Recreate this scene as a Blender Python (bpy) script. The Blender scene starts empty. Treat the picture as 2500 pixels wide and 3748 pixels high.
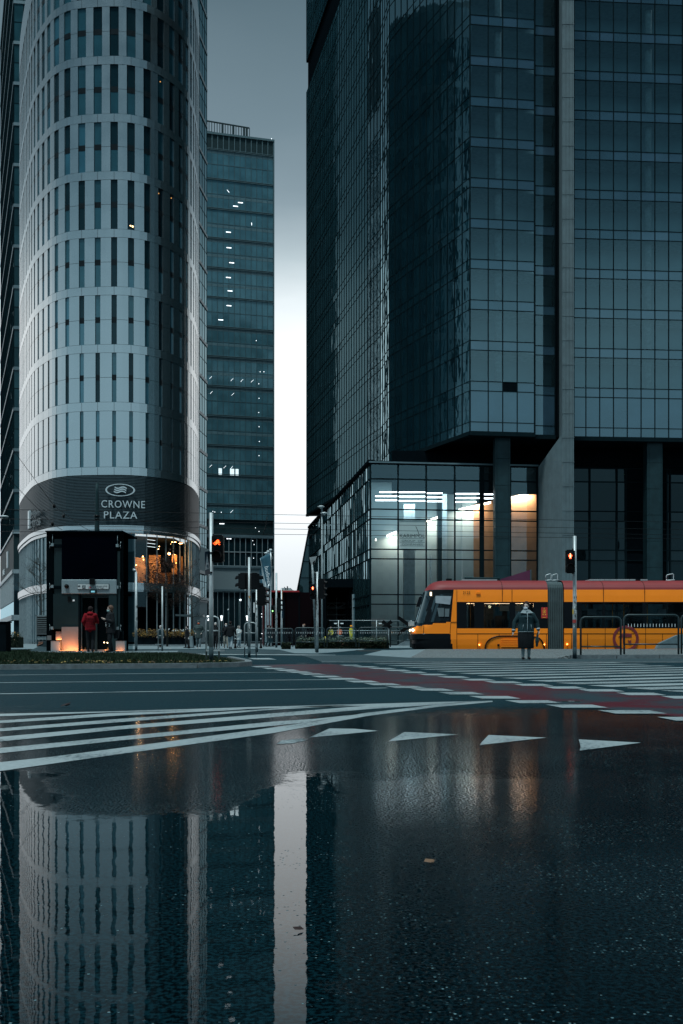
import bpy, bmesh, math, random
from mathutils import Vector, Matrix, Euler
R = math.radians
random.seed(7)
S = bpy.context.scene
COL = S.collection
F, H, CX, YH = 3800.0, 0.58, 1250.0, 2340.0     # lens in photograph pixels, eye height in metres

def wx(x, D): return (x - CX) * D / F
def wz(y, D): return H + (YH - y) * D / F
def P(x, y, D): return Vector((wx(x, D), D, wz(y, D)))
def G(x, y, z=0.0):
    D = F * (H - z) / (y - YH)
    return Vector((wx(x, D), D, z))

# ---------------------------------------------------------------- materials
MATS = {}
def nd(nt, t, **kw):
    n = nt.nodes.new(t)
    for k, v in kw.items(): setattr(n, k, v)
    return n
def mat(name, col, rough=.6, metal=0., ior=1.5, var=.15, vs=3., bump=0., bs=40., rvar=0., spec=None, emit=None, es=0., alpha=None):
    if name in MATS: return MATS[name]
    m = bpy.data.materials.new(name); m.use_nodes = True
    nt = m.node_tree; b = nt.nodes['Principled BSDF']; L = nt.links
    b.inputs['Specular IOR Level'].default_value = (0 if spec <= .05 else spec) if spec is not None else (.10 if max(col) < .06 and not metal else .4)
    b.inputs['Roughness'].default_value = rough; b.inputs['Metallic'].default_value = metal; b.inputs['IOR'].default_value = ior
    geo = nd(nt, 'ShaderNodeNewGeometry')
    n = nd(nt, 'ShaderNodeTexNoise'); n.inputs['Scale'].default_value = vs; n.inputs['Detail'].default_value = 6
    L.new(geo.outputs['Position'], n.inputs['Vector'])
    r = nd(nt, 'ShaderNodeValToRGB'); r.color_ramp.elements[0].position = .3; r.color_ramp.elements[1].position = .7
    c = Vector(col[:3])
    a = c * (1 - var); d = c * (1 + var)
    r.color_ramp.elements[0].color = (*a, 1); r.color_ramp.elements[1].color = (min(d[0], 1), min(d[1], 1), min(d[2], 1), 1)
    L.new(n.outputs['Fac'], r.inputs['Fac']); L.new(r.outputs['Color'], b.inputs['Base Color'])
    if rvar:
        mr = nd(nt, 'ShaderNodeMapRange'); mr.inputs['To Min'].default_value = max(.01, rough - rvar); mr.inputs['To Max'].default_value = min(1, rough + rvar)
        L.new(n.outputs['Fac'], mr.inputs['Value']); L.new(mr.outputs['Result'], b.inputs['Roughness'])
    if bump:
        n2 = nd(nt, 'ShaderNodeTexNoise'); n2.inputs['Scale'].default_value = bs; n2.inputs['Detail'].default_value = 4
        L.new(geo.outputs['Position'], n2.inputs['Vector'])
        bp = nd(nt, 'ShaderNodeBump'); bp.inputs['Strength'].default_value = bump; bp.inputs['Distance'].default_value = .02
        L.new(n2.outputs['Fac'], bp.inputs['Height']); L.new(bp.outputs['Normal'], b.inputs['Normal'])
    if emit:
        b.inputs['Emission Color'].default_value = (*emit, 1); b.inputs['Emission Strength'].default_value = es
    MATS[name] = m
    return m
def emitter(name, col, st): return mat(name, col, .5, emit=col, es=st, var=.02)
def glass(name, tint=(.5, .6, .62), ior=1.9, wave=.0, ws=.7, body=None, rough=.015, gt=(.62, .91, 1)):
    """body None: see-through pane; else a dark coated pane with that body colour"""
    if name in MATS: return MATS[name]
    m = bpy.data.materials.new(name); m.use_nodes = True; nt = m.node_tree; L = nt.links
    for n in list(nt.nodes): nt.nodes.remove(n)
    out = nd(nt, 'ShaderNodeOutputMaterial'); mix = nd(nt, 'ShaderNodeMixShader')
    gl = nd(nt, 'ShaderNodeBsdfGlossy'); gl.inputs['Roughness'].default_value = rough; gl.inputs['Color'].default_value = (*gt, 1)
    fr = nd(nt, 'ShaderNodeFresnel'); fr.inputs['IOR'].default_value = ior
    geo = nd(nt, 'ShaderNodeNewGeometry')
    if body is None:
        o = nd(nt, 'ShaderNodeBsdfTransparent'); o.inputs['Color'].default_value = (*tint, 1)
    else:
        o = nd(nt, 'ShaderNodeBsdfDiffuse'); n = nd(nt, 'ShaderNodeTexNoise'); n.inputs['Scale'].default_value = .35; n.inputs['Detail'].default_value = 3
        r = nd(nt, 'ShaderNodeValToRGB'); r.color_ramp.elements[0].position = .35; r.color_ramp.elements[1].position = .65
        r.color_ramp.elements[0].color = (*(Vector(body) * .82), 1); r.color_ramp.elements[1].color = (*(Vector(body) * 1.18), 1)
        L.new(geo.outputs['Position'], n.inputs['Vector']); L.new(n.outputs['Fac'], r.inputs['Fac']); L.new(r.outputs['Color'], o.inputs['Color'])
    if wave:
        n = nd(nt, 'ShaderNodeTexNoise'); n.inputs['Scale'].default_value = ws; n.inputs['Detail'].default_value = 2
        mp = nd(nt, 'ShaderNodeMapping'); mp.inputs['Scale'].default_value = (1, 1, .45)
        L.new(geo.outputs['Position'], mp.inputs['Vector']); L.new(mp.outputs['Vector'], n.inputs['Vector'])
        bp = nd(nt, 'ShaderNodeBump'); bp.inputs['Strength'].default_value = 1; bp.inputs['Distance'].default_value = wave
        L.new(n.outputs['Fac'], bp.inputs['Height']); L.new(bp.outputs['Normal'], gl.inputs['Normal'])
    L.new(fr.outputs['Fac'], mix.inputs['Fac']); L.new(o.outputs[0], mix.inputs[1]); L.new(gl.outputs[0], mix.inputs[2])
    L.new(mix.outputs[0], out.inputs['Surface'])
    MATS[name] = m
    return m

# ---------------------------------------------------------------- objects
ORG = {}
def tag(o, label=None, cat=None, group=None, kind=None):
    if label: o['label'] = label
    if cat: o['category'] = cat
    if group: o['group'] = group
    if kind: o['kind'] = kind
    return o
def thing(name, label, cat, loc=(0, 0, 0), group=None, kind=None):
    o = bpy.data.objects.new(name, None); COL.objects.link(o); o.location = loc; o.empty_display_size = .2
    ORG[o.name] = Vector(loc)
    return tag(o, label, cat, group, kind)
def copy_tree(o, parent=None):
    c = o.copy(); COL.objects.link(c)
    if parent is not None: c.parent = parent
    ORG[c.name] = ORG.get(o.name, Vector())
    for ch in list(o.children): copy_tree(ch, c)
    return c

class MB:
    def __init__(s, m=None): s.v = []; s.f = []; s.fm = []; s.mats = []; s.smooth = []; s.cur = 0; s.sm = False; s.use(m) if m else None
    def use(s, m):
        if m not in s.mats: s.mats.append(m)
        s.cur = s.mats.index(m); return s
    def face(s, *pts):
        i = len(s.v); s.v += [Vector(p) for p in pts]; s.f.append(tuple(range(i, i + len(pts)))); s.fm.append(s.cur); s.smooth.append(s.sm)
    def raw(s, vs, fs, smooth=False):
        i = len(s.v); s.v += [Vector(p) for p in vs]
        for f in fs: s.f.append(tuple(i + k for k in f)); s.fm.append(s.cur); s.smooth.append(smooth)
    def hexa(s, a, b):
        """a: 4 bottom/back pts, b: 4 matching pts"""
        s.raw(list(a) + list(b), [(3, 2, 1, 0), (4, 5, 6, 7), (0, 1, 5, 4), (1, 2, 6, 5), (2, 3, 7, 6), (3, 0, 4, 7)])
    def box(s, x0, x1, y0, y1, z0, z1):
        s.hexa([(x0, y0, z0), (x1, y0, z0), (x1, y1, z0), (x0, y1, z0)], [(x0, y0, z1), (x1, y0, z1), (x1, y1, z1), (x0, y1, z1)])
    def obox(s, c, u, v, w):
        c, u, v, w = map(Vector, (c, u, v, w))
        s.hexa([c - u - v - w, c + u - v - w, c + u + v - w, c - u + v - w], [c - u - v + w, c + u - v + w, c + u + v + w, c - u + v + w])
    def prism(s, poly, z0, z1, smooth=False):
        n = len(poly); vs = [(p[0], p[1], z0) for p in poly] + [(p[0], p[1], z1) for p in poly]
        s.raw(vs, [tuple(range(n - 1, -1, -1)), tuple(range(n, 2 * n))] + [(i, (i + 1) % n, n + (i + 1) % n, n + i) for i in range(n)], smooth)
    def extr(s, poly, off):
        """poly: 3D outline, extruded along off"""
        n = len(poly); off = Vector(off); vs = [Vector(p) for p in poly] + [Vector(p) + off for p in poly]
        s.raw(vs, [tuple(range(n - 1, -1, -1)), tuple(range(n, 2 * n))] + [(i, (i + 1) % n, n + (i + 1) % n, n + i) for i in range(n)])
    def tube(s, pts, r, n=8, caps=True):
        pts = [Vector(p) for p in pts]; rs = r if isinstance(r, (list, tuple)) else [r] * len(pts)
        rings = []; ref = None
        for i, p in enumerate(pts):
            t = (pts[min(i + 1, len(pts) - 1)] - pts[max(i - 1, 0)])
            t = t.normalized() if t.length > 1e-9 else Vector((0, 0, 1))
            if ref is None: ref = Vector((1, 0, 0)) if abs(t.x) < .9 else Vector((0, 1, 0))
            a = (ref - t * ref.dot(t)).normalized(); b = t.cross(a); ref = a
            rings.append([p + (a * math.cos(k * 2 * math.pi / n) + b * math.sin(k * 2 * math.pi / n)) * rs[i] for k in range(n)])
        vs = [q for g in rings for q in g]; fs = []
        for i in range(len(pts) - 1):
            for k in range(n): fs.append((i * n + k, i * n + (k + 1) % n, (i + 1) * n + (k + 1) % n, (i + 1) * n + k))
        s.raw(vs, fs, True)
        if caps:
            i = len(s.v) - len(vs)
            for fc in (tuple(i + k for k in range(n - 1, -1, -1)), tuple(i + (len(pts) - 1) * n + k for k in range(n))):
                s.f.append(fc); s.fm.append(s.cur); s.smooth.append(False)
    def ball(s, c, r, n=10, m=7, sc=(1, 1, 1), rot=None):
        c = Vector(c); vs = []
        for j in range(m + 1):
            th = math.pi * j / m
            for k in range(n):
                ph = 2 * math.pi * k / n
                q = Vector((math.sin(th) * math.cos(ph) * sc[0], math.sin(th) * math.sin(ph) * sc[1], math.cos(th) * sc[2])) * r
                if rot: q = rot @ q
                vs.append(c + q)
        s.raw(vs, [(j * n + k, (j + 1) * n + k, (j + 1) * n + (k + 1) % n, j * n + (k + 1) % n) for j in range(m) for k in range(n)], True)
    def cap(s, p0, p1, r0, r1, n=10, sc=None):
        """closed tapered capsule"""
        p0, p1 = Vector(p0), Vector(p1); t = (p1 - p0).normalized() if (p1 - p0).length > 1e-6 else Vector((0, 0, 1))
        pts = [p0 - t * r0 * .95, p0 - t * r0 * .7, p0, p1, p1 + t * r1 * .7, p1 + t * r1 * .95]; rs = [r0 * .3, r0 * .72, r0, r1, r1 * .72, r1 * .3]
        i = len(s.v); s.tube(pts, rs, n)
        if sc:
            c = (p0 + p1) / 2
            for k in range(i, len(s.v)):
                d = s.v[k] - c; s.v[k] = c + Vector((d.x * sc[0], d.y * sc[1], d.z * sc[2]))
    def lathe(s, prof, c=(0, 0, 0), n=16, sx=1, sy=1):
        c = Vector(c); vs = []
        for r, z in prof:
            for k in range(n): vs.append(c + Vector((r * sx * math.cos(2 * math.pi * k / n), r * sy * math.sin(2 * math.pi * k / n), z)))
        m = len(prof)
        s.raw(vs, [(j * n + k, j * n + (k + 1) % n, (j + 1) * n + (k + 1) % n, (j + 1) * n + k) for j in range(m - 1) for k in range(n)], True)
        i = len(s.v) - len(vs); s.f.append(tuple(i + k for k in range(n - 1, -1, -1))); s.fm.append(s.cur); s.smooth.append(False)
        s.f.append(tuple(i + (m - 1) * n + k for k in range(n))); s.fm.append(s.cur); s.smooth.append(False)
    def mesh(s, name, org=Vector()):
        me = bpy.data.meshes.new(name); me.from_pydata([tuple(v - org) for v in s.v], [], s.f)
        for m in s.mats: me.materials.append(m)
        me.polygons.foreach_set('material_index', s.fm); me.polygons.foreach_set('use_smooth', s.smooth); me.update()
        return me
    def build(s, name, parent=None, loc=None, fix=True, bevel=0):
        if parent is not None: org = ORG[parent.name]
        else: org = Vector(loc) if loc is not None else Vector()
        me = s.mesh(name, org)
        if fix:
            bm = bmesh.new(); bm.from_mesh(me); bmesh.ops.recalc_face_normals(bm, faces=bm.faces); bm.to_mesh(me); bm.free()
        o = bpy.data.objects.new(name, me); COL.objects.link(o); ORG[o.name] = org
        if parent is not None: o.parent = parent
        else: o.location = org
        if bevel:
            b = o.modifiers.new('b', 'BEVEL'); b.width = bevel; b.segments = 2; b.limit_method = 'ANGLE'
        return o
def evalmesh(o):
    dg = bpy.context.evaluated_depsgraph_get(); me = bpy.data.meshes.new_from_object(o.evaluated_get(dg))
    return me
def bake(o):
    me = evalmesh(o); old = o.data; o.modifiers.clear(); o.data = me; bpy.data.meshes.remove(old); return o
def blend(o, vox=.012, sm=3):
    """fuse overlapping closed volumes into one continuous surface"""
    r = o.modifiers.new('r', 'REMESH'); r.mode = 'VOXEL'; r.voxel_size = vox; r.use_smooth_shade = True
    s_ = o.modifiers.new('s', 'SMOOTH'); s_.iterations = sm; s_.factor = .5
    mts = list(o.data.materials); bake(o)
    if not o.data.materials:
        for m in mts: o.data.materials.append(m)
    return o
def text(s_, size, m, origin, ux, uz, name='lettering', parent=None, depth=.02, sx=1., align='CENTER', space=1., shear=0.):
    """writing in the plane spanned by ux (reading direction) and uz (up)"""
    cu = bpy.data.curves.new('t', 'FONT'); cu.body = s_; cu.size = size; cu.align_x = align; cu.extrude = depth / 2; cu.space_character = space; cu.resolution_u = 3
    o = bpy.data.objects.new('t', cu); COL.objects.link(o); bpy.context.view_layer.update()
    me = evalmesh(o); bpy.data.objects.remove(o)
    ux, uz = Vector(ux).normalized(), Vector(uz).normalized(); nn = ux.cross(uz)
    org = ORG[parent.name] if parent is not None else Vector(origin)
    for v in me.vertices:
        v.co = Vector(origin) - org + ux * (v.co.x * sx + v.co.y * shear) + uz * v.co.y + nn * v.co.z
    me.materials.clear(); me.materials.append(m)
    o = bpy.data.objects.new(name, me); COL.objects.link(o); ORG[o.name] = org
    if parent is not None: o.parent = parent
    else: o.location = org
    return o

# ---------------------------------------------------------------- facades
class Fac:
    def __init__(s, p0, p1, out=None):
        s.p0 = Vector((p0[0], p0[1], 0)); s.p1 = Vector((p1[0], p1[1], 0)); s.d = (s.p1 - s.p0); s.L = s.d.length; s.d.normalize()
        n = Vector((s.d.y, -s.d.x, 0)); mid = (s.p0 + s.p1) / 2
        if out is None: out = -mid
        else: out = Vector((out[0], out[1], 0))
        s.n = n if n.dot(out) > 0 else -n
    def at(s, u, z, o=0.): return s.p0 + s.d * u + s.n * o + Vector((0, 0, z))
    def bx(s, mb, u0, u1, z0, z1, o0, o1):
        mb.hexa([s.at(u0, z0, o0), s.at(u1, z0, o0), s.at(u1, z0, o1), s.at(u0, z0, o1)], [s.at(u0, z1, o0), s.at(u1, z1, o0), s.at(u1, z1, o1), s.at(u0, z1, o1)])
    def ux(s, x):
        """u where the facade crosses photograph column x"""
        k = (x - CX) / F
        return (k * s.p0.y - s.p0.x) / (s.d.x - k * s.d.y)
class Panes:
    def __init__(s): s.L = []
    def add(s, pts, m, extra=None): s.L.append(([Vector(p) for p in pts], m, extra))
    def area(s, pts):
        q = [((p.x / p.y) * F + CX, YH - (p.z - H) / p.y * F) for p in pts if p.y > 1]
        if len(q) < 3: return 0
        x0, x1 = min(a[0] for a in q), max(a[0] for a in q); y0, y1 = min(a[1] for a in q), max(a[1] for a in q)
        return max(0, min(x1, 2500) - max(x0, 0)) * max(0, min(y1, 3748) - max(y0, 0))
    def finish(s, parent, name='window', n=100, hidden=None):
        L = sorted(s.L, key=lambda e: -(s.area(e[0]) * (0 if hidden and hidden(e[0]) else 1)))
        for pts, m, ex in L[:n]:
            b = MB(m); b.face(*pts)
            if ex: ex(b)
            b.build(name, parent, fix=False)
        if L[n:]:
            b = MB()
            for pts, m, ex in L[n:]:
                b.use(m); b.face(*pts)
                if ex: ex(b)
            tag(b.build(name, parent, fix=False), kind='stuff')
def curtain(fc, frame, panes, us, zs, pm, mw=.07, mh=.07, dep=.12, tilt=.006, prow=.02, rnd=None):
    rnd = rnd or random
    for i in range(len(us) - 1):
        for j in range(len(zs) - 1):
            m = pm(i, j)
            if m is None: continue
            a = rnd.uniform(-1, 1) * tilt; b = rnd.uniform(-1, 1) * tilt
            u0, u1, z0, z1 = us[i], us[i + 1], zs[j], zs[j + 1]
            pts = [fc.at(u0, z0, a + b), fc.at(u1, z0, -a + b), fc.at(u1, z1, -a - b), fc.at(u0, z1, a - b)]
            if (pts[1] - pts[0]).cross(pts[2] - pts[0]).dot(fc.n) < 0: pts.reverse()
            panes.add(pts, m)
    for u in us: fc.bx(frame, u - mw / 2, u + mw / 2, zs[0] - mh / 2, zs[-1] + mh / 2, -.05, dep)
    for z in zs: fc.bx(frame, us[0], us[-1], z - mh / 2, z + mh / 2, -.04, dep - prow)
# ================================================================ camera, sky, light
cam = bpy.data.cameras.new('camera'); cam_o = bpy.data.objects.new('camera', cam); COL.objects.link(cam_o); S.camera = cam_o
cam_o.location = (0, 0, H); cam_o.rotation_euler = (R(90), 0, 0)
cam.sensor_fit = 'HORIZONTAL'; cam.sensor_width = 36; cam.lens = 36 * F / 2500; cam.shift_y = (YH - 1874) / 2500; cam.clip_end = 4000; cam.clip_start = .05
S.view_settings.view_transform = 'Standard'; S.view_settings.look = 'None'; S.view_settings.exposure = 0; S.view_settings.gamma = 1
S.cycles.max_bounces = 7; S.cycles.transparent_max_bounces = 12; S.cycles.sample_clamp_indirect = 4; S.cycles.caustics_reflective = False; S.cycles.caustics_refractive = False

SUN_EL, SUN_AZ = 68, 205
W = bpy.data.worlds.new('World'); S.world = W; W.use_nodes = True; nt = W.node_tree; L = nt.links
bg = nt.nodes['Background']
tc = nd(nt, 'ShaderNodeTexCoord'); sp = nd(nt, 'ShaderNodeSeparateXYZ'); L.new(tc.outputs['Generated'], sp.inputs[0])
nz = nd(nt, 'ShaderNodeTexNoise'); nz.inputs['Scale'].default_value = 2.2; nz.inputs['Detail'].default_value = 5; nz.inputs['Roughness'].default_value = .5
mp = nd(nt, 'ShaderNodeMapping'); mp.inputs['Scale'].default_value = (1, 1, 3.2); L.new(tc.outputs['Generated'], mp.inputs['Vector']); L.new(mp.outputs['Vector'], nz.inputs['Vector'])
ad = nd(nt, 'ShaderNodeMath', operation='MULTIPLY_ADD'); ad.inputs[1].default_value = .10; L.new(nz.outputs['Fac'], ad.inputs[0])
sb = nd(nt, 'ShaderNodeMath', operation='SUBTRACT'); sb.inputs[1].default_value = .05; L.new(sp.outputs['Z'], sb.inputs[0]); L.new(sb.outputs[0], ad.inputs[2])
rp = nd(nt, 'ShaderNodeValToRGB'); cr = rp.color_ramp
stops = [(0, (.70, .74, .78)), (.05, (.80, .85, .89)), (.12, (1.0, 1.05, 1.08)), (.27, (1.12, 1.15, 1.15)), (.312, (.84, .92, .95)), (.345, (.52, .62, .66)), (.39, (.27, .355, .40)), (.44, (.172, .247, .288)), (.53, (.098, .156, .186)), (.62, (.095, .15, .18)), (.72, (.16, .22, .25)), (.86, (.60, .92, 1.0)), (1, (.76, 1.0, 1.0))]
cr.elements[0].position = 0; cr.elements[0].color = (*stops[0][1], 1); cr.elements[1].position = 1; cr.elements[1].color = (*stops[-1][1], 1)
for p_, c_ in stops[1:-1]:
    e = cr.elements.new(p_); e.color = (*c_, 1)
L.new(ad.outputs[0], rp.inputs['Fac'])
sky = nd(nt, 'ShaderNodeTexSky'); sky.sky_type = 'NISHITA'; sky.sun_disc = False; sky.sun_elevation = R(SUN_EL); sky.sun_rotation = R(SUN_AZ)
ms = nd(nt, 'ShaderNodeVectorMath', operation='SCALE'); ms.inputs['Scale'].default_value = .006; L.new(sky.outputs[0], ms.inputs[0])
va = nd(nt, 'ShaderNodeVectorMath', operation='ADD'); L.new(rp.outputs['Color'], va.inputs[0]); L.new(ms.outputs[0], va.inputs[1])
dmr = nd(nt, 'ShaderNodeMapRange'); dmr.interpolation_type = 'SMOOTHSTEP'; dmr.inputs['From Min'].default_value = -.35; dmr.inputs['From Max'].default_value = .75; L.new(sp.outputs['Y'], dmr.inputs['Value'])
zmr = nd(nt, 'ShaderNodeMapRange'); zmr.inputs['From Min'].default_value = .7; zmr.inputs['From Max'].default_value = .88; L.new(sp.outputs['Z'], zmr.inputs['Value'])
mxx = nd(nt, 'ShaderNodeMath', operation='MAXIMUM'); L.new(dmr.outputs['Result'], mxx.inputs[0]); L.new(zmr.outputs['Result'], mxx.inputs[1])
dmx = nd(nt, 'ShaderNodeMix'); dmx.data_type = 'RGBA'; dmx.inputs[6].default_value = (.44, .63, .72, 1); dmx.inputs[7].default_value = (1, 1, 1, 1); L.new(mxx.outputs[0], dmx.inputs[0])
vm = nd(nt, 'ShaderNodeVectorMath', operation='MULTIPLY'); L.new(va.outputs[0], vm.inputs[0]); L.new(dmx.outputs[2], vm.inputs[1])
L.new(vm.outputs[0], bg.inputs['Color']); bg.inputs['Strength'].default_value = 1.0
su = bpy.data.lights.new('sun', 'SUN'); su.energy = 3.3; su.angle = R(11); su.color = (.86, .98, 1)
suo = bpy.data.objects.new('sun', su); COL.objects.link(suo)
az = R(SUN_AZ); dv = Vector((math.sin(az) * math.cos(R(SUN_EL)), math.cos(az) * math.cos(R(SUN_EL)), math.sin(R(SUN_EL))))
suo.rotation_euler = dv.to_track_quat('Z', 'Y').to_euler(); suo.location = (0, 0, 60)

# ================================================================ ground
def asphalt():
    m = bpy.data.materials.new('wet_asphalt'); m.use_nodes = True; nt = m.node_tree; L = nt.links; b = nt.nodes['Principled BSDF']
    geo = nd(nt, 'ShaderNodeNewGeometry'); sp = nd(nt, 'ShaderNodeSeparateXYZ'); L.new(geo.outputs['Position'], sp.inputs[0])
    def noise(sc, det=4, vec=None, dist=0):
        n = nd(nt, 'ShaderNodeTexNoise'); n.inputs['Scale'].default_value = sc; n.inputs['Detail'].default_value = det; n.inputs['Distortion'].default_value = dist
        L.new(vec or geo.outputs['Position'], n.inputs['Vector']); return n.outputs['Fac']
    def math_(op, a, b_=None, c=None, clamp=False):
        n = nd(nt, 'ShaderNodeMath', operation=op); n.use_clamp = clamp
        for i, v in enumerate((a, b_, c)):
            if v is None: continue
            if isinstance(v, (int, float)): n.inputs[i].default_value = v
            else: L.new(v, n.inputs[i])
        return n.outputs[0]
    def mr(v, a, b_, c, d, smooth=True):
        n = nd(nt, 'ShaderNodeMapRange'); n.interpolation_type = 'SMOOTHSTEP' if smooth else 'LINEAR'
        L.new(v, n.inputs['Value'])
        for k, x in zip(('From Min', 'From Max', 'To Min', 'To Max'), (a, b_, c, d)):
            if isinstance(x, (int, float)): n.inputs[k].default_value = x
            else: L.new(x, n.inputs[k])
        return n.outputs['Result']
    def mixf(f, a, b_):
        n = nd(nt, 'ShaderNodeMix'); n.data_type = 'FLOAT'; L.new(f, n.inputs[0])
        for i, v in ((2, a), (3, b_)):
            if isinstance(v, (int, float)): n.inputs[i].default_value = v
            else: L.new(v, n.inputs[i])
        return n.outputs[0]
    def mixc(f, a, b_):
        n = nd(nt, 'ShaderNodeMix'); n.data_type = 'RGBA'; L.new(f, n.inputs[0])
        for i, v in ((6, a), (7, b_)):
            if isinstance(v, tuple): n.inputs[i].default_value = (*v, 1)
            else: L.new(v, n.inputs[i])
        return n.outputs[2]
    big = noise(.9, 3); mid = noise(5, 4)
    yy = math_('ADD', sp.outputs['Y'], math_('MULTIPLY_ADD', big, 2.4, -1.2))
    yy2 = math_('ADD', yy, math_('MULTIPLY_ADD', mid, .8, -.4))
    yy2 = math_('ADD', yy2, math_('MULTIPLY', sp.outputs['X'], -.12))
    yw = math_('ADD', yy2, math_('MULTIPLY_ADD', noise(12, 5), 1.6, -.8)); wet = mr(yw, 7.6, 9.4, 1, 0)                       # wet film
    
    yb = math_('MAXIMUM', mr(sp.outputs['X'], -1.3, -.85, 4.5, 3.45), mr(sp.outputs['X'], -.42, -.2, 3.45, 4.4))
    yn = math_('ADD', sp.outputs['Y'], math_('ADD', math_('MULTIPLY_ADD', noise(3.2, 5), 1.1, -.55), math_('MULTIPLY_ADD', noise(26, 4), .5, -.25)))
    pud = mr(math_('SUBTRACT', yn, yb), -.12, .12, 1, 0)
    zone = mr(yn, 5.2, 6.6, 1, .17)
    grit = mr(math_('ADD', sp.outputs['X'], math_('MULTIPLY_ADD', noise(9, 4), .14, -.07)), -.05, .04, 0, 1)
    pud = math_('MULTIPLY', pud, math_('MULTIPLY_ADD', grit, -.75, 1))                        # standing water
    fine = noise(160, 3); grain = noise(420, 2)
    dry = mixc(fine, (.0015, .011, .0165), (.008, .030, .039))
    patch = noise(.35, 5)
    dry = mixc(mr(patch, .35, .7, 0, .5), dry, (.008, .018, .023))
    coarse = mr(noise(95, 5), .42, .60, 0, 1); wetc = mixc(coarse, (.0002, .0015, .0022), mixc(grit, (.0018, .012, .017), (.0012, .0075, .011)))
    mps = nd(nt, 'ShaderNodeMapping'); mps.inputs['Rotation'].default_value = (0, 0, R(-16)); mps.inputs['Scale'].default_value = (.12, 1.7, 1); L.new(geo.outputs['Position'], mps.inputs['Vector'])
    streak = mr(noise(1.0, 4, mps.outputs['Vector']), .42, .66, 0, .55); dry = mixc(streak, dry, (.004, .017, .024))
    stone = mr(noise(60, 6), .52, .64, 0, .5); dry = mixc(stone, dry, (.024, .060, .072))
    base = mixc(wet, dry, wetc)
    vo = nd(nt, 'ShaderNodeTexVoronoi'); vo.inputs['Scale'].default_value = 130; L.new(geo.outputs['Position'], vo.inputs['Vector'])
    sc_ = nd(nt, 'ShaderNodeSeparateColor'); L.new(vo.outputs['Color'], sc_.inputs[0])
    area = mr(noise(1.7, 4), .38, .62, .0, 1.0)
    right = math_('MAXIMUM', mr(sp.outputs['X'], -.25, .35, .12, 1.0), mr(math_('SUBTRACT', yn, yb), -.1, .15, 0, .9))
    thr = math_('MULTIPLY_ADD', math_('MULTIPLY', area, right), -.42, 1.0)
    rnd = math_('GREATER_THAN', sc_.outputs[0], thr)
    near = mr(vo.outputs['Distance'], .28, .36, 1, 0)
    speck = math_('MULTIPLY', math_('MULTIPLY', rnd, near), wet)
    base = mixc(speck, base, mixc(mr(sc_.outputs[1], .55, 1.0, 0, 1), (.010, .032, .040), (.085, .16, .18)))
    film = mr(noise(120, 4), .44, .56, 0, 1); film = math_('MAXIMUM', film, math_('MULTIPLY', pud, .93))
    rough = mixf(wet, mixf(fine, .55, .8), mixf(pud, mixf(film, .55, mixf(mid, .05, .10)), .008))
    rough = mixf(speck, rough, .45)
    L.new(base, b.inputs['Base Color']); L.new(rough, b.inputs['Roughness'])
    b.inputs['IOR'].default_value = 1.36
    L.new(mixf(wet, .06, mixf(pud, math_('MULTIPLY', math_('MULTIPLY', zone, mixf(film, .03, 1)), mixf(grit, .16, .11)), .20)), b.inputs['Specular IOR Level'])
    b.inputs['Specular Tint'].default_value = (.62, .88, 1, 1)
    hgt = math_('ADD', math_('MULTIPLY', fine, mixf(wet, .006, mixf(pud, .00010, .000008))), math_('MULTIPLY', grain, mixf(wet, .003, mixf(pud, .00004, .0))))
    mp = nd(nt, 'ShaderNodeMapping'); mp.inputs['Scale'].default_value = (1.0, .6, 1); L.new(geo.outputs['Position'], mp.inputs['Vector'])
    rip = noise(14, 2, mp.outputs['Vector'])
    hgt = math_('ADD', hgt, math_('MULTIPLY', rip, mixf(pud, .00005, .00017)))
    hgt = math_('ADD', hgt, math_('MULTIPLY', speck, .0012))
    bp = nd(nt, 'ShaderNodeBump'); bp.inputs['Distance'].default_value = 1; bp.inputs['Strength'].default_value = 1; L.new(hgt, bp.inputs['Height']); L.new(bp.outputs['Normal'], b.inputs['Normal'])
    return m
M_ASPH = asphalt()
def paintmat(name, col, wear=.35, under=(.012, .030, .038), patch=.55):
    m = mat(name, col, .5, var=0.12, vs=30); nt = m.node_tree; L = nt.links; b = nt.nodes['Principled BSDF']
    src = b.inputs['Base Color'].links[0].from_socket
    geo = nd(nt, 'ShaderNodeNewGeometry'); n = nd(nt, 'ShaderNodeTexNoise'); n.inputs['Scale'].default_value = 38; n.inputs['Detail'].default_value = 8; n.inputs['Roughness'].default_value = .7
    L.new(geo.outputs['Position'], n.inputs['Vector'])
    mr = nd(nt, 'ShaderNodeMapRange'); mr.inputs['From Min'].default_value = wear - .06; mr.inputs['From Max'].default_value = wear + .06; nl = nd(nt, 'ShaderNodeTexNoise'); nl.inputs['Scale'].default_value = 1.4; nl.inputs['Detail'].default_value = 5; L.new(geo.outputs['Position'], nl.inputs['Vector'])
    ma = nd(nt, 'ShaderNodeMath', operation='MULTIPLY_ADD'); ma.inputs[1].default_value = patch; ma.inputs[2].default_value = -.5 * patch; L.new(nl.outputs['Fac'], ma.inputs[0])
    mb_ = nd(nt, 'ShaderNodeMath', operation='ADD'); L.new(n.outputs['Fac'], mb_.inputs[0]); L.new(ma.outputs[0], mb_.inputs[1]); L.new(mb_.outputs[0], mr.inputs['Value'])
    mx = nd(nt, 'ShaderNodeMix'); mx.data_type = 'RGBA'; mx.inputs[6].default_value = (*under, 1); L.new(mr.outputs['Result'], mx.inputs[0]); L.new(src, mx.inputs[7]); L.new(mx.outputs[2], b.inputs['Base Color'])
    bp = nd(nt, 'ShaderNodeBump'); bp.inputs['Strength'].default_value = .4; bp.inputs['Distance'].default_value = .004; L.new(n.outputs['Fac'], bp.inputs['Height']); L.new(bp.outputs['Normal'], b.inputs['Normal'])
    return m
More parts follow.
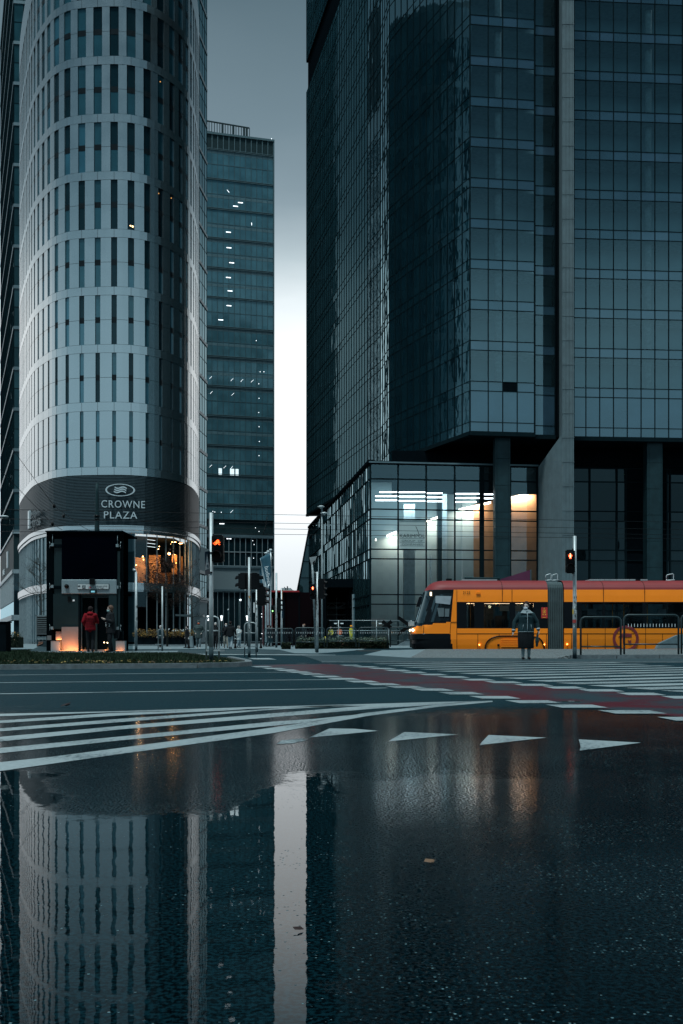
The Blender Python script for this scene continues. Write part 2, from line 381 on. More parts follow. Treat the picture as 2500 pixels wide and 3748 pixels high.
M_PAINT = paintmat('road_paint', (.20, .243, .256), .42)
M_RED = paintmat('red_asphalt', (.050, .006, .012), .49, patch=.9)
M_CONC = mat('concrete_paving', (.115, .155, .17), .75, var=.2, vs=2.5, bump=.4, bs=30)
M_PATH = mat('path_asphalt', (.028, .048, .056), .7, var=.2, vs=1.5, bump=.5, bs=120)
M_KERB = mat('kerb_stone', (.11, .135, .145), .7, var=.25, vs=8, bump=.5, bs=60)
M_TRACK = mat('track_bed', (.02, .026, .028), .8, var=.4, vs=12, bump=.6, bs=25)
M_SOIL = mat('soil', (.012, .018, .012), .9, var=.5, vs=20, bump=1, bs=30)
def cobble():
    m = mat('cobblestones', (.125, .15, .16), .75, var=.25, vs=9); nt = m.node_tree; L = nt.links; b = nt.nodes['Principled BSDF']
    src = b.inputs['Base Color'].links[0].from_socket; geo = nd(nt, 'ShaderNodeNewGeometry')
    v = nd(nt, 'ShaderNodeTexVoronoi'); v.feature = 'DISTANCE_TO_EDGE'; v.inputs['Scale'].default_value = 8.5; L.new(geo.outputs['Position'], v.inputs['Vector'])
    mr = nd(nt, 'ShaderNodeMapRange'); mr.inputs['From Min'].default_value = .02; mr.inputs['From Max'].default_value = .14; L.new(v.outputs['Distance'], mr.inputs['Value'])
    mx = nd(nt, 'ShaderNodeMix'); mx.data_type = 'RGBA'; mx.inputs[6].default_value = (.07, .08, .075, 1); L.new(mr.outputs['Result'], mx.inputs[0]); L.new(src, mx.inputs[7]); L.new(mx.outputs[2], b.inputs['Base Color'])
    bp = nd(nt, 'ShaderNodeBump'); bp.inputs['Strength'].default_value = 1; bp.inputs['Distance'].default_value = .03; L.new(mr.outputs['Result'], bp.inputs['Height']); L.new(bp.outputs['Normal'], b.inputs['Normal'])
    return m
M_COB = cobble()

def structure(mb, name, label, cat): return tag(mb.build(name), label, cat, kind='structure')
g = MB(M_ASPH); g.face((-600, -300, 0), (600, -300, 0), (600, 1500, 0), (-600, 1500, 0)); structure(g, 'road', 'dark wet asphalt road with puddles reflecting the towers', 'road')
def sheet(name, label, m, polys, z, cat='ground'):
    b = MB(m)
    for p in polys: b.face(*[(q[0], q[1], z if len(q) < 3 else q[2]) for q in p])
    return structure(b, name, label, cat)
def GP(pts, z=0.): return [tuple(G(x, y)[:2]) for x, y in pts]
# hatched area, give-way teeth, lanes, crossings (photo points unprojected on the road)
def r2(x, y): return (x * .6378, 2350 + y * .6378)
def r1(x, y): return (800 + x * 1.0842, 2380 + y * 1.0842)
def r3(x, y): return (1300 + x * .7653, 2380 + y * .7647)
hatch = [
    [r2(-60, 415), r2(0, 413), r2(640, 399), r2(1568, 371), r1(750, 175), r1(925, 171), r1(740, 181.5), r1(184, 196), r2(1200, 391), r2(640, 404), r2(0, 427), r2(-60, 429)],
    [r2(-60, 455), r2(0, 452), r2(620, 410), r2(1300, 387), r2(1420, 388), r2(700, 422), r2(0, 467), r2(-60, 470)],
    [r2(-60, 500), r2(0, 497), r2(700, 441), r2(1568, 383), r1(330, 188), r1(480, 185), r1(160, 203), r2(1300, 413), r2(700, 460), r2(0, 514), r2(-60, 517)],
    [r2(-60, 551), r2(0, 546), r2(700, 482), r2(1568, 410), r1(500, 188), r1(760, 180), r1(830, 178), r1(500, 200), r1(184, 227), r2(700, 502), r2(0, 573), r2(-60, 580)],
    [r2(-60, 616), r2(0, 610), r2(700, 543), r2(1568, 458), r1(330, 232), r1(450, 219), r1(330, 241), r2(1568, 482), r2(700, 565), r2(0, 640), r2(-60, 648)],
    [r2(-60, 700), r2(0, 692), r2(300, 660), r2(700, 608), r2(1568, 492), r1(500, 212), r1(820, 175), r1(925, 171), r1(925, 175), r1(740, 192), r1(500, 223), r2(1568, 524), r2(700, 643), r2(0, 743), r2(-60, 755)]]
sheet('road_marking_hatching', 'white converging stripes painted across the asphalt before the wet area', M_PAINT, [GP(p) for p in hatch], .002, 'road marking')
teeth = [[(305, 296), (375, 265), (460, 266), (540, 273)], [(572, 309), (627, 277), (808, 285)], [(882, 321), (888, 312), (912, 287), (1107, 296)], [(1219, 340), (1222, 325), (1216, 302), (1427, 313)], [(1530, 335), (1552, 318), (1750, 328), (1560, 352)], [(195, 318), (212, 306), (280, 299), (300, 304), (250, 315)]]
teeth = [teeth[0], teeth[1], teeth[2], teeth[3], teeth[5]]
sheet('road_marking_teeth', 'row of white give-way triangles painted on the wet asphalt', M_PAINT, [GP([r1(*q) for q in p]) for p in teeth], .002, 'road marking')
lanes = []
for a, b_, w in (((0, 190), (1568, 174), 3), ((0, 233.5), (1568, 219), 3.2), ((0, 298), (1568, 274), 4.2)):
    p0 = G(*r2(*a)); p1 = G(*r2(*b_)); d = (p1 - p0).normalized(); n = Vector((-d.y, d.x, 0)) * .055
    if w == 3: e = p1 + d * 1.0
    elif w == 3.2: e = p1 + d * 1.3
    else: e = p1 + d * 1.4
    s0 = p0 - d * 8
    lanes.append([(s0 - n)[:2], (e - n)[:2], (e + n)[:2], (s0 + n)[:2]])
sheet('road_marking_lanes', 'three thin white lane lines running along the asphalt', M_PAINT, lanes, .002, 'road marking')
near_row = [(108, 186, 56), (145, 230, 62), (185, 276, 68), (225, 320, 74.5), (268, 366, 81.5), (312, 420, 89.5), (365, 482, 97.5), (425, 547, 106.5), (490, 619, 115.5), (562, 702, 125), (648, 797, 134), (740, 897, 146), (845, 1021, 160), (966, 1162, 175), (1103, 1316, 190), (1280, 1515, 209.5), (1480, 1730, 233)]
far_row = [(407, 485, 51), (452, 546, 56.5), (503, 602, 62), (555, 652, 68.5), (610, 706, 75), (670, 776, 82.5), (738, 850, 91), (815, 937, 100), (895, 1030, 108.5), (990, 1132, 117.5), (1093, 1245, 127), (1212, 1373, 136.5), (1342, 1512, 148.5), (1492, 1670, 160)]
sq = []
for row in (near_row, far_row):
    for x0, x1, y in row:
        h = 1.6 + (y - 50) * .026; w = x1 - x0
        sq.append(GP([r1(x0, y + (.5 - .5) * h - h * .2), r1(x0 + w * .55, y - h), r1(x1, y + h * .15), r1(x0 + w * .42, y + h)]) if False else GP([r1(x0, y - h), r1(x0 + w * .74, y - h), r1(x1, y + h), r1(x0 + w * .26, y + h)]))
sheet('road_marking_squares', 'two rows of white blocks edging the red cycle crossing', M_PAINT, sq, .004, 'road marking')
red = [r1((a + b_) / 2 + 20, y) for a, b_, y in near_row] + [r1(1800, 200)] + [r1((a + b_) / 2 - 10, y) for a, b_, y in reversed(far_row)] + [r1(380, 46), r1(100, 50)]
rp_ = GP(red)
sheet('cycle_crossing', 'dull red asphalt cycle crossing between the white blocks', M_RED, [rp_], .002, 'cycle path')
zl = [(105, 66, 1155, 53.5), (172, 74.5, 1262, 60), (250, 83, 1372, 67), (330, 92.5, 1496, 75), (420, 102, 1640, 83), (520, 112.5, 1700, 92), (620, 123.5, 1760, 101), (740, 136, 1800, 112), (872, 149, 1900, 124), (1012, 160.5, 1900, 140), (1168, 173, 1900, 155), (1350, 185.5, 1950, 170), (1530, 199, 2000, 186)]
zz = []
for x0, y0, x1, y1 in zl:
    a = G(*r3(x0, y0)); b_ = G(*r3(x1, y1)); d = (b_ - a).normalized(); n = Vector((-d.y, d.x, 0)) * .235
    zz.append([(a - n)[:2], (b_ - n)[:2], (b_ + n)[:2], (a + n)[:2]])
sheet('road_marking_zebra', 'wide white zebra crossing stripes on the asphalt in front of the woman', M_PAINT, zz, .004, 'road marking')
farm = [[(806, 2409), (880, 2409), (903, 2414), (840, 2414)], [(905, 2409), (985, 2409), (1014, 2415), (930, 2414)], [(500, 2391), (545, 2391), (585, 2396), (530, 2396)], [(690, 2392.5), (760, 2393.5), (775, 2398), (710, 2397)]]
sheet('road_marking_blocks', 'white painted blocks beside the bicycle signal pole', M_PAINT, [GP(p) for p in farm], .007, 'road marking')
sheet('road_marking_line', 'long white painted line in front of the far pavement', M_PAINT, [GP([(770, 2394), (1000, 2395), (1228, 2397.5), (1228, 2400), (1000, 2398), (770, 2397)])], .007, 'road marking')
sheet('cycle_path', 'small red stretch of cycle path behind the grass island', M_RED, [GP([(560, 2390), (690, 2390), (745, 2397), (600, 2398)])], .006, 'cycle path')
# pavements and islands
sheet('pavement', 'pale paved footway in front of the far buildings', M_CONC, [GP([(-900, 2356), (3300, 2356), (3300, 2372), (1340, 2372), (1330, 2378), (1240, 2386), (1160, 2392), (1080, 2391.5), (1020, 2378), (900, 2375), (480, 2376), (-900, 2374)])], .002, 'pavement')
sheet('footpath', 'grey asphalt footway between the grass island and the tram stop', M_PATH, [GP([(440, 2378), (900, 2378), (1020, 2380), (1080, 2393), (1000, 2393.5), (770, 2392.5), (440, 2390)])], .004, 'footpath')
sheet('track_bed', 'dark rail bed under and in front of the tram', M_TRACK, [[(wx(1320, 49), 49.2), (34, 49.2), (34, 56), (wx(1300, 56), 56)]], .006, 'track')
b = MB(mat('rail_steel', (.25, .27, .28), .3, .9))
for y_ in (50.45, 51.9): b.box(2, 34, y_, y_ + .07, .006, .05)
structure(b, 'tram_rails', 'steel rails under the tram', 'rail')
isl = MB(M_PATH)
isl.face((wx(1180, 27.5), 26.2, .012), (9.9, 26.0, .012), (9.9, 30.6, .014), (wx(1500, 31), 31.5, .02), (wx(1330, 36), 36.5, .03), (wx(1100, 36.5), 37, .012))
structure(isl, 'refuge_island', 'grey asphalt refuge at the foot of the zebra crossing', 'island')
isl = MB(M_CONC)
isl.face((wx(1330, 36.5), 36.5, .032), (wx(1500, 31.5), 31.5, .022), (wx(1560, 49), 49.1, .11), (wx(1400, 49), 49.1, .06))
structure(isl, 'refuge_paving', 'pale concrete strip beside the front of the tram', 'island')
isl = MB(M_COB)
isl.face((wx(1500, 31.5), 31.5, .022), (6.2, 30.3, .022), (7.9, 49.1, .12), (wx(1560, 49), 49.1, .115)); isl.face((6.2, 30.3, -.01), (6.73, 30.2, -.01), (6.73, 30.2, .122), (6.2, 30.3, .022)); isl.face((6.2, 30.3, .022), (6.72, 30.2, .122), (8.45, 49.1, .122), (7.9, 49.1, .12)); isl.prism([(6.72, 30.2), (16.0, 31.95), (34, 35.9), (34, 49.1), (8.45, 49.1)], -.01, .122)
structure(isl, 'cobbled_island', 'cobblestone island between the crossing and the tram', 'island')
isl = MB(M_KERB)
def kerb(mb, pts, w=.15, z0=-.02, z1=.12):
    for a, b_ in zip(pts, pts[1:]):
        a = Vector((a[0], a[1], 0)); b_ = Vector((b_[0], b_[1], 0)); d = (b_ - a).normalized(); n = Vector((-d.y, d.x, 0)) * w / 2
        q = [a - n, b_ - n, b_ + n, a + n]
        mb.prism([(v.x, v.y) for v in q], z0, z1)
for k in range(7):
    t0, t1 = k / 7, (k + 1) / 7 - .004
    kerb(isl, [(6.7 + 9.3 * t0, 30.1 + 1.8 * t0), (6.7 + 9.3 * t1, 30.1 + 1.8 * t1)], .16, 0, .125)
structure(isl, 'kerb', 'raised stone kerb in front of the glass barriers', 'kerb')
isl = MB(M_KERB); kerb(isl, [(wx(1180, 27), 26.1), (9.9, 25.85)], .14, -.02, .022); structure(isl, 'kerb', 'flush pale kerb where the zebra crossing meets the island', 'kerb')
# grass island on the left
IZ = .08
A = [(-16, 16.9), (-6.7, 19.75), (-2.95, 21.0), (-2.3, 21.7), (-2.1, 22.6), (-2.3, 24.5), (-3.2, 29), (-5.2, 37), (-7.6, 45), (-14, 50), (-30, 50), (-30, 13)]
b = MB(M_SOIL); b.prism(A, -.02, IZ - .01); structure(b, 'grass_island', 'low traffic island with dark soil', 'island')
b = MB(M_KERB); kerb(b, [(-30, 12.6), (-16, 16.83), (-6.7, 19.68), (-2.93, 20.93), (-2.22, 21.66), (-2.02, 22.6), (-2.22, 24.5), (-3.12, 29)], .15, -.02, IZ + .02)
structure(b, 'kerb', 'stone kerb round the grass island', 'kerb')
b = MB(M_CONC); b.prism([(-10.2, 38.6), (-7.6, 38.4), (-6.4, 40.5), (-7.0, 44.5), (-11.8, 46), (-12.6, 42)], IZ - .01, IZ + .006); structure(b, 'lift_forecourt', 'pale paved pad in front of the street lift', 'pavement')
M_GRASS = mat('grass_blades', (.010, .022, .011), .7, var=.5, vs=3)
M_LEAFY = mat('yellow_leaves', (.15, .10, .018), .7, var=.5, vs=5)
M_LEAFB = mat('brown_leaves', (.10, .055, .03), .7, var=.5, vs=5)
b = MB(M_GRASS); rg = random.Random(3)
def inpoly(x, y, poly):
    c = False; j = len(poly) - 1
    for i in range(len(poly)):
        if (poly[i][1] > y) != (poly[j][1] > y) and x < (poly[j][0] - poly[i][0]) * (y - poly[i][1]) / (poly[j][1] - poly[i][1]) + poly[i][0]: c = not c
        j = i
    return c
AI = [(-16, 17.2), (-6.7, 20.0), (-3.0, 21.2), (-2.4, 22.6), (-2.6, 24.5), (-3.5, 29), (-5.6, 36.6), (-7.8, 38), (-10.4, 38.2), (-13, 42), (-14, 48), (-30, 48), (-30, 14)]
cnt = 0
while cnt < 15000:
    y = 15 + 33 * rg.random() ** 1.8; x = rg.uniform(-14.5, -2.3)
    if x < -.36 * y or not inpoly(x, y, AI): continue
    h = rg.uniform(.03, .085); a = rg.uniform(0, 6.28); w = .006 + .0003 * y; dx, dy = math.cos(a) * w, math.sin(a) * w; lx, ly = rg.uniform(-.04, .04), rg.uniform(-.04, .04)
    b.face((x - dx, y - dy, IZ - .015), (x + dx, y + dy, IZ - .015), (x + lx, y + ly, IZ + h)); cnt += 1
tag(b.build('grass', fix=False), 'short dark grass growing on the kerbed traffic island', 'grass', kind='stuff')
def leaf(mb, p, s_, rr):
    rot = Euler((rr.uniform(-.5, .5), rr.uniform(-.5, .5), rr.uniform(0, 6.28))).to_matrix()
    mb.face(*[Vector(p) + rot @ Vector(q) * s_ for q in ((-1, 0, 0), (-.3, -.55, .1), (.6, -.4, 0), (1, 0, .15), (.5, .5, 0), (-.4, .5, .12))])
b = MB(M_LEAFY)
for _ in range(170):
    x = rg.choice([rg.gauss(-3.1, .35), rg.uniform(-8, -3), rg.gauss(-5.2, .6)]); y = rg.uniform(20.9, 23.5)
    if inpoly(x, y, AI): b.use(rg.choice([M_LEAFY, M_LEAFB, M_LEAFY])); leaf(b, (x, y, IZ + .03), rg.uniform(.02, .05), rg)
tag(b.build('fallen_leaves', fix=False), 'yellow and brown fallen leaves lying in the island grass', 'leaves', kind='stuff')
def one_leaf(x, y, s_, m, lab):
    p = G(x, y); b = MB(m); leaf(b, p + Vector((0, 0, .45 * s_ + .001)), s_, rg); b.sm = True
    leaf(b, p + Vector((s_ * .3, s_ * .2, .4 * s_)), s_ * .6, rg)
    tag(b.build('fallen_leaf', None, loc=p, fix=False), lab, 'leaf')
one_leaf(240, 2590, .05, mat('dark_leaf', (.02, .012, .012), .6), 'dark curled leaf lying on the asphalt just beyond the painted stripes')
one_leaf(243, 2441, .10, M_LEAFB, 'pale brown leaf lying against the stone kerb of the grass island')
one_leaf(1571, 3164, .018, M_LEAFB, 'small tan leaf lying on the dark wet asphalt right of the bright reflection')
one_leaf(1092, 3410, .012, mat('dark_leaf', (.02, .012, .012)), 'dark wet leaf lying at the edge of the bright sky reflection')

M_IRON = mat('cast_iron', (.012, .018, .020), .5, .3, bump=.5, bs=60, spec=.2)
def manhole(lab, x, y, r):
    c = G(x, y); t = thing('valve_cover', lab, 'valve cover', tuple(c), 'valve covers'); b = MB(M_IRON); b.tube([c + Vector((0, 0, -.02)), c + Vector((0, 0, .006))], r, 24); b.build('cover', t)
    b = MB(M_KERB); b.tube([c + Vector((0, 0, .004)), c + Vector((0, 0, .008))], r * .35, 12); b.build('plug', t)
manhole('small round valve cover in the red cycle crossing near its right end', 2092, 2569, .09)
manhole('small round valve cover on the far asphalt beside the first cycle blocks', 1110, 2428, .16)
# ================================================================ hotel tower (rounded front, pale cladding)
M_CLAD = mat('pale_cladding', (.40, .445, .46), .24, .92, var=.05, vs=.4, rvar=.05)
M_REVEAL = mat('window_reveal', (.06, .09, .10), .6)
M_JOINT = mat('cladding_joint', (.10, .13, .14), .8)
M_RIB = mat('ribbed_band', (.04, .062, .072), .5, .4, var=.1)
M_RIBD = mat('ribbed_band_shadow_gap', (.012, .02, .024), .8)
GW = [glass('hotel_glass_%s' % k, ior=i, wave=.006, ws=.6, body=c) for k, i, c in (('teal', 1.8, (.014, .055, .072)), ('dark', 1.4, (.004, .015, .02)), ('blue', 2.0, (.018, .075, .105)))]
M_SPAN = mat('window_spandrel', (.008, .013, .016), .3)
M_MUL = mat('steel_mullion', (.30, .36, .38), .45, .6)
M_MULD = mat('dark_mullion', (.006, .013, .016), .6, spec=.05)
ctrl = [(-40, 170), (-45.2, 159.5), (-46.9, 151.5), (-39.6, 131.8), (-35.3, 124.1), (-32.7, 121.4), (-30.4, 120.4), (-25.9, 120), (-23.3, 120.7), (-21.6, 122.1), (-20.1, 124.4), (-19.0, 127.6), (-18.75, 132.5), (-19.4, 141.4), (-21.5, 155), (-25, 170)]
def spline(c, n=10):
    o = []
    for i in range(len(c) - 1):
        p0 = Vector(c[max(i - 1, 0)]); p1 = Vector(c[i]); p2 = Vector(c[i + 1]); p3 = Vector(c[min(i + 2, len(c) - 1)])
        for k in range(n):
            t = k / n; o.append(.5 * ((2 * p1) + (p2 - p0) * t + (2 * p0 - 5 * p1 + 4 * p2 - p3) * t * t + (3 * p1 - p0 - 3 * p2 + p3) * t ** 3))
    o.append(Vector(c[-1])); return o
OUT = spline(ctrl); CUM = [0]
for a, b_ in zip(OUT, OUT[1:]): CUM.append(CUM[-1] + (b_ - a).length)
def hp(s_, off=0.):
    s_ = max(0, min(CUM[-1] - 1e-4, s_))
    import bisect
    i = max(0, bisect.bisect_right(CUM, s_) - 1); i = min(i, len(OUT) - 2)
    t = (s_ - CUM[i]) / (CUM[i + 1] - CUM[i]); p = OUT[i].lerp(OUT[i + 1], t)
    a = OUT[max(i - 1, 0)]; c = OUT[min(i + 2, len(OUT) - 1)]; d = (c - a).normalized(); n = Vector((d.y, -d.x))
    return p + n * off
def s_of(x):
    k = (x - CX) / F; best = None
    for i in range(len(OUT)):
        e = abs(OUT[i].x / OUT[i].y - k) + (0 if OUT[i].y < 150 and i > 25 else 9)
        if best is None or e < best[0]: best = (e, CUM[i])
    return best[1]
hotel = thing('hotel_tower', 'pale rounded hotel tower with narrow vertical windows above a ribbed dark sign band', 'building', (-27, 130, 0))
def ring(mb, s0, s1, z0, z1, o0, o1, step=.8):
    """solid strip following the outline"""
    n = max(1, int(math.ceil((s1 - s0) / step))); vs = []
    for i in range(n + 1):
        s_ = s0 + (s1 - s0) * i / n; a = hp(s_, o0); c = hp(s_, o1)
        vs += [(a.x, a.y, z0), (a.x, a.y, z1), (c.x, c.y, z1), (c.x, c.y, z0)]
    fs = [(0, 1, 2, 3), (4 * n + 3, 4 * n + 2, 4 * n + 1, 4 * n)]
    for i in range(n):
        for k in range(4): fs.append((4 * i + k, 4 * i + (k + 1) % 4, 4 * i + 4 + (k + 1) % 4, 4 * i + 4 + k))
    mb.raw(vs, fs)
PIT = 1.93; SC = s_of(413)
S0, S1 = 1.0, CUM[-1] - 1.0
k0 = int(math.ceil((S0 - SC) / PIT)) + 1; k1 = int((S1 - SC) / PIT) - 1
rows = [(20.5, 27.0)] + [(28.0 + 6.67 * i, 28.0 + 6.67 * i + 5.73) for i in range(8)]
clad = MB(M_CLAD); back = MB(M_JOINT); hpanes = Panes()
ring(back, S0, S1, 19.62, rows[-1][1] + 5, -.5, -.22)
rh = random.Random(11)
zlo = 19.6
for r, (z0, z1) in enumerate(rows):
    ww = PIT * (.23 + .045 * r)
    # band below this row
    for k in range(k0, k1 + 1):
        c = SC + k * PIT; ring(clad, c + .02, c + PIT - .02, zlo, z0, -.2, .0, 1.0)
        for za, zb in ((z0 + .03, z0 + (z1 - z0) * .5 - .02), (z0 + (z1 - z0) * .5 + .02, z1 - .03)):
            ring(clad, c + ww / 2, c + PIT - ww / 2, za, zb, -.2, -.012, 1.0)
        mid = z0 + (z1 - z0) * .5; m = rh.choice([GW[0], GW[0], GW[1], GW[2]]); m2 = rh.choice([m, m, GW[1]])
        t = rh.uniform(-.006, .006); a = hp(c - ww / 2, -.17 + t); d = hp(c + ww / 2, -.17 - t)
        def ex(bb, a=a.copy(), d=d.copy(), mid=mid, z1=z1, m2=m2, c=c, ww=ww):
            bb.use(m2); bb.face((a.x, a.y, mid + .35), (d.x, d.y, mid + .35), (d.x, d.y, z1), (a.x, a.y, z1))
            bb.use(M_SPAN); ring(bb, c - ww / 2, c + ww / 2, mid - .3, mid + .35, -.2, -.15)
        hpanes.add([(a.x, a.y, z0), (d.x, d.y, z0), (d.x, d.y, mid - .3), (a.x, a.y, mid - .3)], m, ex)
    zlo = z1
ring(clad, S0, S1, zlo, zlo + 4, -.2, .0)
clad.build('cladding', hotel); back.build('wall', hotel)
hpanes.finish(hotel, n=100, hidden=lambda p: p[0].y > 150)
# ribbed belt
rb = MB(M_RIBD); ring(rb, S0, S1, 13.75, 19.6, -.4, -.12)
rb.use(M_RIB); z = 13.8
while z < 19.5: ring(rb, S0, S1, z, z + .105, -.12, -.02, 1.2); z += .175
rb.build('ribbed_band', hotel)
rg_ = MB(M_CLAD); ring(rg_, S0, S1, 13.25, 13.75, -.4, .22); ring(rg_, S0, S1, 12.85, 13.2, -.4, .08); ring(rg_, S0, S1, 6.3, 7.15, -.4, .2); ring(rg_, S0, S1, 6.12, 6.27, -.4, .05)
rg_.build('cornice_ring', hotel)
# glazed base: see-through on the lobby side
M_CLEAR = glass('clear_glass', tint=(.62, .68, .70), ior=1.5, wave=.002)
M_BASEG = glass('base_glass', ior=1.55, wave=.006, ws=.5, body=(.008, .020, .026))
M_BLIND = mat('pale_blind', (.50, .55, .57), .6, var=.08, vs=6)
bp_ = Panes(); mu = MB(M_MUL); sL = s_of(492); step = 1.42
for k in range(-40, 40):
    s0 = sL + k * step; s1 = s0 + step
    if s0 < S0 or s1 > S1: continue
    a = hp(s0, -.1); d = hp(s1, -.1); xs = a.x / a.y * F + CX
    for za, zb in ((7.2, 12.83), (.25, 6.1)):
        m = M_CLEAR if 486 < xs < 690 else M_BASEG
        t = rh.uniform(-.004, .004)
        a = hp(s0, -.1 + t); d = hp(s1, -.1 - t); bp_.add([(a.x, a.y, za), (d.x, d.y, za), (d.x, d.y, zb), (a.x, a.y, zb)], m)
    for za, zb in ((7.15, 12.85), (0, 6.12)):
        ring(mu, s0 - .03, s0 + .03, za, zb, -.09, .03)
mu.build('mullion', hotel)
bp_.finish(hotel, 'glass_pane', n=80, hidden=lambda p: p[0].y > 145)
bl = MB(M_BLIND)
for k in range(9):
    s0 = s_of(693) + k * 1.0
    ring(bl, s0 + .1, s0 + .9, 7.3, 12.7, -.6, -.5)
bl.build('blind', hotel)
# rooms behind the clear panes
M_DARKIN = mat('dark_interior', (.012, .015, .018), .9)
M_WARM = mat('timber_wall', (.42, .24, .12), .6, var=.25, vs=1.2)
rm = MB(M_DARKIN)
for z_ in (0.1, 6.3, 12.75): rm.prism([(-26.3, 120.4), (-20.2, 125.2), (-19.8, 140), (-30, 140)], z_ - .06, z_)
rm.box(-30.2, -30, 121.5, 140, 0, 12.6); rm.box(-30, -19.9, 133.8, 134, 0, 12.6)
rm.build('room', hotel)
rw = MB(M_WARM)
for x0, x1, y_, z0, z1 in ((-25.4, -24.0, 127, 7.4, 10.6), (-23.6, -22.2, 127.4, 7.4, 10.9), (-20.9, -20.25, 127.8, 8.6, 11.0), (-20.15, -19.75, 129, 8.6, 10.9), (-24, -21, 131, 7.4, 9.0)): rw.box(x0, x1, y_, y_ + .2, z0, z1)
rw.build('timber_panel', hotel)
M_LAMPW = emitter('warm_lamp', (1, .45, .14), 30); M_TMUL = mat('tower_mullion', (.026, .07, .085), .6)
M_LAMPC = emitter('white_lamp', (.9, .96, 1), 2.2)
rl = MB(M_LAMPW)
for x_, y_, D, r_ in ((619, 2027, 124.5, .16), (523, 2037, 124, .07), (525, 2048, 124, .06), (499, 2068, 123, .06), (580, 2010, 124, .06), (644, 2060, 125, .05), (640, 2030, 125, .04), (583, 2000, 126, .05)):
    rl.ball(P(x_, y_, D), r_, 8, 5)
for x_, y_, w in ((628, 1985, 16), (655, 1990, 12)):
    c = P(x_, y_, 124.5); rl.box(c.x, c.x + w * .033, c.y, c.y + .05, c.z, c.z + .05)
rl.build('room_lamp', hotel)
rl = MB(M_LAMPC)
for y_ in (1975, 1988, 2000):
    c = P(538, y_, 124); rl.obox(c + Vector((.5, 0, -.05)), (.5, 0, -.06), (0, .02, 0), (0, 0, .022))
rl.build('ceiling_light', hotel)
def plight(p, e, col, r=.15):
    l = bpy.data.lights.new('lamp', 'POINT'); l.energy = e; l.color = col; l.shadow_soft_size = r
    o = bpy.data.objects.new('lamp', l); COL.objects.link(o); o.location = p; return o
plight((-24.6, 125.2, 10.2), 260, (1, .5, .2)); plight((-20.6, 126.6, 10.6), 330, (1, .42, .12)); plight((-22.8, 125.8, 9.4), 120, (1, .5, .2))
hl = MB(emitter('bedside_lamp', (1, .62, .3), 6))
for x, y, r_ in ((483, 829, .10), (481, 826, .07)): s0 = s_of(x); q = hp(s0, -.14); hl.ball((q.x, q.y, wz(y, q.y)), r_, 8, 5)
hl.use(emitter('amber_glow', (1, .45, .12), .8))
for x, y in ((586, 708), (588, 299), (630, 725)): s0 = s_of(x); q = hp(s0, -.15); hl.ball((q.x, q.y, wz(y, q.y)), .07, 8, 5)
hl.build('room_lamp', hotel)
# roof
rr_ = MB(M_CLAD); rr_.prism([(p.x, p.y) for p in OUT[::4]], rows[-1][1] + 3.6, rows[-1][1] + 3.9); rr_.build('roof', hotel)
# sign
M_SIGN = mat('sign_metal', (.50, .56, .58), .4, .4, var=.05)
def sign_text(s_, x, y, size, sx=.95):
    D = 119.6; o = P(x, y, D); s0 = s_of(x); a = hp(s0 - 1.5); b_ = hp(s0 + 1.5); ux = Vector((b_.x - a.x, b_.y - a.y, 0)).normalized()
    n = Vector((ux.y, -ux.x, 0)); q = hp(s0, .18); o = Vector((q.x, q.y, wz(y, q.y)))
    return text(s_, size, M_SIGN, o, ux, (0, 0, 1), 'sign_lettering', hotel, .12, sx, space=1.12)
sign_text('CROWNE', 447, 1858.5, 1.2, .88); sign_text('PLAZA', 443, 1898, 1.22, .98)
lg = MB(M_SIGN); s0 = s_of(445); a = hp(s0 - 1.5); b_ = hp(s0 + 1.5); ux = Vector((b_.x - a.x, b_.y - a.y, 0)).normalized(); n_ = Vector((ux.y, -ux.x, 0)); q = hp(s0, .15); oc = Vector((q.x, q.y, wz(1794, q.y)))
def lp(u, v, o=0): return oc + ux * u + Vector((0, 0, v)) + n_ * o
N = 40
for k in range(N):
    t0, t1 = 2 * math.pi * k / N, 2 * math.pi * (k + 1) / N
    q = [lp(1.68 * math.cos(t0), .72 * math.sin(t0)), lp(1.68 * math.cos(t1), .72 * math.sin(t1)), lp(1.50 * math.cos(t1), .64 * math.sin(t1)), lp(1.50 * math.cos(t0), .64 * math.sin(t0))]
    lg.extr(q, n_ * .12)
for j in range(3):
    for k in range(12):
        def cv(t): return (-.62 - .07 * j + 1.36 * t + .02 * j, .33 - .24 * j - .12 * t - .11 * math.sin(2 * math.pi * (t * 1.02 + .02)))
        (u0, v0), (u1, v1) = cv(k / 12), cv((k + 1) / 12); h = .075
        lg.extr([lp(u0, v0 - h), lp(u1, v1 - h), lp(u1, v1 + h), lp(u0, v0 + h)], n_ * .12)
lg.build('logo', hotel)
st = MB(mat('sign_dark', (.02, .028, .03), .4)); s1_ = s_of(128)
def side_sign(x, y, size, s_, sx=.8):
    s0 = s_of(x); a = hp(s0 - 1); b_ = hp(s0 + 1); u = Vector((b_.x - a.x, b_.y - a.y, 0)).normalized(); q = hp(s0, .25)
    text(s_, size, mat('dim_letters', (.07, .09, .10), .5), (q.x, q.y, wz(y, q.y)), u, (0, 0, 1), 'sign_lettering', hotel, .1, sx)
side_sign(135, 1892, 1.15, 'Holiday Inn'); side_sign(137, 1928, 1.9, 'Express')
s0 = s_of(113); ring(st, s0 - .9, s0 - .85, wz(1947, 134), wz(1880, 134), 0, .2); st.use(M_SIGN); ring(st, s0 - .8, s0 + .4, wz(1945, 134), wz(1882, 134), .05, .3); st.build('sign_panel', hotel)
# canopy by the right-hand entrance
cn = MB(M_MUL); cn.prism([(-19.6, 122.5), (-16.9, 126.5), (-17.2, 131), (-18.8, 131)], 3.35, 3.55); cn.build('entrance_canopy', hotel)

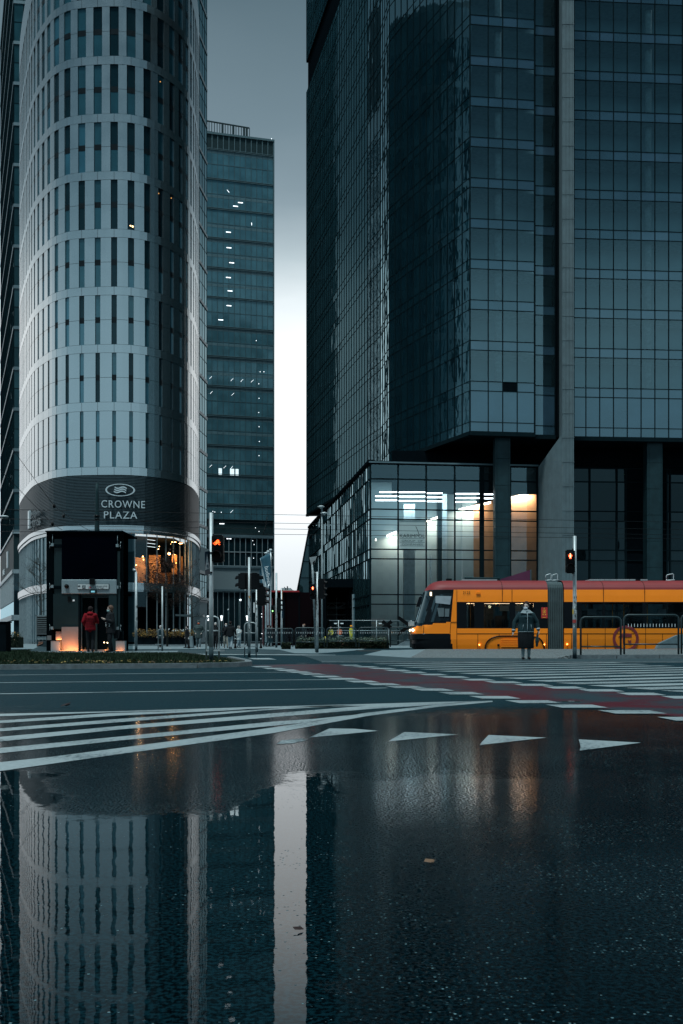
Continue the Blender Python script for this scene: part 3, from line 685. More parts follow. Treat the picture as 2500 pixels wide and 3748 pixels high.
# ================================================================ office towers beside and behind the hotel
M_FR2 = mat('facade_rail', (.10, .15, .17), .5, .4); M_TW = [glass('tower_glass_%s' % k, ior=i, wave=.01, ws=.4, body=c) for k, i, c in (('a', 1.3, (.012, .042, .052)), ('b', 1.33, (.016, .052, .064)), ('c', 1.28, (.010, .034, .042)))]
M_LOUV = mat('dark_louvre', (.012, .03, .034), .6)
M_BRICK = mat('grey_brick', (.16, .21, .225), .85, var=.12, vs=14, bump=.6, bs=30)
def plain_tower(name, lab, cat, faces, z1, mu_step, floor, extra=None, mull=M_MULD, loc=None, np_=100, z0=0):
    t = thing(name, lab, cat, loc)
    fr = MB(M_FR2); pn = Panes(); rr = random.Random(hash(name) % 97 if False else 5)
    for p0, p1 in faces:
        fc = Fac(p0, p1); n = max(1, round(fc.L / mu_step)); us = [fc.L * i / n for i in range(n + 1)]
        zs = [z0]; 
        while zs[-1] + floor < z1 - .1: zs.append(zs[-1] + floor)
        zs.append(z1)
        curtain(fc, fr.use(mull), pn, us, zs, lambda i, j: rr.choice(M_TW), .08, .10, .05, .01, rnd=rr)
        for z in zs[::2]: fc.bx(fr.use(M_FR2), 0, fc.L, z - .35, z + .2, -.05, .14)
    fr.build('facade_frame', t); pn.finish(t, 'window', np_)
    core = MB(M_LOUV); poly = [faces[0][0]] + [f[1] for f in faces]
    cx = sum(p[0] for p in poly) / len(poly); cy = sum(p[1] for p in poly) / len(poly)
    pts = [(p[0], p[1] + .4) for p in poly] + [(poly[-1][0] * 1.13 - 1.2, poly[-1][1] + 25), (poly[0][0] - 2, poly[0][1] + 25)]
    core.prism(pts, 0, z1 - .1); core.build('wall', t)
    return t
# left edge: dark tower with steeply receding floors
tl = plain_tower('office_tower', 'dark glass office tower at the far left edge with receding floor lines', 'building', [((-75.2, 229), (-56.8, 180)), ((-56.8, 180), (-44, 182))], 131, 1.6, 3.53, loc=(-60, 190, 0), np_=60, z0=19.4)
b = MB(M_MUL)
fc = Fac((-75.2, 229), (-56.8, 180)); fc2 = Fac((-56.8, 180), (-44, 182))
for f_ in (fc, fc2):
    f_.bx(b, 0, f_.L, 18.9, 19.3, -.1, .3); f_.bx(b, 0, f_.L, 12.0, 12.7, -.1, .3); f_.bx(b, 0, f_.L, 3.9, 4.8, -.1, .4)
b.build('cornice', tl)
b = MB(M_LOUV); fc.bx(b, 0, fc.L, 12.7, 18.9, -.2, .05); fc2.bx(b, 0, fc2.L, 12.7, 18.9, -.2, .05); b.build('sign_band', tl)
b = MB(mat('pale_screen', (.30, .36, .38), .5, .3, var=.2, vs=2)); fc.bx(b, 0, fc.L, 7.2, 12.0, -.2, .04)
for k in range(60): fc.bx(b, k * fc.L / 60, k * fc.L / 60 + .25, 7.2, 12, .04, .16)
b.use(M_BASEG); fc.bx(b, 0, fc.L, .2, 7.1, -.2, .03); fc2.bx(b, 0, fc2.L, .2, 12, -.2, .03); b.build('screen_wall', tl)
b = MB(M_SIGN); u_ = fc.ux(18)
fc.bx(b, fc.ux(30), fc.ux(30) + 2.6, 14.1, 17.2, .1, .3); b.build('sign_panel', tl)
text('STAGE', 1.6, M_SIGN, fc.at(fc.ux(17), 13.6, .2), fc.d if fc.d.x > 0 else -fc.d, (0, 0, 1), 'sign_lettering', tl, .15, 1.3)
# narrow bay between the hotel and the distant tower
tb = plain_tower('office_building', 'narrow dark glass building squeezed between the pale hotel and the distant lit tower', 'building', [((wx(722, 193), 193), (wx(757, 201), 201))], 130, 1.9, 3.53, loc=(-26, 195, 0), np_=80, z0=8)
b = MB(M_BRICK); f_ = Fac((wx(722, 193), 193), (wx(757, 201), 201)); f_.bx(b, 0, f_.L, 0, 8, -.1, .05); f_.bx(b, 0, f_.L, 13.5, 18, .2, .3); b.use(M_FR2); f_.bx(b, 0, f_.L, 12.9, 13.5, .2, .5); f_.bx(b, 0, f_.L, 8, 8.5, .2, .5); b.build('brick_wall', tb)

# distant tower with lit ceilings
DT = 250.0
tc_ = thing('lit_office_tower', 'distant blue glass office tower with scattered bright ceiling lights and a dark louvred top', 'building', (wx(880, DT), DT, 0))
X0, X1 = wx(755, DT), wx(1000, 254.2); fc = Fac((X0, DT), (X1, 254.2)); fr = MB(M_TMUL); pn = Panes(); rt = random.Random(9)
NB = 12; us = [fc.L * i / NB for i in range(NB + 1)]
def zt(y, D=DT): return wz(y, D)
ztop = zt(490); zl = zt(543); fl = 54.2 * DT / F
zs = [zl - fl * i for i in range(int((zl - zt(1950)) / fl) + 1)][::-1]
M_TD = [glass('lit_tower_glass_%s' % k, ior=i, wave=.008, ws=.3, body=c, rough=.08) for k, i, c in (('a', 1.6, (.046, .118, .146)), ('b', 1.6, (.052, .128, .156)), ('c', 1.6, (.042, .110, .138)))]
M_TOPS = mat('glass_spandrel', (.07, .13, .15), .3, var=.15, vs=1)
curtain(fc, fr, pn, us, zs, lambda i, j: rt.choice(M_TD), .12, .14, .06, .012, rnd=rt)
fr.use(mat('tower_rail', (.05, .10, .115), .6))
for z in zs[::-1][::2]: fc.bx(fr, 0, fc.L, z - .2, z - .06, 0, .2); fc.bx(fr, 0, fc.L, z + .12, z + .24, 0, .18)
for i, u in enumerate(us): 
    fc.bx(fr, u - .1, u + .1, zl, ztop, -.1, .25)
fc.bx(fr, -.1, fc.L + .25, ztop, ztop + .5, -.3, .4)
fc.bx(fr, fc.L, fc.L + .25, 0, ztop, -.3, .3)
# lower levels: two-row window band, brick, lobby
zb0, zb1, zb2 = zt(2070), zt(2018), zt(1965)
NB2 = 12; us2 = [fc.L * i / NB2 for i in range(NB2 + 1)]; fr.use(M_MUL)
curtain(fc, fr, pn, us2, [zb0, zb1, zb2], lambda i, j: GW[1], .16, .22, .15, .01)
curtain(fc, fr, pn, us2, [0, zt(2165)], lambda i, j: M_BASEG, .14, .2, .12, .01)
fc.bx(fr.use(M_FR2), -.3, fc.L + .2, zt(1965), zt(1955), -.2, .4); fc.bx(fr, -.3, fc.L + .2, zt(2078), zb0 - .05, -.2, .5); fc.bx(fr, -.3, fc.L + .2, zt(2163), zt(2156), -.2, .5)
fr.build('facade_frame', tc_); pn.finish(tc_, 'window', 100)
b = MB(M_BRICK); fc.bx(b, 0, fc.L, zt(2156), zt(2078), -.5, .25); b.build('brick_wall', tc_)
b = MB(M_LOUV); fc.bx(b, 0, fc.L, zl, ztop, -.5, .1)
b.prism([(X0, DT + .4), (X1, 254.6), (X1 - 3, 285), (X0 - 3, 281)], 0, ztop - .1); b.build('wall', tc_)
for j in range(len(zs) - 1):
    if rt.random() < .85: b = MB(M_TOPS); fc.bx(b, 0, fc.L, zs[j + 1] - .95, zs[j + 1] - .3, -.03, .015); b.build('spandrel', tc_)
# roof screen
D2 = 256; b = MB(M_LOUV); xa, xb = wx(755, D2), wx(913, D2); z0, z1 = zt(510, D2) - 2, zt(441, D2)
for k in range(17):
    x = xa + (xb - xa) * k / 16; w = rt.choice([.08, .08, .25]); zz1 = z1 - (x - xa) * .17; b.box(x - w, x + w, D2, D2 + .3, z0, zz1)
for zz_ in (0, 2.6):
    b.hexa([(xa, D2 - .02, z1 - zz_ - .12), (xb, D2 - .02, z1 - 1.8 - zz_ - .12), (xb, D2 + .32, z1 - 1.8 - zz_ - .12), (xa, D2 + .32, z1 - zz_ - .12)], [(xa, D2 - .02, z1 - zz_ + .12), (xb, D2 - .02, z1 - 1.8 - zz_ + .12), (xb, D2 + .32, z1 - 1.8 - zz_ + .12), (xa, D2 + .32, z1 - zz_ + .12)])
b.ball(((xa + xb) / 2 - .5, D2 + 5, z0 + .6), 3.4, 14, 8, (1.2, 1, .9)); b.build('roof_screen', tc_)
lights = [(835, 700, 'd'), (880, 742, 'h'), (862, 755, 'h'), (921, 820, 'v'), (836, 850, 'h'), (838, 907, 'h'), (848, 962, 'h'), (836, 1016, 'h'), (842, 1065, 'h'), (838, 1119, 'h'), (808, 1171, 'h'), (938, 1247, 's'), (952, 1361, 's'), (966, 1361, 's'), (947, 1405, 's'), (771, 1382, 'u'), (849, 1390, 'u'), (885, 1393, 'u'), (923, 1395, 'u'), (773, 1437, 'u'), (852, 1443, 'u'), (948, 1458, 's'), (947, 1510, 's'), (948, 1562, 's'), (949, 1616, 's'), (948, 1668, 's'), (771, 1706, 'u'), (823, 1709, 'u'), (848, 1711, 'u'), (779, 1872, 's'), (810, 1875, 's'), (848, 1872, 'u'), (812, 1917, 'h'), (935, 1932, 's'), (948, 1945, 's'), (786, 1874, 's'), (838, 1972, 'h'), (925, 1979, 's'), (930, 1993, 's'), (928, 2043, 's'), (992, 512, 's')]
for x, y, k in lights:
    u = fc.ux(x); D = fc.at(u, 0).y; z = wz(y, D); c = fc.at(u, z, .05 if y != 512 else .6)
    w, h, s_ = {'h': (.58, .085, 0), 'u': (.30, .03, .31), 'd': (.26, .05, -.3), 'v': (.05, .32, 0), 's': (.07, .07, 0)}[k]
    b = MB(M_LAMPC); b.obox(c, fc.d * w + Vector((0, 0, s_)), fc.n * .03, Vector((0, 0, h))); b.build('ceiling_light' if k != 's' else 'spot_light', tc_)
b = MB(emitter('lit_room', (.8, .95, 1), .75))
for x0, x1 in ((800, 812), (842, 858), (862, 873)):
    u0, u1 = fc.ux(x0), fc.ux(x1); fc.bx(b, u0, u1, wz(1738, DT), wz(1712, DT), .02, .045)
b.build('lit_room', tc_)
# ================================================================ glass skyscraper on the right
PITCH = 3.725; SP = .87
M_FRONT = [glass('front_glass_%s' % k, tint=t, ior=i, wave=.0012, ws=.5) for k, t, i in (('a', (.50, .66, .70), 2.05), ('b', (.48, .65, .69), 2.1))]
M_FSP = [glass('front_spandrel_%s' % k, ior=2.05, wave=.001, ws=.5, body=c) for k, c in (('a', (.020, .044, .066)), ('b', (.017, .040, .058)), ('c', (.025, .050, .075)))]
M_SIDE = [glass('side_glass_%s' % k, ior=i, wave=.016, ws=.85, body=c) for k, i, c in (('a', 2.9, (.003, .014, .02)), ('b', 2.7, (.004, .018, .025)))]
M_SIDE1 = [glass('far_side_glass_%s' % k, ior=i, wave=.010, ws=.7, body=c, gt=(.26, .44, .50)) for k, i, c in (('a', 1.18, (.010, .034, .044)), ('b', 1.2, (.014, .044, .055)))]
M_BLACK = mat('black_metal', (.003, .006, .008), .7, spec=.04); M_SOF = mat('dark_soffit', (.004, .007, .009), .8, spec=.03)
M_PIL = mat('dark_stone_pillar', (.009, .028, .034), .5, var=.2, vs=1.5, spec=.2)
M_RIBC = mat('ribbed_concrete', (.105, .15, .165), .8, var=.15, vs=1.2, bump=.3, bs=20)
sk = thing('glass_skyscraper', 'huge dark glass skyscraper with a mirrored corner rising above the tram', 'skyscraper', (15, 105, 0))
zb = 19.5; ZT = 92.0
def levels(z0, z1, inv=False):
    zs = [z0 + .12]; z = z0 + .12 + SP; k = 0
    while z < z1:
        zs.append(z); z += (PITCH - SP) if k % 2 == 0 else SP; k += 1
    return zs
ZS = levels(zb, ZT)
A0 = Vector((11.75, 95)); dA = Vector((math.cos(R(7.4)), math.sin(R(7.4))))
fA = Fac(A0, A0 + dA * 6.13)
fB = Fac((wx(1957, 96.7), 96.7), (wx(2032, 96.9), 96.9))
C0 = Vector((wx(2100, 97.5), 97.5)); dC = Vector((math.cos(R(4.4)), math.sin(R(4.4))))
fC = Fac(C0, C0 + dC * 26)
fr = MB(M_MULD); pn = Panes(); rs = random.Random(21)
def frontm(i, j):
    if j % 2 == 0: return rs.choice(M_FSP)
    if j == 1: return M_FSP[0]
    return rs.choice(M_FRONT)
usA = [fA.ux(x) for x in (1721, 1787, 1840, 1893, 1956)]
curtain(fA, fr, pn, usA, ZS, lambda i, j: (M_BLACK if (i == 2 and j == 2) else frontm(i, j)), .08, .07, .05, .002, rnd=rs)
usB = [0.03, fB.L - .03]
curtain(fB, fr, pn, usB, ZS, frontm, .08, .07, .05, .002, rnd=rs)
usC = [fC.ux(x) for x in (2101, 2144.5, 2195, 2245.5, 2296, 2346.5, 2397, 2447.5)]; w_ = usC[-1] - usC[-2]
while usC[-1] + w_ < 26: usC.append(usC[-1] + w_)
curtain(fC, fr, pn, usC, ZS, frontm, .08, .07, .05, .002, rnd=rs)
# F2 (mirroring the hotel) and the stepped far side
c2 = Vector((-.389, .921)); E2 = A0 + c2 * 17.1
f2 = Fac(E2, A0, (-.9, -.4))
E3 = E2 + Vector((-.13, .9915)) * 5.6; E4 = E3 + Vector((-.27, .963)) * 5.0; E5 = E4 + Vector((-.2205, .9754)) * 37.8
f3 = Fac(E3, E2, (-1, -.1)); f4 = Fac(E4, E3, (-1, -.2)); f5 = Fac(E5, E4, (-1, -.2))
for f_, n, mm in ((f2, 12, M_SIDE), (f3, 4, M_SIDE), (f4, 4, M_SIDE), (f5, 28, M_SIDE1)):
    us = [f_.L * i / n for i in range(n + 1)]
    curtain(f_, fr, pn, us, ZS if f_ is f2 else [z for z in ZS if z < 85.8], lambda i, j: mm[(i * 7 + j * 3) % 2] if j % 2 else mm[1], .07, .05, .05, .003, rnd=rs)
for f_, n in ((f3, 4), (f4, 4), (f5, 28)):
    curtain(f_, fr, pn, [f_.L * i / n for i in range(n + 1)], [88.5] + [z for z in levels(88.5, 110)][1:], lambda i, j: M_SIDE1[0], .07, .05, .05, .004, rnd=rs)
for f_ in (fA, fB, fC, f2, f3, f4, f5): f_.bx(fr, -.02, f_.L + .02, zb - .25, zb + .08, -.3, .13)
fr.build('facade_frame', sk); pn.finish(sk, 'window', 100)
# body: spandrel backs, floors, ceilings and columns behind the glass
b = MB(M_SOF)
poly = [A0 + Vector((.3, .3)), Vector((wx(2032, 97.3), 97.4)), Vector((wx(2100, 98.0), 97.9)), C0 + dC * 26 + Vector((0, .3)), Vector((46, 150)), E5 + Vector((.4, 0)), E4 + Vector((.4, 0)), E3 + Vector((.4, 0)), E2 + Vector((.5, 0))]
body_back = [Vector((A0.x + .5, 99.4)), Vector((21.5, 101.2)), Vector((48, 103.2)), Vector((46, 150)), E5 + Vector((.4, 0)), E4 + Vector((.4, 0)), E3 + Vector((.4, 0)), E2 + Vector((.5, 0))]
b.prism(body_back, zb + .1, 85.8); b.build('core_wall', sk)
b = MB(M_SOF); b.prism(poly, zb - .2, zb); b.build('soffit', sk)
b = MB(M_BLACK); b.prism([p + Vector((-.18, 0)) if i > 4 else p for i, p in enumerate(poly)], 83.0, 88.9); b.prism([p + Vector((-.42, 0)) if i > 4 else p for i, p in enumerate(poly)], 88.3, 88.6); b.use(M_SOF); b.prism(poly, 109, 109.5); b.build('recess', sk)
b = MB(mat('office_ceiling', (.55, .60, .60), .8))
for j in range(0, len(ZS) - 1, 2):
    z = ZS[j]
    b.prism([A0 + Vector((.35, .35)), Vector((wx(2030, 97.2), 97.2)), Vector((21.4, 101.1)), Vector((A0.x + .5, 99.3))], z + .1, z + .7)
    b.prism([C0 + Vector((.2, .3)), C0 + dC * 25.8 + Vector((0, .3)), Vector((47.8, 103.1)), Vector((21.8, 101.1))], z + .1, z + .7)
b.build('floor_slab', sk)
b = MB(mat('office_wall', (.36, .50, .53), .8, var=.1, vs=.6)); b.prism([(A0.x + .5, 98.6), (21.4, 100.5), (21.4, 100.6), (A0.x + .5, 98.7)], zb + 1, 85); b.prism([(21.8, 100.4), (47.5, 102.4), (47.5, 102.5), (21.8, 100.5)], zb + 1, 85); b.build('partition', sk)
b = MB(mat('inner_column', (.74, .80, .80), .7))
for x, D in ((1822, 96.6), (2372, 99.4), (2500 + 130, 100)):
    b.tube([(wx(x, D), D, zb + 1), (wx(x, D), D, 85)], .32, 16)
b.build('inner_column', sk)
# shadow joint and ribbed pier
b = MB(M_BLACK); b.box(wx(2031, 97.5), wx(2062, 97.5), 97.2, 99, zb, 110); b.build('shadow_joint', sk)
b = MB(M_RIBC); xl, xr = wx(2058, 94), wx(2101, 94)
b.prism([(xl, 94), (xr, 94), (xr + .3, 97.4), (xr + .3, 99.5), (wx(2046, 98), 98.5)], zb - .3, 110)
lo = [(xl, 94), (xr, 94), (xr + .3, 99), (wx(1968, 99.0), 99.2)]; b.prism(lo, 0, 16.9)
hi = [(xl, 94), (xr, 94), (xr + .3, 99), (wx(2044, 98.5), 98.6)]
b.hexa([(*p, 16.9) for p in lo], [(*p, zb - .3) for p in hi])
b.use(M_JOINT); b.box(xl + .02, xr - .02, 93.97, 94.0, 0, 110); b.use(M_RIBC)
for k in range(8):
    x = xl + .02 + (xr - xl - .04) * k / 8; b.box(x, x + .085, 93.88, 93.97, 0, 110)
sp0, sp1 = Vector((xl, 94)), Vector((wx(1968, 99.0), 99.2)); fs_ = Fac(sp1, sp0)
for k in range(16): b.use(M_JOINT); fs_.bx(b, k * fs_.L / 16 + .1, k * fs_.L / 16 + .14, 0, 16.9, -.01, .012)
b.build('ribbed_pier', sk)
pj = MB(M_JOINT); z = 1.2
while z < 88: pj.box(xl - .01, xr + .01, 93.86, 93.97, z, z + .03); z += 2.2
pj.build('pier_joint', sk)
# pillars and the dark recess under the overhang
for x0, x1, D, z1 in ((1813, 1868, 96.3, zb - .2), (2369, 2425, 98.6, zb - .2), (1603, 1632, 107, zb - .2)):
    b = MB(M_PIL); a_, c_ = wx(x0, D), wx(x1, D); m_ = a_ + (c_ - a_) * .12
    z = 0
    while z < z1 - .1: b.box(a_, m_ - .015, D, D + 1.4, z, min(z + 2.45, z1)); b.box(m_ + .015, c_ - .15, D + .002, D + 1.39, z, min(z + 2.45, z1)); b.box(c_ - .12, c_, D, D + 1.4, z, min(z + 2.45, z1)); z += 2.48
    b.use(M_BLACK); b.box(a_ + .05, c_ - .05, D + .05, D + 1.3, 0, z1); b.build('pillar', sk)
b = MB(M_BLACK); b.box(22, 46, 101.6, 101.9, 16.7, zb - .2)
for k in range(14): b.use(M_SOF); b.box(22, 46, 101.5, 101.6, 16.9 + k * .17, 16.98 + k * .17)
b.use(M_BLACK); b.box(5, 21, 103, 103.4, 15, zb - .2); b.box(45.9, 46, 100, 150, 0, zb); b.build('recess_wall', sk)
fL = Fac((wx(2095, 101), 101), (46, 102.6)); fr = MB(M_MULD); pn = Panes()
usL = [0] + [fL.ux(x) for x in (2158, 2257, 2290, 2440, 2452, 2540, 2640)] + [fL.L]
zL = [0.1] + [wz(y, 101) for y in (2235, 2187, 2051, 2013, 1907, 1871, 1763, 1713)]
M_LOB = [glass('lobby_dark_glass_%s' % k, ior=i, wave=.03, ws=.55, body=c) for k, i, c in (('a', 1.4, (.001, .005, .007)), ('b', 1.34, (.002, .007, .009)))]
curtain(fL, fr, pn, usL, zL, lambda i, j: M_BLACK if i in (3,) else M_LOB[(i + j) % 2], .16, .10, .12, .02, rnd=rs)
fr.build('lobby_frame', sk); pn.finish(sk, 'lobby_glass', 60)

# ================================================================ glazed entrance hall (podium)
pod = thing('glass_entrance_hall', 'low glazed entrance hall with glowing strip lights left of the tall pillar', 'building', (8, 100, 0))
Q0 = Vector((2.68, 97)); dP = Vector((math.cos(R(7.4)), math.sin(R(7.4)))); fP = Fac(Q0, Q0 + dP * 16.2)
dl = Vector((-.130, .9915)); Q1 = Q0 + dl * 57.7; fQ = Fac(Q1, Q0, (-1, -.1))
M_HALL = glass('hall_glass', tint=(.66, .73, .75), ior=1.85, wave=.0012, ws=.4)
M_HALLS = [glass('hall_side_glass_%s' % k, ior=i, wave=.03, ws=.45, body=c) for k, i, c in (('a', 1.55, (.012, .032, .036)), ('b', 1.5, (.015, .038, .042)))]
zp = [0.05] + [wz(y, 97) for y in (2211.5, 2176, 2045, 2010, 1899, 1863, 1752, 1697)]
fr = MB(M_MULD); pn = Panes()
usP = [fP.ux(x) for x in (1356, 1457, 1560, 1664.5, 1763, 1813, 1868, 1966)]
curtain(fP, fr, pn, usP, zp, lambda i, j: None if i == 5 else M_HALL, .12, .11, .12, .003, rnd=rs)
fP.bx(fr, usP[4] - .2, usP[4] + .2, 0, zp[-1], -.06, .16)
fP.bx(fr.use(M_FR2), -.15, fP.L, zp[-1] + .06, zp[-1] + .2, -.3, .25); fP.bx(fr.use(M_BLACK), -.1, fP.L, zp[-1] - .05, zp[-1] + .06, -.3, .14)
# side wall with slanted far end and an entrance opening
usQ = [i * 1.37 for i in range(int(fQ.L / 1.37) + 1)]; usQ.append(fQ.L)
uo0, uo1 = fQ.ux(1192), fQ.ux(1302); uo0, uo1 = min(uo0, uo1), max(uo0, uo1); zo = wz(2150, fQ.at((uo0 + uo1) / 2, 0).y)
far = 5.9
def sx(u, z): return fQ.at(u, z)
rq = random.Random(4); fr.use(M_MULD)
for i in range(len(usQ) - 1):
    for j in range(len(zp) - 1):
        u0, u1, z0, z1 = usQ[i], usQ[i + 1], zp[j], zp[j + 1]
        t = rq.uniform(-.01, .01); pn.add([fQ.at(u0, z0, t), fQ.at(u1, z0, -t), fQ.at(u1, z1, -t), fQ.at(u0, z1, t)], M_HALLS[(i + j) % 2])
for u in usQ:
    fQ.bx(fr, u - .05, u + .05, 0, zp[-1], -.05, .05)
for z in zp:
    fQ.bx(fr, 0, fQ.L, z - .05, z + .05, -.04, .06)
# leaning far end
e0 = Q1; zt_ = zp[-1]; eb = Vector((wx(1088, Q1.y), Q1.y))
fr.use(M_HALLS[0]); fr.face((eb.x, eb.y, 0), (e0.x, e0.y, 0), (e0.x, e0.y, zt_), (eb.x, eb.y, wz(2165, Q1.y)))
fr.use(M_MULD); fr.tube([(eb.x, eb.y - .05, 0), (eb.x, eb.y - .05, wz(2165, Q1.y)), (e0.x, e0.y - .05, zt_)], .12, 6)
for k in range(1, 7):
    z = zt_ * k / 7; xe = eb.x if z < wz(2165, Q1.y) else eb.x + (e0.x - eb.x) * (z - wz(2165, Q1.y)) / (zt_ - wz(2165, Q1.y))
    fr.box(xe, e0.x, e0.y - .1, e0.y - .02, z - .05, z + .05)
fQ.bx(fr.use(M_BLACK), -.1, fQ.L + .15, zp[-1] + .05, zp[-1] + .35, -.4, .2)
fr.build('facade_frame', pod); pn.finish(pod, 'glass_pane', 100)
b = MB(M_SOF); b.prism([Q0 + Vector((.2, .1)), Q0 + dP * 16.1 + Vector((0, .2)), Vector((19, 112)), Vector((1.5, 112))], zp[-1] + .05, zp[-1] + .3)
b.prism([(.6, 112), (16, 112), (8, 150), (-4.5, 150)], zp[-1] + .05, zp[-1] + .3); b.build('roof', pod)
# interior
M_WALLI = mat('hall_wall', (.38, .50, .53), .7, var=.06, vs=.5); M_ORG = mat('hall_timber', (.42, .22, .11), .5, var=.2, vs=.8)
b = MB(M_WALLI); b.box(1.6, 12.6, 108.6, 108.8, .1, zp[-1]); b.prism([(1.6, 98.4), (1.9, 98.4), (1.2, 108), (.9, 108)], 0.1, zp[-1]) if False else None
b.use(M_ORG); ow0 = wx(1734, 108); zs_ = lambda X: wz(1866 - (X * 3800 / 108 + 1250 - 1680) * .2333, 108); b.extr([(ow0, 108.0, .1), (21, 108.0, .1), (21, 108.0, zs_(21) + .15), (ow0, 108.0, zs_(ow0) + .15)], (0, .2, 0)); b.use(M_WALLI); b.box(12.6, ow0 + .3, 108.3, 108.5, .1, zp[-1]); b.box(wx(1868, 108), 21, 108.5, 108.7, 11, zp[-1])
b.use(M_SOF); b.box(ow0 + .3, wx(1868, 108), 108.5, 108.7, 11, zp[-1]); b.use(mat('hall_floor', (.12, .14, .14), .3)); b.box(1.8, 21, 99.5, 108.6, .02, .1); b.use(M_SOF); b.box(20.9, 21.1, 99.6, 108, 0, zp[-1]); b.build('interior_wall', pod)
b = MB(mat('hall_column', (.60, .70, .72), .7)); b.box(wx(1478, 102), wx(1519, 102), 102, 103, .1, wz(1845, 102)); b.box(wx(1620, 103), wx(1636, 103), 103, 103.6, .1, wz(1800, 103)); b.box(wx(1572, 104), wx(1580, 104), 104, 104.4, .1, 9); b.build('interior_column', pod)
M_STRIP = emitter('light_strip', (.95, .98, 1), 7)
b = MB(M_STRIP)
for y0, x0, x1 in ((1801, 1389, 1453), (1816, 1374, 1453), (1831, 1374, 1453), (1801.5, 1459, 1556), (1817, 1459, 1556), (1833, 1459, 1556), (1805, 1563, 1620), (1820, 1563, 1620), (1835, 1563, 1620), (1807, 1667, 1760), (1822.5, 1667, 1760), (1837, 1667, 1744), (1809, 1768, 1810), (1824, 1768, 1810)):
    D = 100.5; b.box(wx(x0, D), wx(x1, D), D, D + .12, wz(y0, D) - .05, wz(y0, D) + .05)
b.use(emitter('stair_strip', (1, .9, .78), 14))
for x0, y0, x1, y1 in ((1416, 1962, 1451, 1947), (1562, 1908, 1620, 1887), (1680, 1866, 1762, 1848), (1768, 1846, 1796, 1839), (1869, 1823, 1950, 1803), (1374, 1976, 1378, 1976)):
    D = 107.7; p0, p1 = P(x0, y0, D), P(x1, y1, D); b.obox((p0 + p1) / 2, (p1 - p0) / 2, (0, .05, 0), (0, 0, .09))
b.build('strip_light', pod)
def alight(p, sx_, sy_, rot, e, col):
    l = bpy.data.lights.new('strip_or_fill_lamp', 'AREA'); l.shape = 'RECTANGLE'; l.size = sx_; l.size_y = sy_; l.energy = e; l.color = col
    o = bpy.data.objects.new('strip_or_fill_lamp', l); COL.objects.link(o); o.location = p; o.rotation_euler = rot; return o
# the lamps in the stair strips shine down the back wall
for x0, y0, x1, y1, e in ((1562, 1908, 1620, 1887, 200), (1670, 1868, 1762, 1848, 300), (1869, 1823, 1950, 1803, 300), (1416, 1962, 1451, 1947, 120)):
    D = 107.6; p0, p1 = P(x0, y0, D), P(x1, y1, D); d = p1 - p0
    o = alight((p0 + p1) / 2 + Vector((0, -.05, -.12)), d.length, .12, (0, 0, 0), e, (1, .80, .62)); o.rotation_euler = (Matrix.Rotation(-math.atan2(d.z, d.x), 3, 'Y') @ Matrix.Rotation(R(18), 3, 'X')).to_euler()
alight((7.5, 100.7, 14.2), 9, .4, (R(90), 0, 0), 420, (.72, .92, 1))  # added unseen fill lamp, turned to the back wall to brighten the hall
# door sign on the glass
b = MB(mat('sign_film', (.36, .43, .42), .6, var=.03)); fP.bx(b, usP[1] + .10, usP[2] - .10, zp[4] + .08, zp[5] - .08, .01, .03); b.build('sign_panel', pod)
M_LET = mat('sign_letters', (.04, .06, .06), .6)
uc = (usP[1] + usP[2]) / 2
for s_, z, sz, sx_ in (('KARIMPOL', wz(1970, 98), .50, 1.02), ('GROUP  OF', wz(1985, 98), .26, 1.5), ('COMPANIES', wz(1997.5, 98), .24, 1.55)):
    text(s_, sz, M_LET, fP.at(uc, z, .035), fP.d, (0, 0, 1), 'sign_lettering', pod, .01, sx_)
b = MB(M_LET)
for z in (wz(1973, 98), wz(1987, 98), wz(2000, 98)): fP.bx(b, uc - 1.2, uc + 1.2, z - .015, z + .015, .03, .038)
b.build('sign_line', pod)
# entrance hall side opening frame
D = 108; px0, px1, pz_ = wx(1178, D), wx(1308, D), wz(2150, D)
b = MB(M_BLACK); b.box(px0, px0 + .45, D, D + 16, 0, pz_ + .9); b.box(px1 - .3, px1, D, D + 6, 0, pz_ + .9); b.box(px0 + .45, px1 - .3, D, D + 16, pz_, pz_ + .9); b.box(px0 + .45, px1 + 1, D + 15.8, D + 16, 0, pz_); b.box(px1 - .3, px1 + 1.2, D + 6, D + 16, 0, pz_ + .9)
b.use(M_MUL); b.box(px1 - .55, px1 - .35, D - .1, D - .02, .3, wz(2175, D)); b.build('entrance_portal', pod)
b = MB(mat('shuttering', (.13, .18, .19), .8, var=.4, vs=3)); b.box(wx(1200, 122), wx(1235, 122), 121, 121.2, .1, 4.2); b.build('inner_wall', pod)
# scaffolding in the entrance
sc = thing('scaffold', 'steel scaffold tower standing in the glass hall entrance', 'scaffold', (wx(1240, 114), 114, 0))
b = MB(M_MUL); D = 114
for x in (1197, 1232, 1272):
    b.tube([(wx(x, D), D, 0), (wx(x, D), D, wz(2185, D))], .035, 6); b.tube([(wx(x, D + 2), D + 2, 0), (wx(x, D + 2), D + 2, wz(2185, D))], .035, 6)
for y in (2207, 2222, 2250, 2300, 2330): b.tube([(wx(1192, D), D, wz(y, D)), (wx(1274, D), D, wz(y, D))], .035, 6)
for x0, y0, x1, y1 in ((1197, 2222, 1215, 2207), (1215, 2207, 1235, 2222), (1240, 2222, 1270, 2208), (1200, 2290, 1270, 2255), (1200, 2262, 1268, 2310)): b.tube([P(x0, y0, D), P(x1, y1, D)], .025, 6)
b.build('frame', sc); b = MB(M_CONC)
for y in (2250, 2226): b.box(wx(1195, D), wx(1273, D), D, D + 2, wz(y, D) - .05, wz(y, D))
b.build('platform', sc)
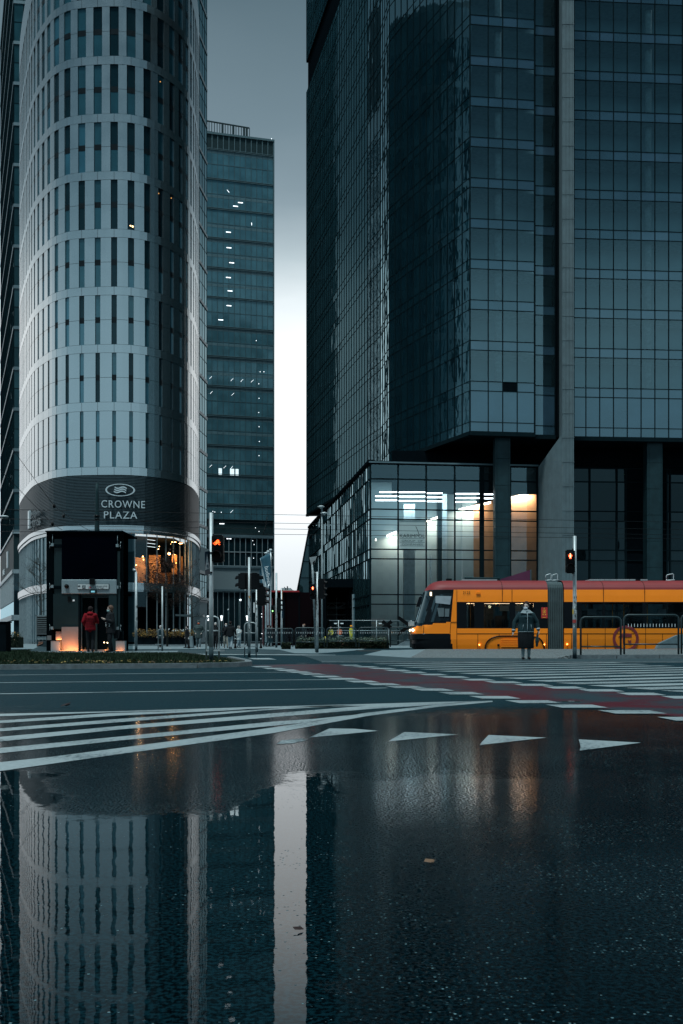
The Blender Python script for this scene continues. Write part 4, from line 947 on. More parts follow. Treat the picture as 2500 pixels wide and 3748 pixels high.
# ================================================================ metro pavilion (dark red glass) and far skyline
mp_ = thing('red_glass_pavilion', 'low dark red glass pavilion with a bright red roof edge between the towers', 'pavilion', (0, 110, 0))
D = 96; M_REDG = glass('red_glass', ior=1.12, wave=.003, body=(.004, .0006, .001)); b = MB(M_REDG)
b.prism([(wx(962, D), D), (wx(1186, D), D), (wx(1180, 106), 106), (wx(962, 106), 106)], 0, wz(2168, D)); b.build('glass_wall', mp_)
b = MB(mat('red_roof', (.25, .008, .012), .6)); b.box(wx(962, D) - .1, wx(1095, D), D - .25, 107, wz(2168, D) + .01, wz(2164, D) + .05); b.build('roof', mp_)
b = MB(mat('red_frame', (.07, .004, .006), .6))
for x in (963, 978, 985, 996): b.box(wx(x, D) - .05, wx(x, D) + .05, D - .12, D - .02, 0, wz(2190 if x > 965 else 2170, D))
b.build('glass_fin', mp_)
b = MB(M_BLACK)
for x in (1040, 1095, 1150, 1182): b.box(wx(x, D) - .04, wx(x, D) + .04, D - .1, D - .01, 0, wz(2168, D))
b.build('mullion', mp_)
b = MB(M_LAMPC)
for x, y in ((958, 2247), (958, 2258), (959, 2319)): b.ball(P(x, y, D - .3), .035, 6, 4)
b.build('small_light', mp_)
def far_block(lab, x0, x1, y1, D, col, extra=()):
    t = thing('distant_block', lab, 'building', (wx((x0 + x1) / 2, D), D, 0)); b = MB(mat('far_wall_%d_%d' % (x0, D), col, .8, var=.1, vs=.3)); b.box(wx(x0, D), wx(x1, D), D, D + 20, 0, wz(y1, D)); b.build('wall', t)
    b = MB(M_BLACK)
    n = int((x1 - x0) / 7)
    for k in range(n):
        xx = x0 + (k + .5) * (x1 - x0) / n; z = wz(y1, D) - 2
        b.box(wx(xx - 1.6, D), wx(xx + 1.6, D), D - .1, D - .02, z - 1.6, z - .3)
    b.build('window', t)
    b = MB(M_LOUV)
    for e in extra: b.box(wx(e[0], D), wx(e[1], D), D + 4, D + 10, wz(y1, D), wz(e[2], D))
    if extra: b.build('roof_box', t)
far_block('pale beige apartment block far off in the gap between the towers', 1001, 1075, 2160, 420, (.50, .44, .36), ((1048, 1050, 2143), (1042, 1043, 2149)))
far_block('grey rooftop block far off in the gap beside the skyscraper', 1030, 1064, 2152, 470, (.30, .34, .36), ((1038, 1039, 2146),))
far_block('reddish block far off at the foot of the glass hall', 1053, 1125, 2161, 450, (.38, .26, .24))
far_block('low dark building far behind the pedestrians', 740, 960, 2250, 330, (.05, .07, .08))
# buildings across the road behind the camera, seen only as mirror images in the glass
def opposite(lab, x0, x1, y, z1, col, nf, nw):
    t = thing('opposite_building', lab, 'building', ((x0 + x1) / 2, y, 0)); b = MB(mat('opposite_wall_%d' % x0, col, .8, var=.2, vs=.3)); b.box(x0, x1, y - 14, y, 0, z1); b.build('wall', t)
    b = MB(GW[1])
    for f_ in range(nf):
        for k in range(nw):
            xx = x0 + (k + .25) * (x1 - x0) / nw; z = 1.2 + f_ * (z1 - 1) / nf; b.box(xx, xx + (x1 - x0) / nw * .5, y, y + .06, z, z + (z1 / nf) * .55)
    tag(b.build('window', t), kind='stuff')
    b = MB(M_CONC); b.box(x0 - .2, x1 + .2, y - 14.2, y + .2, z1, z1 + .4); b.build('cornice', t)
opposite('grey apartment building across the road, mirrored in the hall glass', 4, 30, -48, 17, (.10, .13, .14), 5, 9)
opposite('pale office building across the road, mirrored in the dark lobby glass', 34, 80, -60, 26, (.22, .26, .27), 7, 14)
opposite('long dark building across the road, mirrored in the hotel windows', -90, -16, -70, 20, (.08, .10, .11), 6, 24)
# ================================================================ tram
M_TOR = mat('tram_orange', (.98, .245, .012), .32, var=.03, vs=1.5, ior=1.45); M_TRED = mat('tram_roof_red', (.17, .012, .014), .6, var=.08, vs=2)
M_TBLK = mat('tram_black', (.006, .008, .010), .25, var=.1); M_TGL = glass('tram_glass', ior=1.6, body=(.012, .018, .022)); M_TCL = glass('tram_clear_glass', tint=(.55, .6, .62), ior=1.5)
M_TBEL = mat('tram_bellows', (.07, .10, .105), .75, var=.15); M_LINE = mat('panel_gap', (.02, .012, .008), .8)
M_GREY = mat('light_grey_metal', (.35, .39, .40), .5, .3); M_WHITE = mat('white_plastic', (.66, .70, .71), .5)
DT0 = 50.0
def tx(x): return wx(x, DT0)
def tz(y): return wz(y, DT0)
tram = thing('tram', 'long orange tram with red roof, dark windows and grey bellows passing behind the woman', 'tram', (tx(1900), 51.2, 0))
side = [(2377, .05), (2360, .02), (2340, 0), (2319, 0), (2300, 0), (2203, 0), (2158, .03)]
roofp = [(2158, .03), (2150, .06), (2140, .14), (2131, .30), (2125, .55), (2121.5, .9), (2120.5, 1.2)]
# nose
front = [(2377, 1520), (2370, 1512), (2356, 1508), (2342, 1509), (2340, 1502), (2321, 1502), (2319, 1509), (2305, 1509), (2294, 1513), (2285, 1522), (2163, 1558), (2158, 1561), (2150, 1566.5), (2140, 1575), (2133, 1582), (2127.5, 1593), (2123.5, 1608), (2121.2, 1630), (2120.5, 1665)]
def lerpt(t, v):
    if v >= t[0][0]: return t[0][1]
    for a, b_ in zip(t, t[1:]):
        if a[0] >= v >= b_[0]: return a[1] + (b_[1] - a[1]) * (a[0] - v) / (a[0] - b_[0] + 1e-9)
    return t[-1][1]
ys = [2377, 2370, 2363, 2356, 2349, 2342.1, 2341.9, 2340, 2331, 2321.1, 2320.9, 2319, 2313, 2307, 2301, 2296, 2291, 2287] + [2285 - k * 4.2 for k in range(1, 30)] + [2160, 2158, 2154, 2150, 2145, 2140, 2135, 2131, 2127.5, 2125, 2123.5, 2122, 2121.2, 2120.7]
ins = lerpt
insetp = [(2377, .05), (2340, 0), (2203, 0), (2158, .03), (2150, .06), (2140, .14), (2131, .30), (2125, .55), (2122, .85), (2120.7, 1.15)]
def nosept(y, k, K, side_):
    xf = tx(lerpt(front, y)); xe = tx(1672); w = 1.2 - lerpt(insetp, y); Lc = min(.95, xe - xf)
    t = k / K
    if t < .6:
        a = t / .6 * math.pi / 2; px_ = xf + Lc * (1 - math.cos(a) ** .8); py = w * (math.sin(a) ** .55 if a > 0 else 0)
    else:
        px_ = xf + Lc + (xe - xf - Lc) * (t - .6) / .4; py = w
    return Vector((px_, 51.2 - side_ * py, tz(y)))
parts_ = {k: MB(m) for k, m in (('body', M_TOR), ('roof', M_TRED), ('windscreen', M_TGL), ('bumper', M_TBLK), ('cab_window', M_TGL), ('window_frame', M_TBLK))}
def nose_part(x, y):
    rl_ = 2157 if x > 1590 else 2157 + (1590 - x) * .1
    if y < rl_: return 'roof'
    if y > 2319 and x < 1647 + max(0, (y - 2319)) * .18: return 'bumper'
    low = 2277 + max(0, 1650 - x) * .105 + max(0, 1556 - x) * .1
    pil = 1661 - (y - 2156) * .091
    if y < low and x < pil:
        ap = 1592 - (y - 2155) * .27
        if x < ap - 6: return 'windscreen'
        if x > ap + 8 + (y < 2185) * 6 and x < pil - 6 and low - 7 > y > 2170 + max(0, 1640 - x) * .25: return 'cab_window'
        return 'window_frame'
    return 'body'
K = 44
for a, b_ in zip(ys, ys[1:]):
    if abs(a - b_) < .01: continue
    for sd in (1, -1):
        for k in range(K):
            q = [nosept(a, k, K, sd), nosept(a, k + 1, K, sd), nosept(b_, k + 1, K, sd), nosept(b_, k, K, sd)]
            c = (q[0] + q[2]) / 2; xx = c.x / DT0 * F + CX
            pt_ = nose_part(xx, (a + b_) / 2); mb = parts_[pt_]; mb.sm = True; mb.face(*(q if sd == 1 else q[::-1]))
# straight modules
def module(x0, x1, rseams, wins, lower_seams):
    a, c = tx(x0), tx(x1)
    body = parts_['body']; rf = parts_['roof']; wf = parts_['window_frame']
    for sd in (1, -1):
        def Y(i): return 51.2 - sd * (1.2 - i)
        def strip(mb, prof, sm=False):
            for (y0, i0), (y1, i1) in zip(prof, prof[1:]):
                q = [(a, Y(i0), tz(y0)), (c, Y(i0), tz(y0)), (c, Y(i1), tz(y1)), (a, Y(i1), tz(y1))]
                mb.sm = sm; mb.face(*(q if sd == 1 else q[::-1]))
        strip(body, side[:5]); strip(body, [(2203, 0), (2180, .01), (2158, .03)]); strip(rf, roofp, True)
        yo = 51.2 - sd * 1.2; yi = yo + sd * .05
        y0_, y1_ = min(yo, yi), max(yo, yi)
        edges = [x0] + [v for w in wins for v in w] + [x1]
        for k in range(0, len(edges), 2): wf.box(tx(edges[k]), tx(edges[k + 1]), y0_, y1_, tz(2300), tz(2203))
        for w in wins:
            wf.box(tx(w[0]), tx(w[1]), y0_, y1_, tz(2300), tz(2296.5)); wf.box(tx(w[0]), tx(w[1]), y0_, y1_, tz(2206), tz(2203))
            b = MB(M_TCL); ym = (yo + yi) / 2 - sd * .012; q = [(tx(w[0]), ym, tz(2296.5)), (tx(w[1]), ym, tz(2296.5)), (tx(w[1]), ym, tz(2206)), (tx(w[0]), ym, tz(2206))]
            b.face(*q); b.build('window', tram)
    ln = MB(M_LINE)
    for x in rseams:
        pr = [(tx(x) , 50.0 + i - .008, tz(y)) for y, i in roofp]; ln.tube(pr, .012, 5); ln.box(tx(x) - .01, tx(x) + .01, 49.985, 50.03, tz(2203), tz(2158))
    for x, y0, y1 in lower_seams: ln.box(tx(x) - .009, tx(x) + .009, 49.985, 50.02, tz(y1), tz(y0))
    ln.box(a, c, 49.985, 50.02, tz(2319) - .009, tz(2319) + .009)
    ln.build('panel_gap', tram)
    fl_ = MB(M_DARKIN); fl_.box(a, c, 50.08, 52.32, .15, .42); fl_.box(a, c, 50.1, 52.3, tz(2204) + .03, tz(2160)); fl_.build('floor', tram)
module(1672, 2005, (1838.7,), [(1708, 1736), (1772, 1865.5), (1886, 1952)], [(1749, 2319, 2377), (1827, 2319, 2329), (1874, 2300, 2319), (2000, 2319, 2376), (1874, 2158, 2203)])
module(2064.5, 2620, (2209, 2360), [(2128, 2205), (2214, 2352), (2366, 2500)], [(2092, 2319, 2377), (2151, 2319, 2377), (2215, 2300, 2377), (2363, 2300, 2377), (2425, 2319, 2377)])
for k, mb in parts_.items(): mb.build(k, tram, fix=False)
b = MB(M_LINE)
for p in ([(1551, 2287), (1550, 2319)], [(1650, 2277), (1647, 2319)], [(1672, 2158), (1672, 2377)], [(1650, 2277), (1672, 2277)]): b.tube([(tx(p[0][0]), 49.985 + (.02 if p[0][0] < 1600 else 0), tz(p[0][1])), (tx(p[1][0]), 49.985, tz(p[1][1]))], .010, 5)
b.build('panel_gap', tram)
# bellows
b = MB(M_TBEL); n = 9; xa, xb = tx(2005), tx(2064.5)
for k in range(n):
    x0 = xa + (xb - xa) * k / n; x1 = xa + (xb - xa) * (k + 1) / n; m_ = (x0 + x1) / 2
    for s_ in (1, -1):
        pr = [(2377, .08), (2300, .04), (2203, .04), (2150, .10), (2138, .2), (2130, .4), (2127, .8), (2126, 1.2)]
        for (y0, i0), (y1, i1) in zip(pr, pr[1:]):
            def V(x, y, i, d): return (x, 51.2 - s_ * (1.2 - i - d), tz(y) - d * .3 * (i > .15))
            for q in ([V(x0, y0, i0, .09), V(m_, y0, i0, 0), V(m_, y1, i1, 0), V(x0, y1, i1, .09)], [V(m_, y0, i0, 0), V(x1, y0, i0, .09), V(x1, y1, i1, .09), V(m_, y1, i1, 0)]): b.face(*q)
b.build('bellows', tram)
# seats, poles, driver's blind
b = MB(mat('tram_seat', (.02, .025, .03), .7))
for x in (1780, 1815, 1850, 1900, 1935, 2140, 2170, 2240, 2275, 2310, 2380, 2420, 2460):
    for yy in (50.35, 51.7): b.box(tx(x), tx(x) + .42, yy, yy + .45, .42, 1.0); b.box(tx(x) + .34, tx(x) + .42, yy, yy + .45, 1.0, 1.55)
b.box(tx(1672), tx(1706), 50.3, 52.2, .4, 2.6); b.box(tx(1830), tx(1866), 51.6, 52.2, 1, 1.75); b.build('seat', tram)
b = MB(mat('yellow_handrail', (.75, .32, .03), .4))
for x, y_ in ((1728, 50.7), (1780, 50.9), (1890, 50.7), (1893, 51.6), (1946, 50.8), (2132, 50.8), (2262, 51), (2300, 50.8), (2392, 51)): b.tube([(tx(x), y_, .4), (tx(x), y_, tz(2206))], .022, 8)
for x in (1772, 1778, 1784, 1826, 1836, 1893, 1901, 2160, 2310, 2318): b.lathe([(.03, 0), (.045, .05), (.03, .1)], (tx(x), 50.9, tz(2218)), 8)
b.build('handrail', tram)
b = MB(mat('cream_notice', (.75, .50, .36), .6, var=.05))
for x0, x1, y0, y1 in ((1830, 1865, 2216, 2236), (1886, 1909, 2216, 2236)): b.box(tx(x0), tx(x1), 50.10, 50.12, tz(y1), tz(y0))
b.use(mat('grey_notice', (.16, .22, .24), .6))
for x0, x1, y0, y1 in ((2152, 2184, 2228, 2251), (2409, 2440, 2230, 2250)): b.box(tx(x0), tx(x1), 50.06, 50.08, tz(y1), tz(y0))
b.use(M_LINE); b.box(tx(1848), tx(1864), 50.09, 50.1, tz(2230), tz(2229)); b.box(tx(1886), tx(1900), 50.09, 50.1, tz(2230), tz(2229)); b.build('notice', tram)
b = MB(mat('sun_blind', (.30, .34, .37), .35)); b.extr([(tx(1594), 49.99, tz(2181)), (tx(1652), 49.985, tz(2182)), (tx(1647), 49.985, tz(2213)), (tx(1594), 49.99, tz(2207))], (0, -.012, 0)); b.build('sun_blind', tram)
b = MB(mat('cab_fitting', (.10, .13, .14), .4)); b.extr([(tx(1600), 49.985, tz(2225)), (tx(1625), 49.985, tz(2225)), (tx(1625), 49.985, tz(2257)), (tx(1606), 49.985, tz(2257))], (0, -.01, 0)); b.extr([(tx(1628), 49.985, tz(2228)), (tx(1645), 49.985, tz(2228)), (tx(1643), 49.985, tz(2257)), (tx(1628), 49.985, tz(2257))], (0, -.01, 0)); b.build('cab_fitting', tram)
for x_ in (1728, 1830, 1930):
    plight((tx(x_), 51.3, tz(2212)), 9, (1, .62, .34), .08)
b = MB(emitter('tram_ceiling_lamp', (1, .72, .45), 3)); b.box(tx(1700), tx(1960), 51.35, 51.45, tz(2206), tz(2205)); b.build('ceiling_lamp', tram)
# wheel arch cover
b = MB(M_TBLK)
arc = [(1775.5, 2376)] + [(1775.5 + 62 * (1 - math.cos(t)), 2376 - 48 * math.sin(t) ** .8) for t in [k * math.pi / 2 / 10 for k in range(1, 11)]] + [(1915, 2328), (1960, 2332)] + [(1960 + 32 * math.sin(t), 2376 - 44 * math.cos(t)) for t in [k * math.pi / 2 / 6 for k in range(1, 7)]]
b.tube([(tx(x), 49.985, tz(y)) for x, y in arc], .032, 6); b.build('wheel_arch', tram)
b = MB(M_TOR)
for y in (2341, 2349, 2357, 2365): b.obox((tx(1868), 49.985, tz(y)), (tx(1902) - tx(1868), 0, 0), (0, .02, 0), (0, 0, .03))
b.use(M_LINE); b.ball((tx(1824.5), 49.985, tz(2361)), .06, 10, 6); b.build('vent', tram)
b = MB(emitter('amber_lamp', (1, .45, .08), 6))
for x, y in ((1754.5, 2360), (1992, 2359), (2076, 2358)): b.ball((tx(x), 49.98, tz(y)), .035, 8, 5)
b.build('side_lamp', tram)
b = MB(emitter('tram_headlight', (1, .8, .5), 5)); b.ball((tx(1513), 50.35, tz(2306)), .07, 8, 6); b.ball((tx(1513), 52.05, tz(2306)), .07, 8, 6); b.build('headlight', tram)
b = MB(emitter('route_display', (1, .72, .45), 4)); b.box(tx(1566), tx(1570), 50.36, 50.40, tz(2183), tz(2168)); b.box(tx(1575), tx(1581), 50.12, 50.16, tz(2180), tz(2167)); b.build('route_display', tram)
b = MB(M_TBLK); b.tube([(tx(1548), 50.5, tz(2176)), (tx(1540), 50.0, tz(2184)), (tx(1537), 49.8, tz(2188))], .02, 6); b.obox((tx(1533), 49.8, tz(2203)), (.07, 0, .0), (0, .10, 0), (-.08, 0, -.24)); b.tube([(tx(1560), 50.2, tz(2270)), (tx(1562), 50.1, tz(2225))], .015, 5); b.build('mirror', tram)
b = MB(M_GREY); b.box(tx(1503), tx(1520), 50.6, 51.8, tz(2290), tz(2273)); b.build('front_box', tram)
b = MB(M_GREY)
for x0, x1 in ((2172, 2225), (2227, 2270), (2273, 2318), (2320, 2341), (2361, 2386)): b.box(tx(x0), tx(x1), 50.7, 51.7, tz(2122), tz(2117))
b.box(tx(1700), tx(1830), 50.9, 51.6, tz(2121), tz(2116.5)); b.use(M_TBLK); b.box(tx(1642), tx(1662), 51, 51.4, tz(2121), tz(2113)); b.box(tx(2340), tx(2366), 50.8, 51.6, tz(2121), tz(2116)); b.build('roof_unit', tram)
b = MB(M_GREY)
for x0 in (2011, 2035, 2461):
    w = 20 if x0 < 2400 else 26
    b.tube([(tx(x0), 50.9, tz(2121)), (tx(x0), 50.9, tz(2103)), (tx(x0 + 3), 50.9, tz(2100)), (tx(x0 + w - 3), 50.9, tz(2096)), (tx(x0 + w), 50.9, tz(2099)), (tx(x0 + w), 50.9, tz(2118)), (tx(x0), 50.9, tz(2121))], .025, 6); b.tube([(tx(x0 - 2), 50.9, tz(2121)), (tx(x0 + w + 4), 50.9, tz(2119))], .035, 6)
b.build('roof_hoop', tram)
text('3125', .17, mat('fleet_number', (.05, .03, .015), .5), (tx(1708), 49.985, tz(2173)), (1, 0, 0), (0, 0, 1), 'fleet_number', tram, .008, 1.0, space=1.1)
b = MB(M_TOR); b.box(tx(1743), tx(1758), 49.95, 50.0, tz(2174), tz(2167)); b.build('marker_housing', tram)
M_LOGO = mat('logo_red', (.20, .025, .03), .5); b = MB(M_LOGO); lc = (tx(2290), tz(2337)); N = 36
for k in range(N):
    t0, t1 = 2 * math.pi * k / N, 2 * math.pi * (k + 1) / N
    q = [(lc[0] + r * math.cos(t), 49.985, lc[1] + r * math.sin(t)) for r, t in ((.63, t0), (.63, t1), (.50, t1), (.50, t0))]
    b.extr(q, (0, -.008, 0))
for y_, p in ((49.985, [(2262, 2332), (2280, 2317), (2312, 2319), (2312, 2332)]), (49.984, [(2278, 2332.5), (2287, 2332.5), (2287, 2352), (2280, 2356)]), (49.984, [(2298, 2341), (2304, 2346), (2310, 2341), (2310, 2356), (2300, 2352)]), (49.984, [(2281, 2308), (2288, 2304), (2288, 2316.5), (2281, 2316.5)])): b.extr([(tx(x), y_, tz(y)) for x, y in p], (0, -.008, 0))
b.build('logo', tram)
b = MB(mat('poster_red', (.45, .03, .025), .5)); b.box(tx(1981), tx(2004), 49.985, 49.998, tz(2263), tz(2223)); b.use(mat('poster_yellow', (.85, .42, .04), .5))
cx_, y_ = tx(1992), 49.98
def pz(t, r, cz, sx_=1, sy_=1): return (cx_ + r * math.cos(t) * sx_, y_, cz + r * math.sin(t) * sy_)
for k in range(16):
    t0, t1 = 2 * math.pi * k / 16, 2 * math.pi * (k + 1) / 16
    b.face(pz(t0, .075, tz(2238), 1, 1.3), pz(t1, .075, tz(2238), 1, 1.3), pz(t1, .06, tz(2238), 1, 1.3), pz(t0, .06, tz(2238), 1, 1.3))
b.extr([(cx_ - .03, y_, tz(2242)), (cx_ + .03, y_, tz(2242)), (cx_ + .015, y_, tz(2236)), (cx_, y_, tz(2232)), (cx_ - .02, y_, tz(2237))], (0, -.004, 0))
for sgn in (1, -1):
    for k in range(3): b.extr([(cx_ + sgn * .01, y_, tz(2251) - .01 * k), (cx_ + sgn * .08, y_, tz(2246) - .022 * k), (cx_ + sgn * .085, y_, tz(2248) - .022 * k)], (0, -.004, 0))
b.box(cx_ - .03, cx_ + .03, y_ - .004, y_, tz(2228), tz(2226)); b.box(cx_ - .08, cx_ + .08, y_ - .004, y_, tz(2261), tz(2259.5)); b.build('poster', tram)
b = MB(M_TBLK)
for x in (1600, 1635, 1800, 1850, 1960, 2120, 2240, 2400): b.lathe([(.30, 0), (.32, .04), (.32, .1), (.30, .13)], (0, 0, 0), 16) if False else None
for x in (1810, 1870, 1930, 2130, 2190, 2440, 2500, 1580, 1620):
    for yy in (50.35, 51.95): b.tube([(tx(x), yy, .33), (tx(x), yy + .12, .33)], .29, 14)
b.build('wheel', tram)

# ================================================================ street furniture
M_POLE = mat('galvanised_pole', (.30, .34, .35), .45, .45, var=.12, vs=6); M_POLE2 = mat('weathered_pole', (.20, .24, .25), .6, .3, var=.45, vs=18)
M_SIG = mat('signal_black', (.005, .006, .007), .35, var=.2); M_LENS = mat('dark_lens', (.02, .012, .012), .2)
E_RED = emitter('red_signal', (1, .09, .03), 5.5); E_CORE = emitter('signal_core', (1, .30, .16), 6); E_GRN = emitter('green_signal', (.35, 1, .30), 3.5); E_ORG = emitter('orange_signal', (1, .10, .02), 5)
def base_z(x, y, D): return wz(y, D)
def pole(name, lab, cat, x, ytop, ybot, D, r, group=None, z0=None, n=14, m=None, sleeve=True):
    z0 = wz(ybot, D) if z0 is None else z0
    t = thing(name, lab, cat, (wx(x, D), D, z0), group)
    b = MB(m or M_POLE); X = wx(x, D); zt2 = wz(ytop, D); zh = z0 + (zt2 - z0) * .42
    b.tube([(X, D, z0), (X, D, zh), (X, D, zh + .02), (X, D, zt2)], [r * 1.12, r * 1.12, r, r] if sleeve else r, n); b.build('pole', t)
    if sleeve and r > .03:
        b = MB(M_PATH); b.tube([(X, D, z0), (X, D, z0 + .32)], r * 1.14, n); b.build('painted_foot', t)
    return t
def signal(t, X, Y, zc, n, w=.30, h=.32, fac=(0, -1), lit=None, kind='man', depth=.16, dark_visors=True, name='signal_head'):
    """stack of n lenses centred at zc, facing fac"""
    f = Vector((fac[0], fac[1], 0)).normalized(); u = Vector((-f.y, f.x, 0)); b = MB(M_SIG); c = Vector((X, Y, zc)); hh = n * h / 2
    b.obox(c, u * (w / 2), f * (depth / 2), (0, 0, hh))
    b.obox(c + Vector((0, 0, hh + .015)), u * (w * .38), f * (depth * .3), (0, 0, .015)); b.obox(c - Vector((0, 0, hh + .015)), u * (w * .38), f * (depth * .3), (0, 0, .015))
    hd = b.build(name, t)
    for k in range(n):
        lc_ = c + Vector((0, 0, hh - h * (k + .5))) + f * (depth / 2); r = min(w, h) * .36
        v = MB(M_SIG)      # visor: open half tube
        for q in range(12):
            a0 = math.pi * (-.12 + 1.24 * q / 12); a1 = math.pi * (-.12 + 1.24 * (q + 1) / 12)
            def pp(a, d, rr): return lc_ + u * (math.cos(a) * rr) + Vector((0, 0, math.sin(a) * rr)) + f * d
            e = .20 * r / .11; drop = (0, 0, -.03)
            v.face(pp(a0, 0, r * 1.1), pp(a1, 0, r * 1.1), pp(a1, e, r * 1.1) + Vector(drop), pp(a0, e, r * 1.1) + Vector(drop))
            v.face(pp(a0, 0, r * 1.02), pp(a1, 0, r * 1.02), pp(a1, e, r * 1.02) + Vector(drop), pp(a0, e, r * 1.02) + Vector(drop))
        v.build('visor', hd, fix=False)
        l = MB(M_LENS); pts = [lc_ + u * (math.cos(a) * r) + Vector((0, 0, math.sin(a) * r)) + f * .004 for a in [2 * math.pi * q / 16 for q in range(16)]]; l.face(*pts)
        l.build('lens', hd, fix=False)
        if lit == k:
            fo = lc_ + f * .012
            def U(a, z): return fo + u * a + Vector((0, 0, z))
            if kind == 'man':
                g_ = MB(E_RED if lit == 0 else E_GRN); s_ = r / .11
                for x0, x1, z0, z1 in ((-.035, .035, -.005, .045), (-.052, -.037, -.02, .04), (.037, .052, -.02, .04), (-.030, -.004, -.085, -.006), (.004, .030, -.085, -.006)): g_.extr([U(x0 * s_, z0 * s_), U(x1 * s_, z0 * s_), U(x1 * s_, z1 * s_), U(x0 * s_, z1 * s_)], f * .006)
                g_.use(E_CORE if lit == 0 else E_GRN); g_.ball(U(0, .066 * s_), .019 * s_, 8, 5); g_.extr([U(-.02 * s_, -.05 * s_), U(.02 * s_, -.05 * s_), U(.02 * s_, .03 * s_), U(-.02 * s_, .03 * s_)], f * .009)
            elif kind == 'bike':
                g_ = MB(E_ORG); s_ = r / .11
                for cx in (-.055, .055):
                    ring_ = [U((cx + .034 * math.cos(a)) * s_, (-.03 + .034 * math.sin(a)) * s_) for a in [2 * math.pi * q / 14 for q in range(15)]]; g_.tube(ring_, .0055 * s_, 5)
                for seg in (((-.055, -.03), (-.02, .025)), ((-.02, .025), (.035, .025)), ((.035, .025), (.055, -.03)), ((-.02, .025), (-.005, -.03)), ((-.005, -.03), (.035, .025)), ((-.055, -.03), (-.005, -.03)), ((.035, .025), (.03, .05)), ((.03, .05), (.05, .055)), ((-.03, .04), (-.005, .042)), ((-.02, .05), (.02, .06)), ((.0, .06), (.03, .04))): g_.tube([U(seg[0][0] * s_, seg[0][1] * s_), U(seg[1][0] * s_, seg[1][1] * s_)], .007 * s_, 5)
            g_.build('lit_symbol', hd)
    return hd
# right pole with red pedestrian signal
D = 29.6; t = pole('traffic_light', 'signal pole with a lit red pedestrian lamp in front of the tram', 'traffic light', 2103.5, 1962, 2410, D, .053, z0=.03)
k_ = D / F
signal(t, wx(2085, D), D - .05, wz(2056, D), 2, 34 * k_, 39 * k_, (-.12, -1), 0, 'man')
b = MB(M_SIG); b.box(wx(2094, D), wx(2102, D), D - .03, D + .03, wz(2012, D), wz(2008, D)); b.box(wx(2094, D), wx(2102, D), D - .03, D + .03, wz(2101, D), wz(2096, D)); b.build('bracket', t)
rb_ = random.Random(8)
def stickers(t, x, D, r, y0, y1, n, cols):
    b = MB(cols[0])
    for _ in range(n):
        b.use(rb_.choice(cols)); zc = wz(rb_.uniform(y0, y1), D); a = rb_.uniform(-2.6, -.5); w = rb_.uniform(.3, .8); hh = rb_.uniform(.02, .07); R_ = r * 1.13 + .002
        X = wx(x, D); vs = []
        for q in range(5):
            aa = a + w * q / 4; vs.append((X + R_ * math.cos(aa), D + R_ * math.sin(aa)))
        for q in range(4): b.face((*vs[q], zc - hh), (*vs[q + 1], zc - hh), (*vs[q + 1], zc + hh), (*vs[q], zc + hh))
    b.build('sticker', t, fix=False)
SC = [mat('sticker_%s' % k, c, .7, var=.4, vs=40) for k, c in (('grey', (.12, .14, .14)), ('pale', (.45, .48, .48)), ('dark', (.05, .06, .06)))]
stickers(t, 2103.5, D, .053, 2185, 2300, 26, SC)
b = MB(mat('sticker_red', (.30, .03, .03), .6)); X = wx(2103.5, D)
def wrap(b, X, D, R_, a0, a1, z0, z1, n=6):
    for q in range(n):
        u0, u1 = a0 + (a1 - a0) * q / n, a0 + (a1 - a0) * (q + 1) / n
        b.face((X + R_ * math.cos(u0), D + R_ * math.sin(u0), z0), (X + R_ * math.cos(u1), D + R_ * math.sin(u1), z0), (X + R_ * math.cos(u1), D + R_ * math.sin(u1), z1), (X + R_ * math.cos(u0), D + R_ * math.sin(u0), z1))
wrap(b, X, D, .0635, -2.9, -1.0, wz(2280, D), wz(2268, D)); b.use(mat('sticker_yellow', (.5, .32, .04), .6)); wrap(b, X, D, .0635, -3.1, -2.3, wz(2248, D), wz(2230, D)); b.build('sticker', t, fix=False)
# left pole with red bicycle lamp and crossing sign
D = 23.6; t = pole('traffic_light', 'thick grey pole with a glowing orange bicycle signal and crossing sign', 'traffic light', 773, 1877, 2418, D, .047, z0=IZ)
k_ = D / F
signal(t, wx(799, D), D - .04, wz(2010, D), 2, 42 * k_, 46 * k_, (-.05, -1), 0, 'bike', .2)
b = MB(M_SIG); b.box(wx(777, D), wx(784, D), D - .03, D + .03, wz(1960, D), wz(1956, D)); b.box(wx(777, D), wx(784, D), D - .03, D + .03, wz(2056, D), wz(2050, D)); b.build('bracket', t)
M_SGN = mat('sign_blue_dark', (.012, .035, .055), .4); b = MB(M_SGN)
def SP_(x, y, d=0.0):  # plate seen obliquely: nearer at right
    D_ = D - .10 - .35 * (770 - x) / 21 + d; return P(x, y, D_)
b.extr([SP_(749.5, 2020), SP_(768, 2016), SP_(768.8, 2100), SP_(750.5, 2107)], (.004, .014, 0)); b.build('sign_plate', t)
b = MB(mat('sign_white', (.42, .47, .48), .4)); b.extr([SP_(751.5, 2087, -.006), SP_(757.6, 2026, -.006), SP_(767.5, 2084, -.006)], (0, -.003, 0)); b.build('sign_triangle', t)
b = MB(M_SGN)
for p in (((754, 2086), (758, 2064)), ((758, 2064), (760, 2084)), ((756, 2072), (762, 2070)), ((762, 2066), (764, 2084)), ((762, 2066), (760.5, 2080)), ((753, 2087), (766, 2082)), ((758, 2060), (758.3, 2056))): b.tube([SP_(*p[0], -.012), SP_(*p[1], -.012)], .006, 5)
b.build('pictogram', t)
b = MB(M_SIG); b.box(wx(766, D), wx(778, D), D - .06, D + .06, wz(2099, D), wz(2093, D)); b.box(wx(766, D), wx(778, D), D - .06, D + .06, wz(2024, D), wz(2021, D)); b.build('clamp', t)
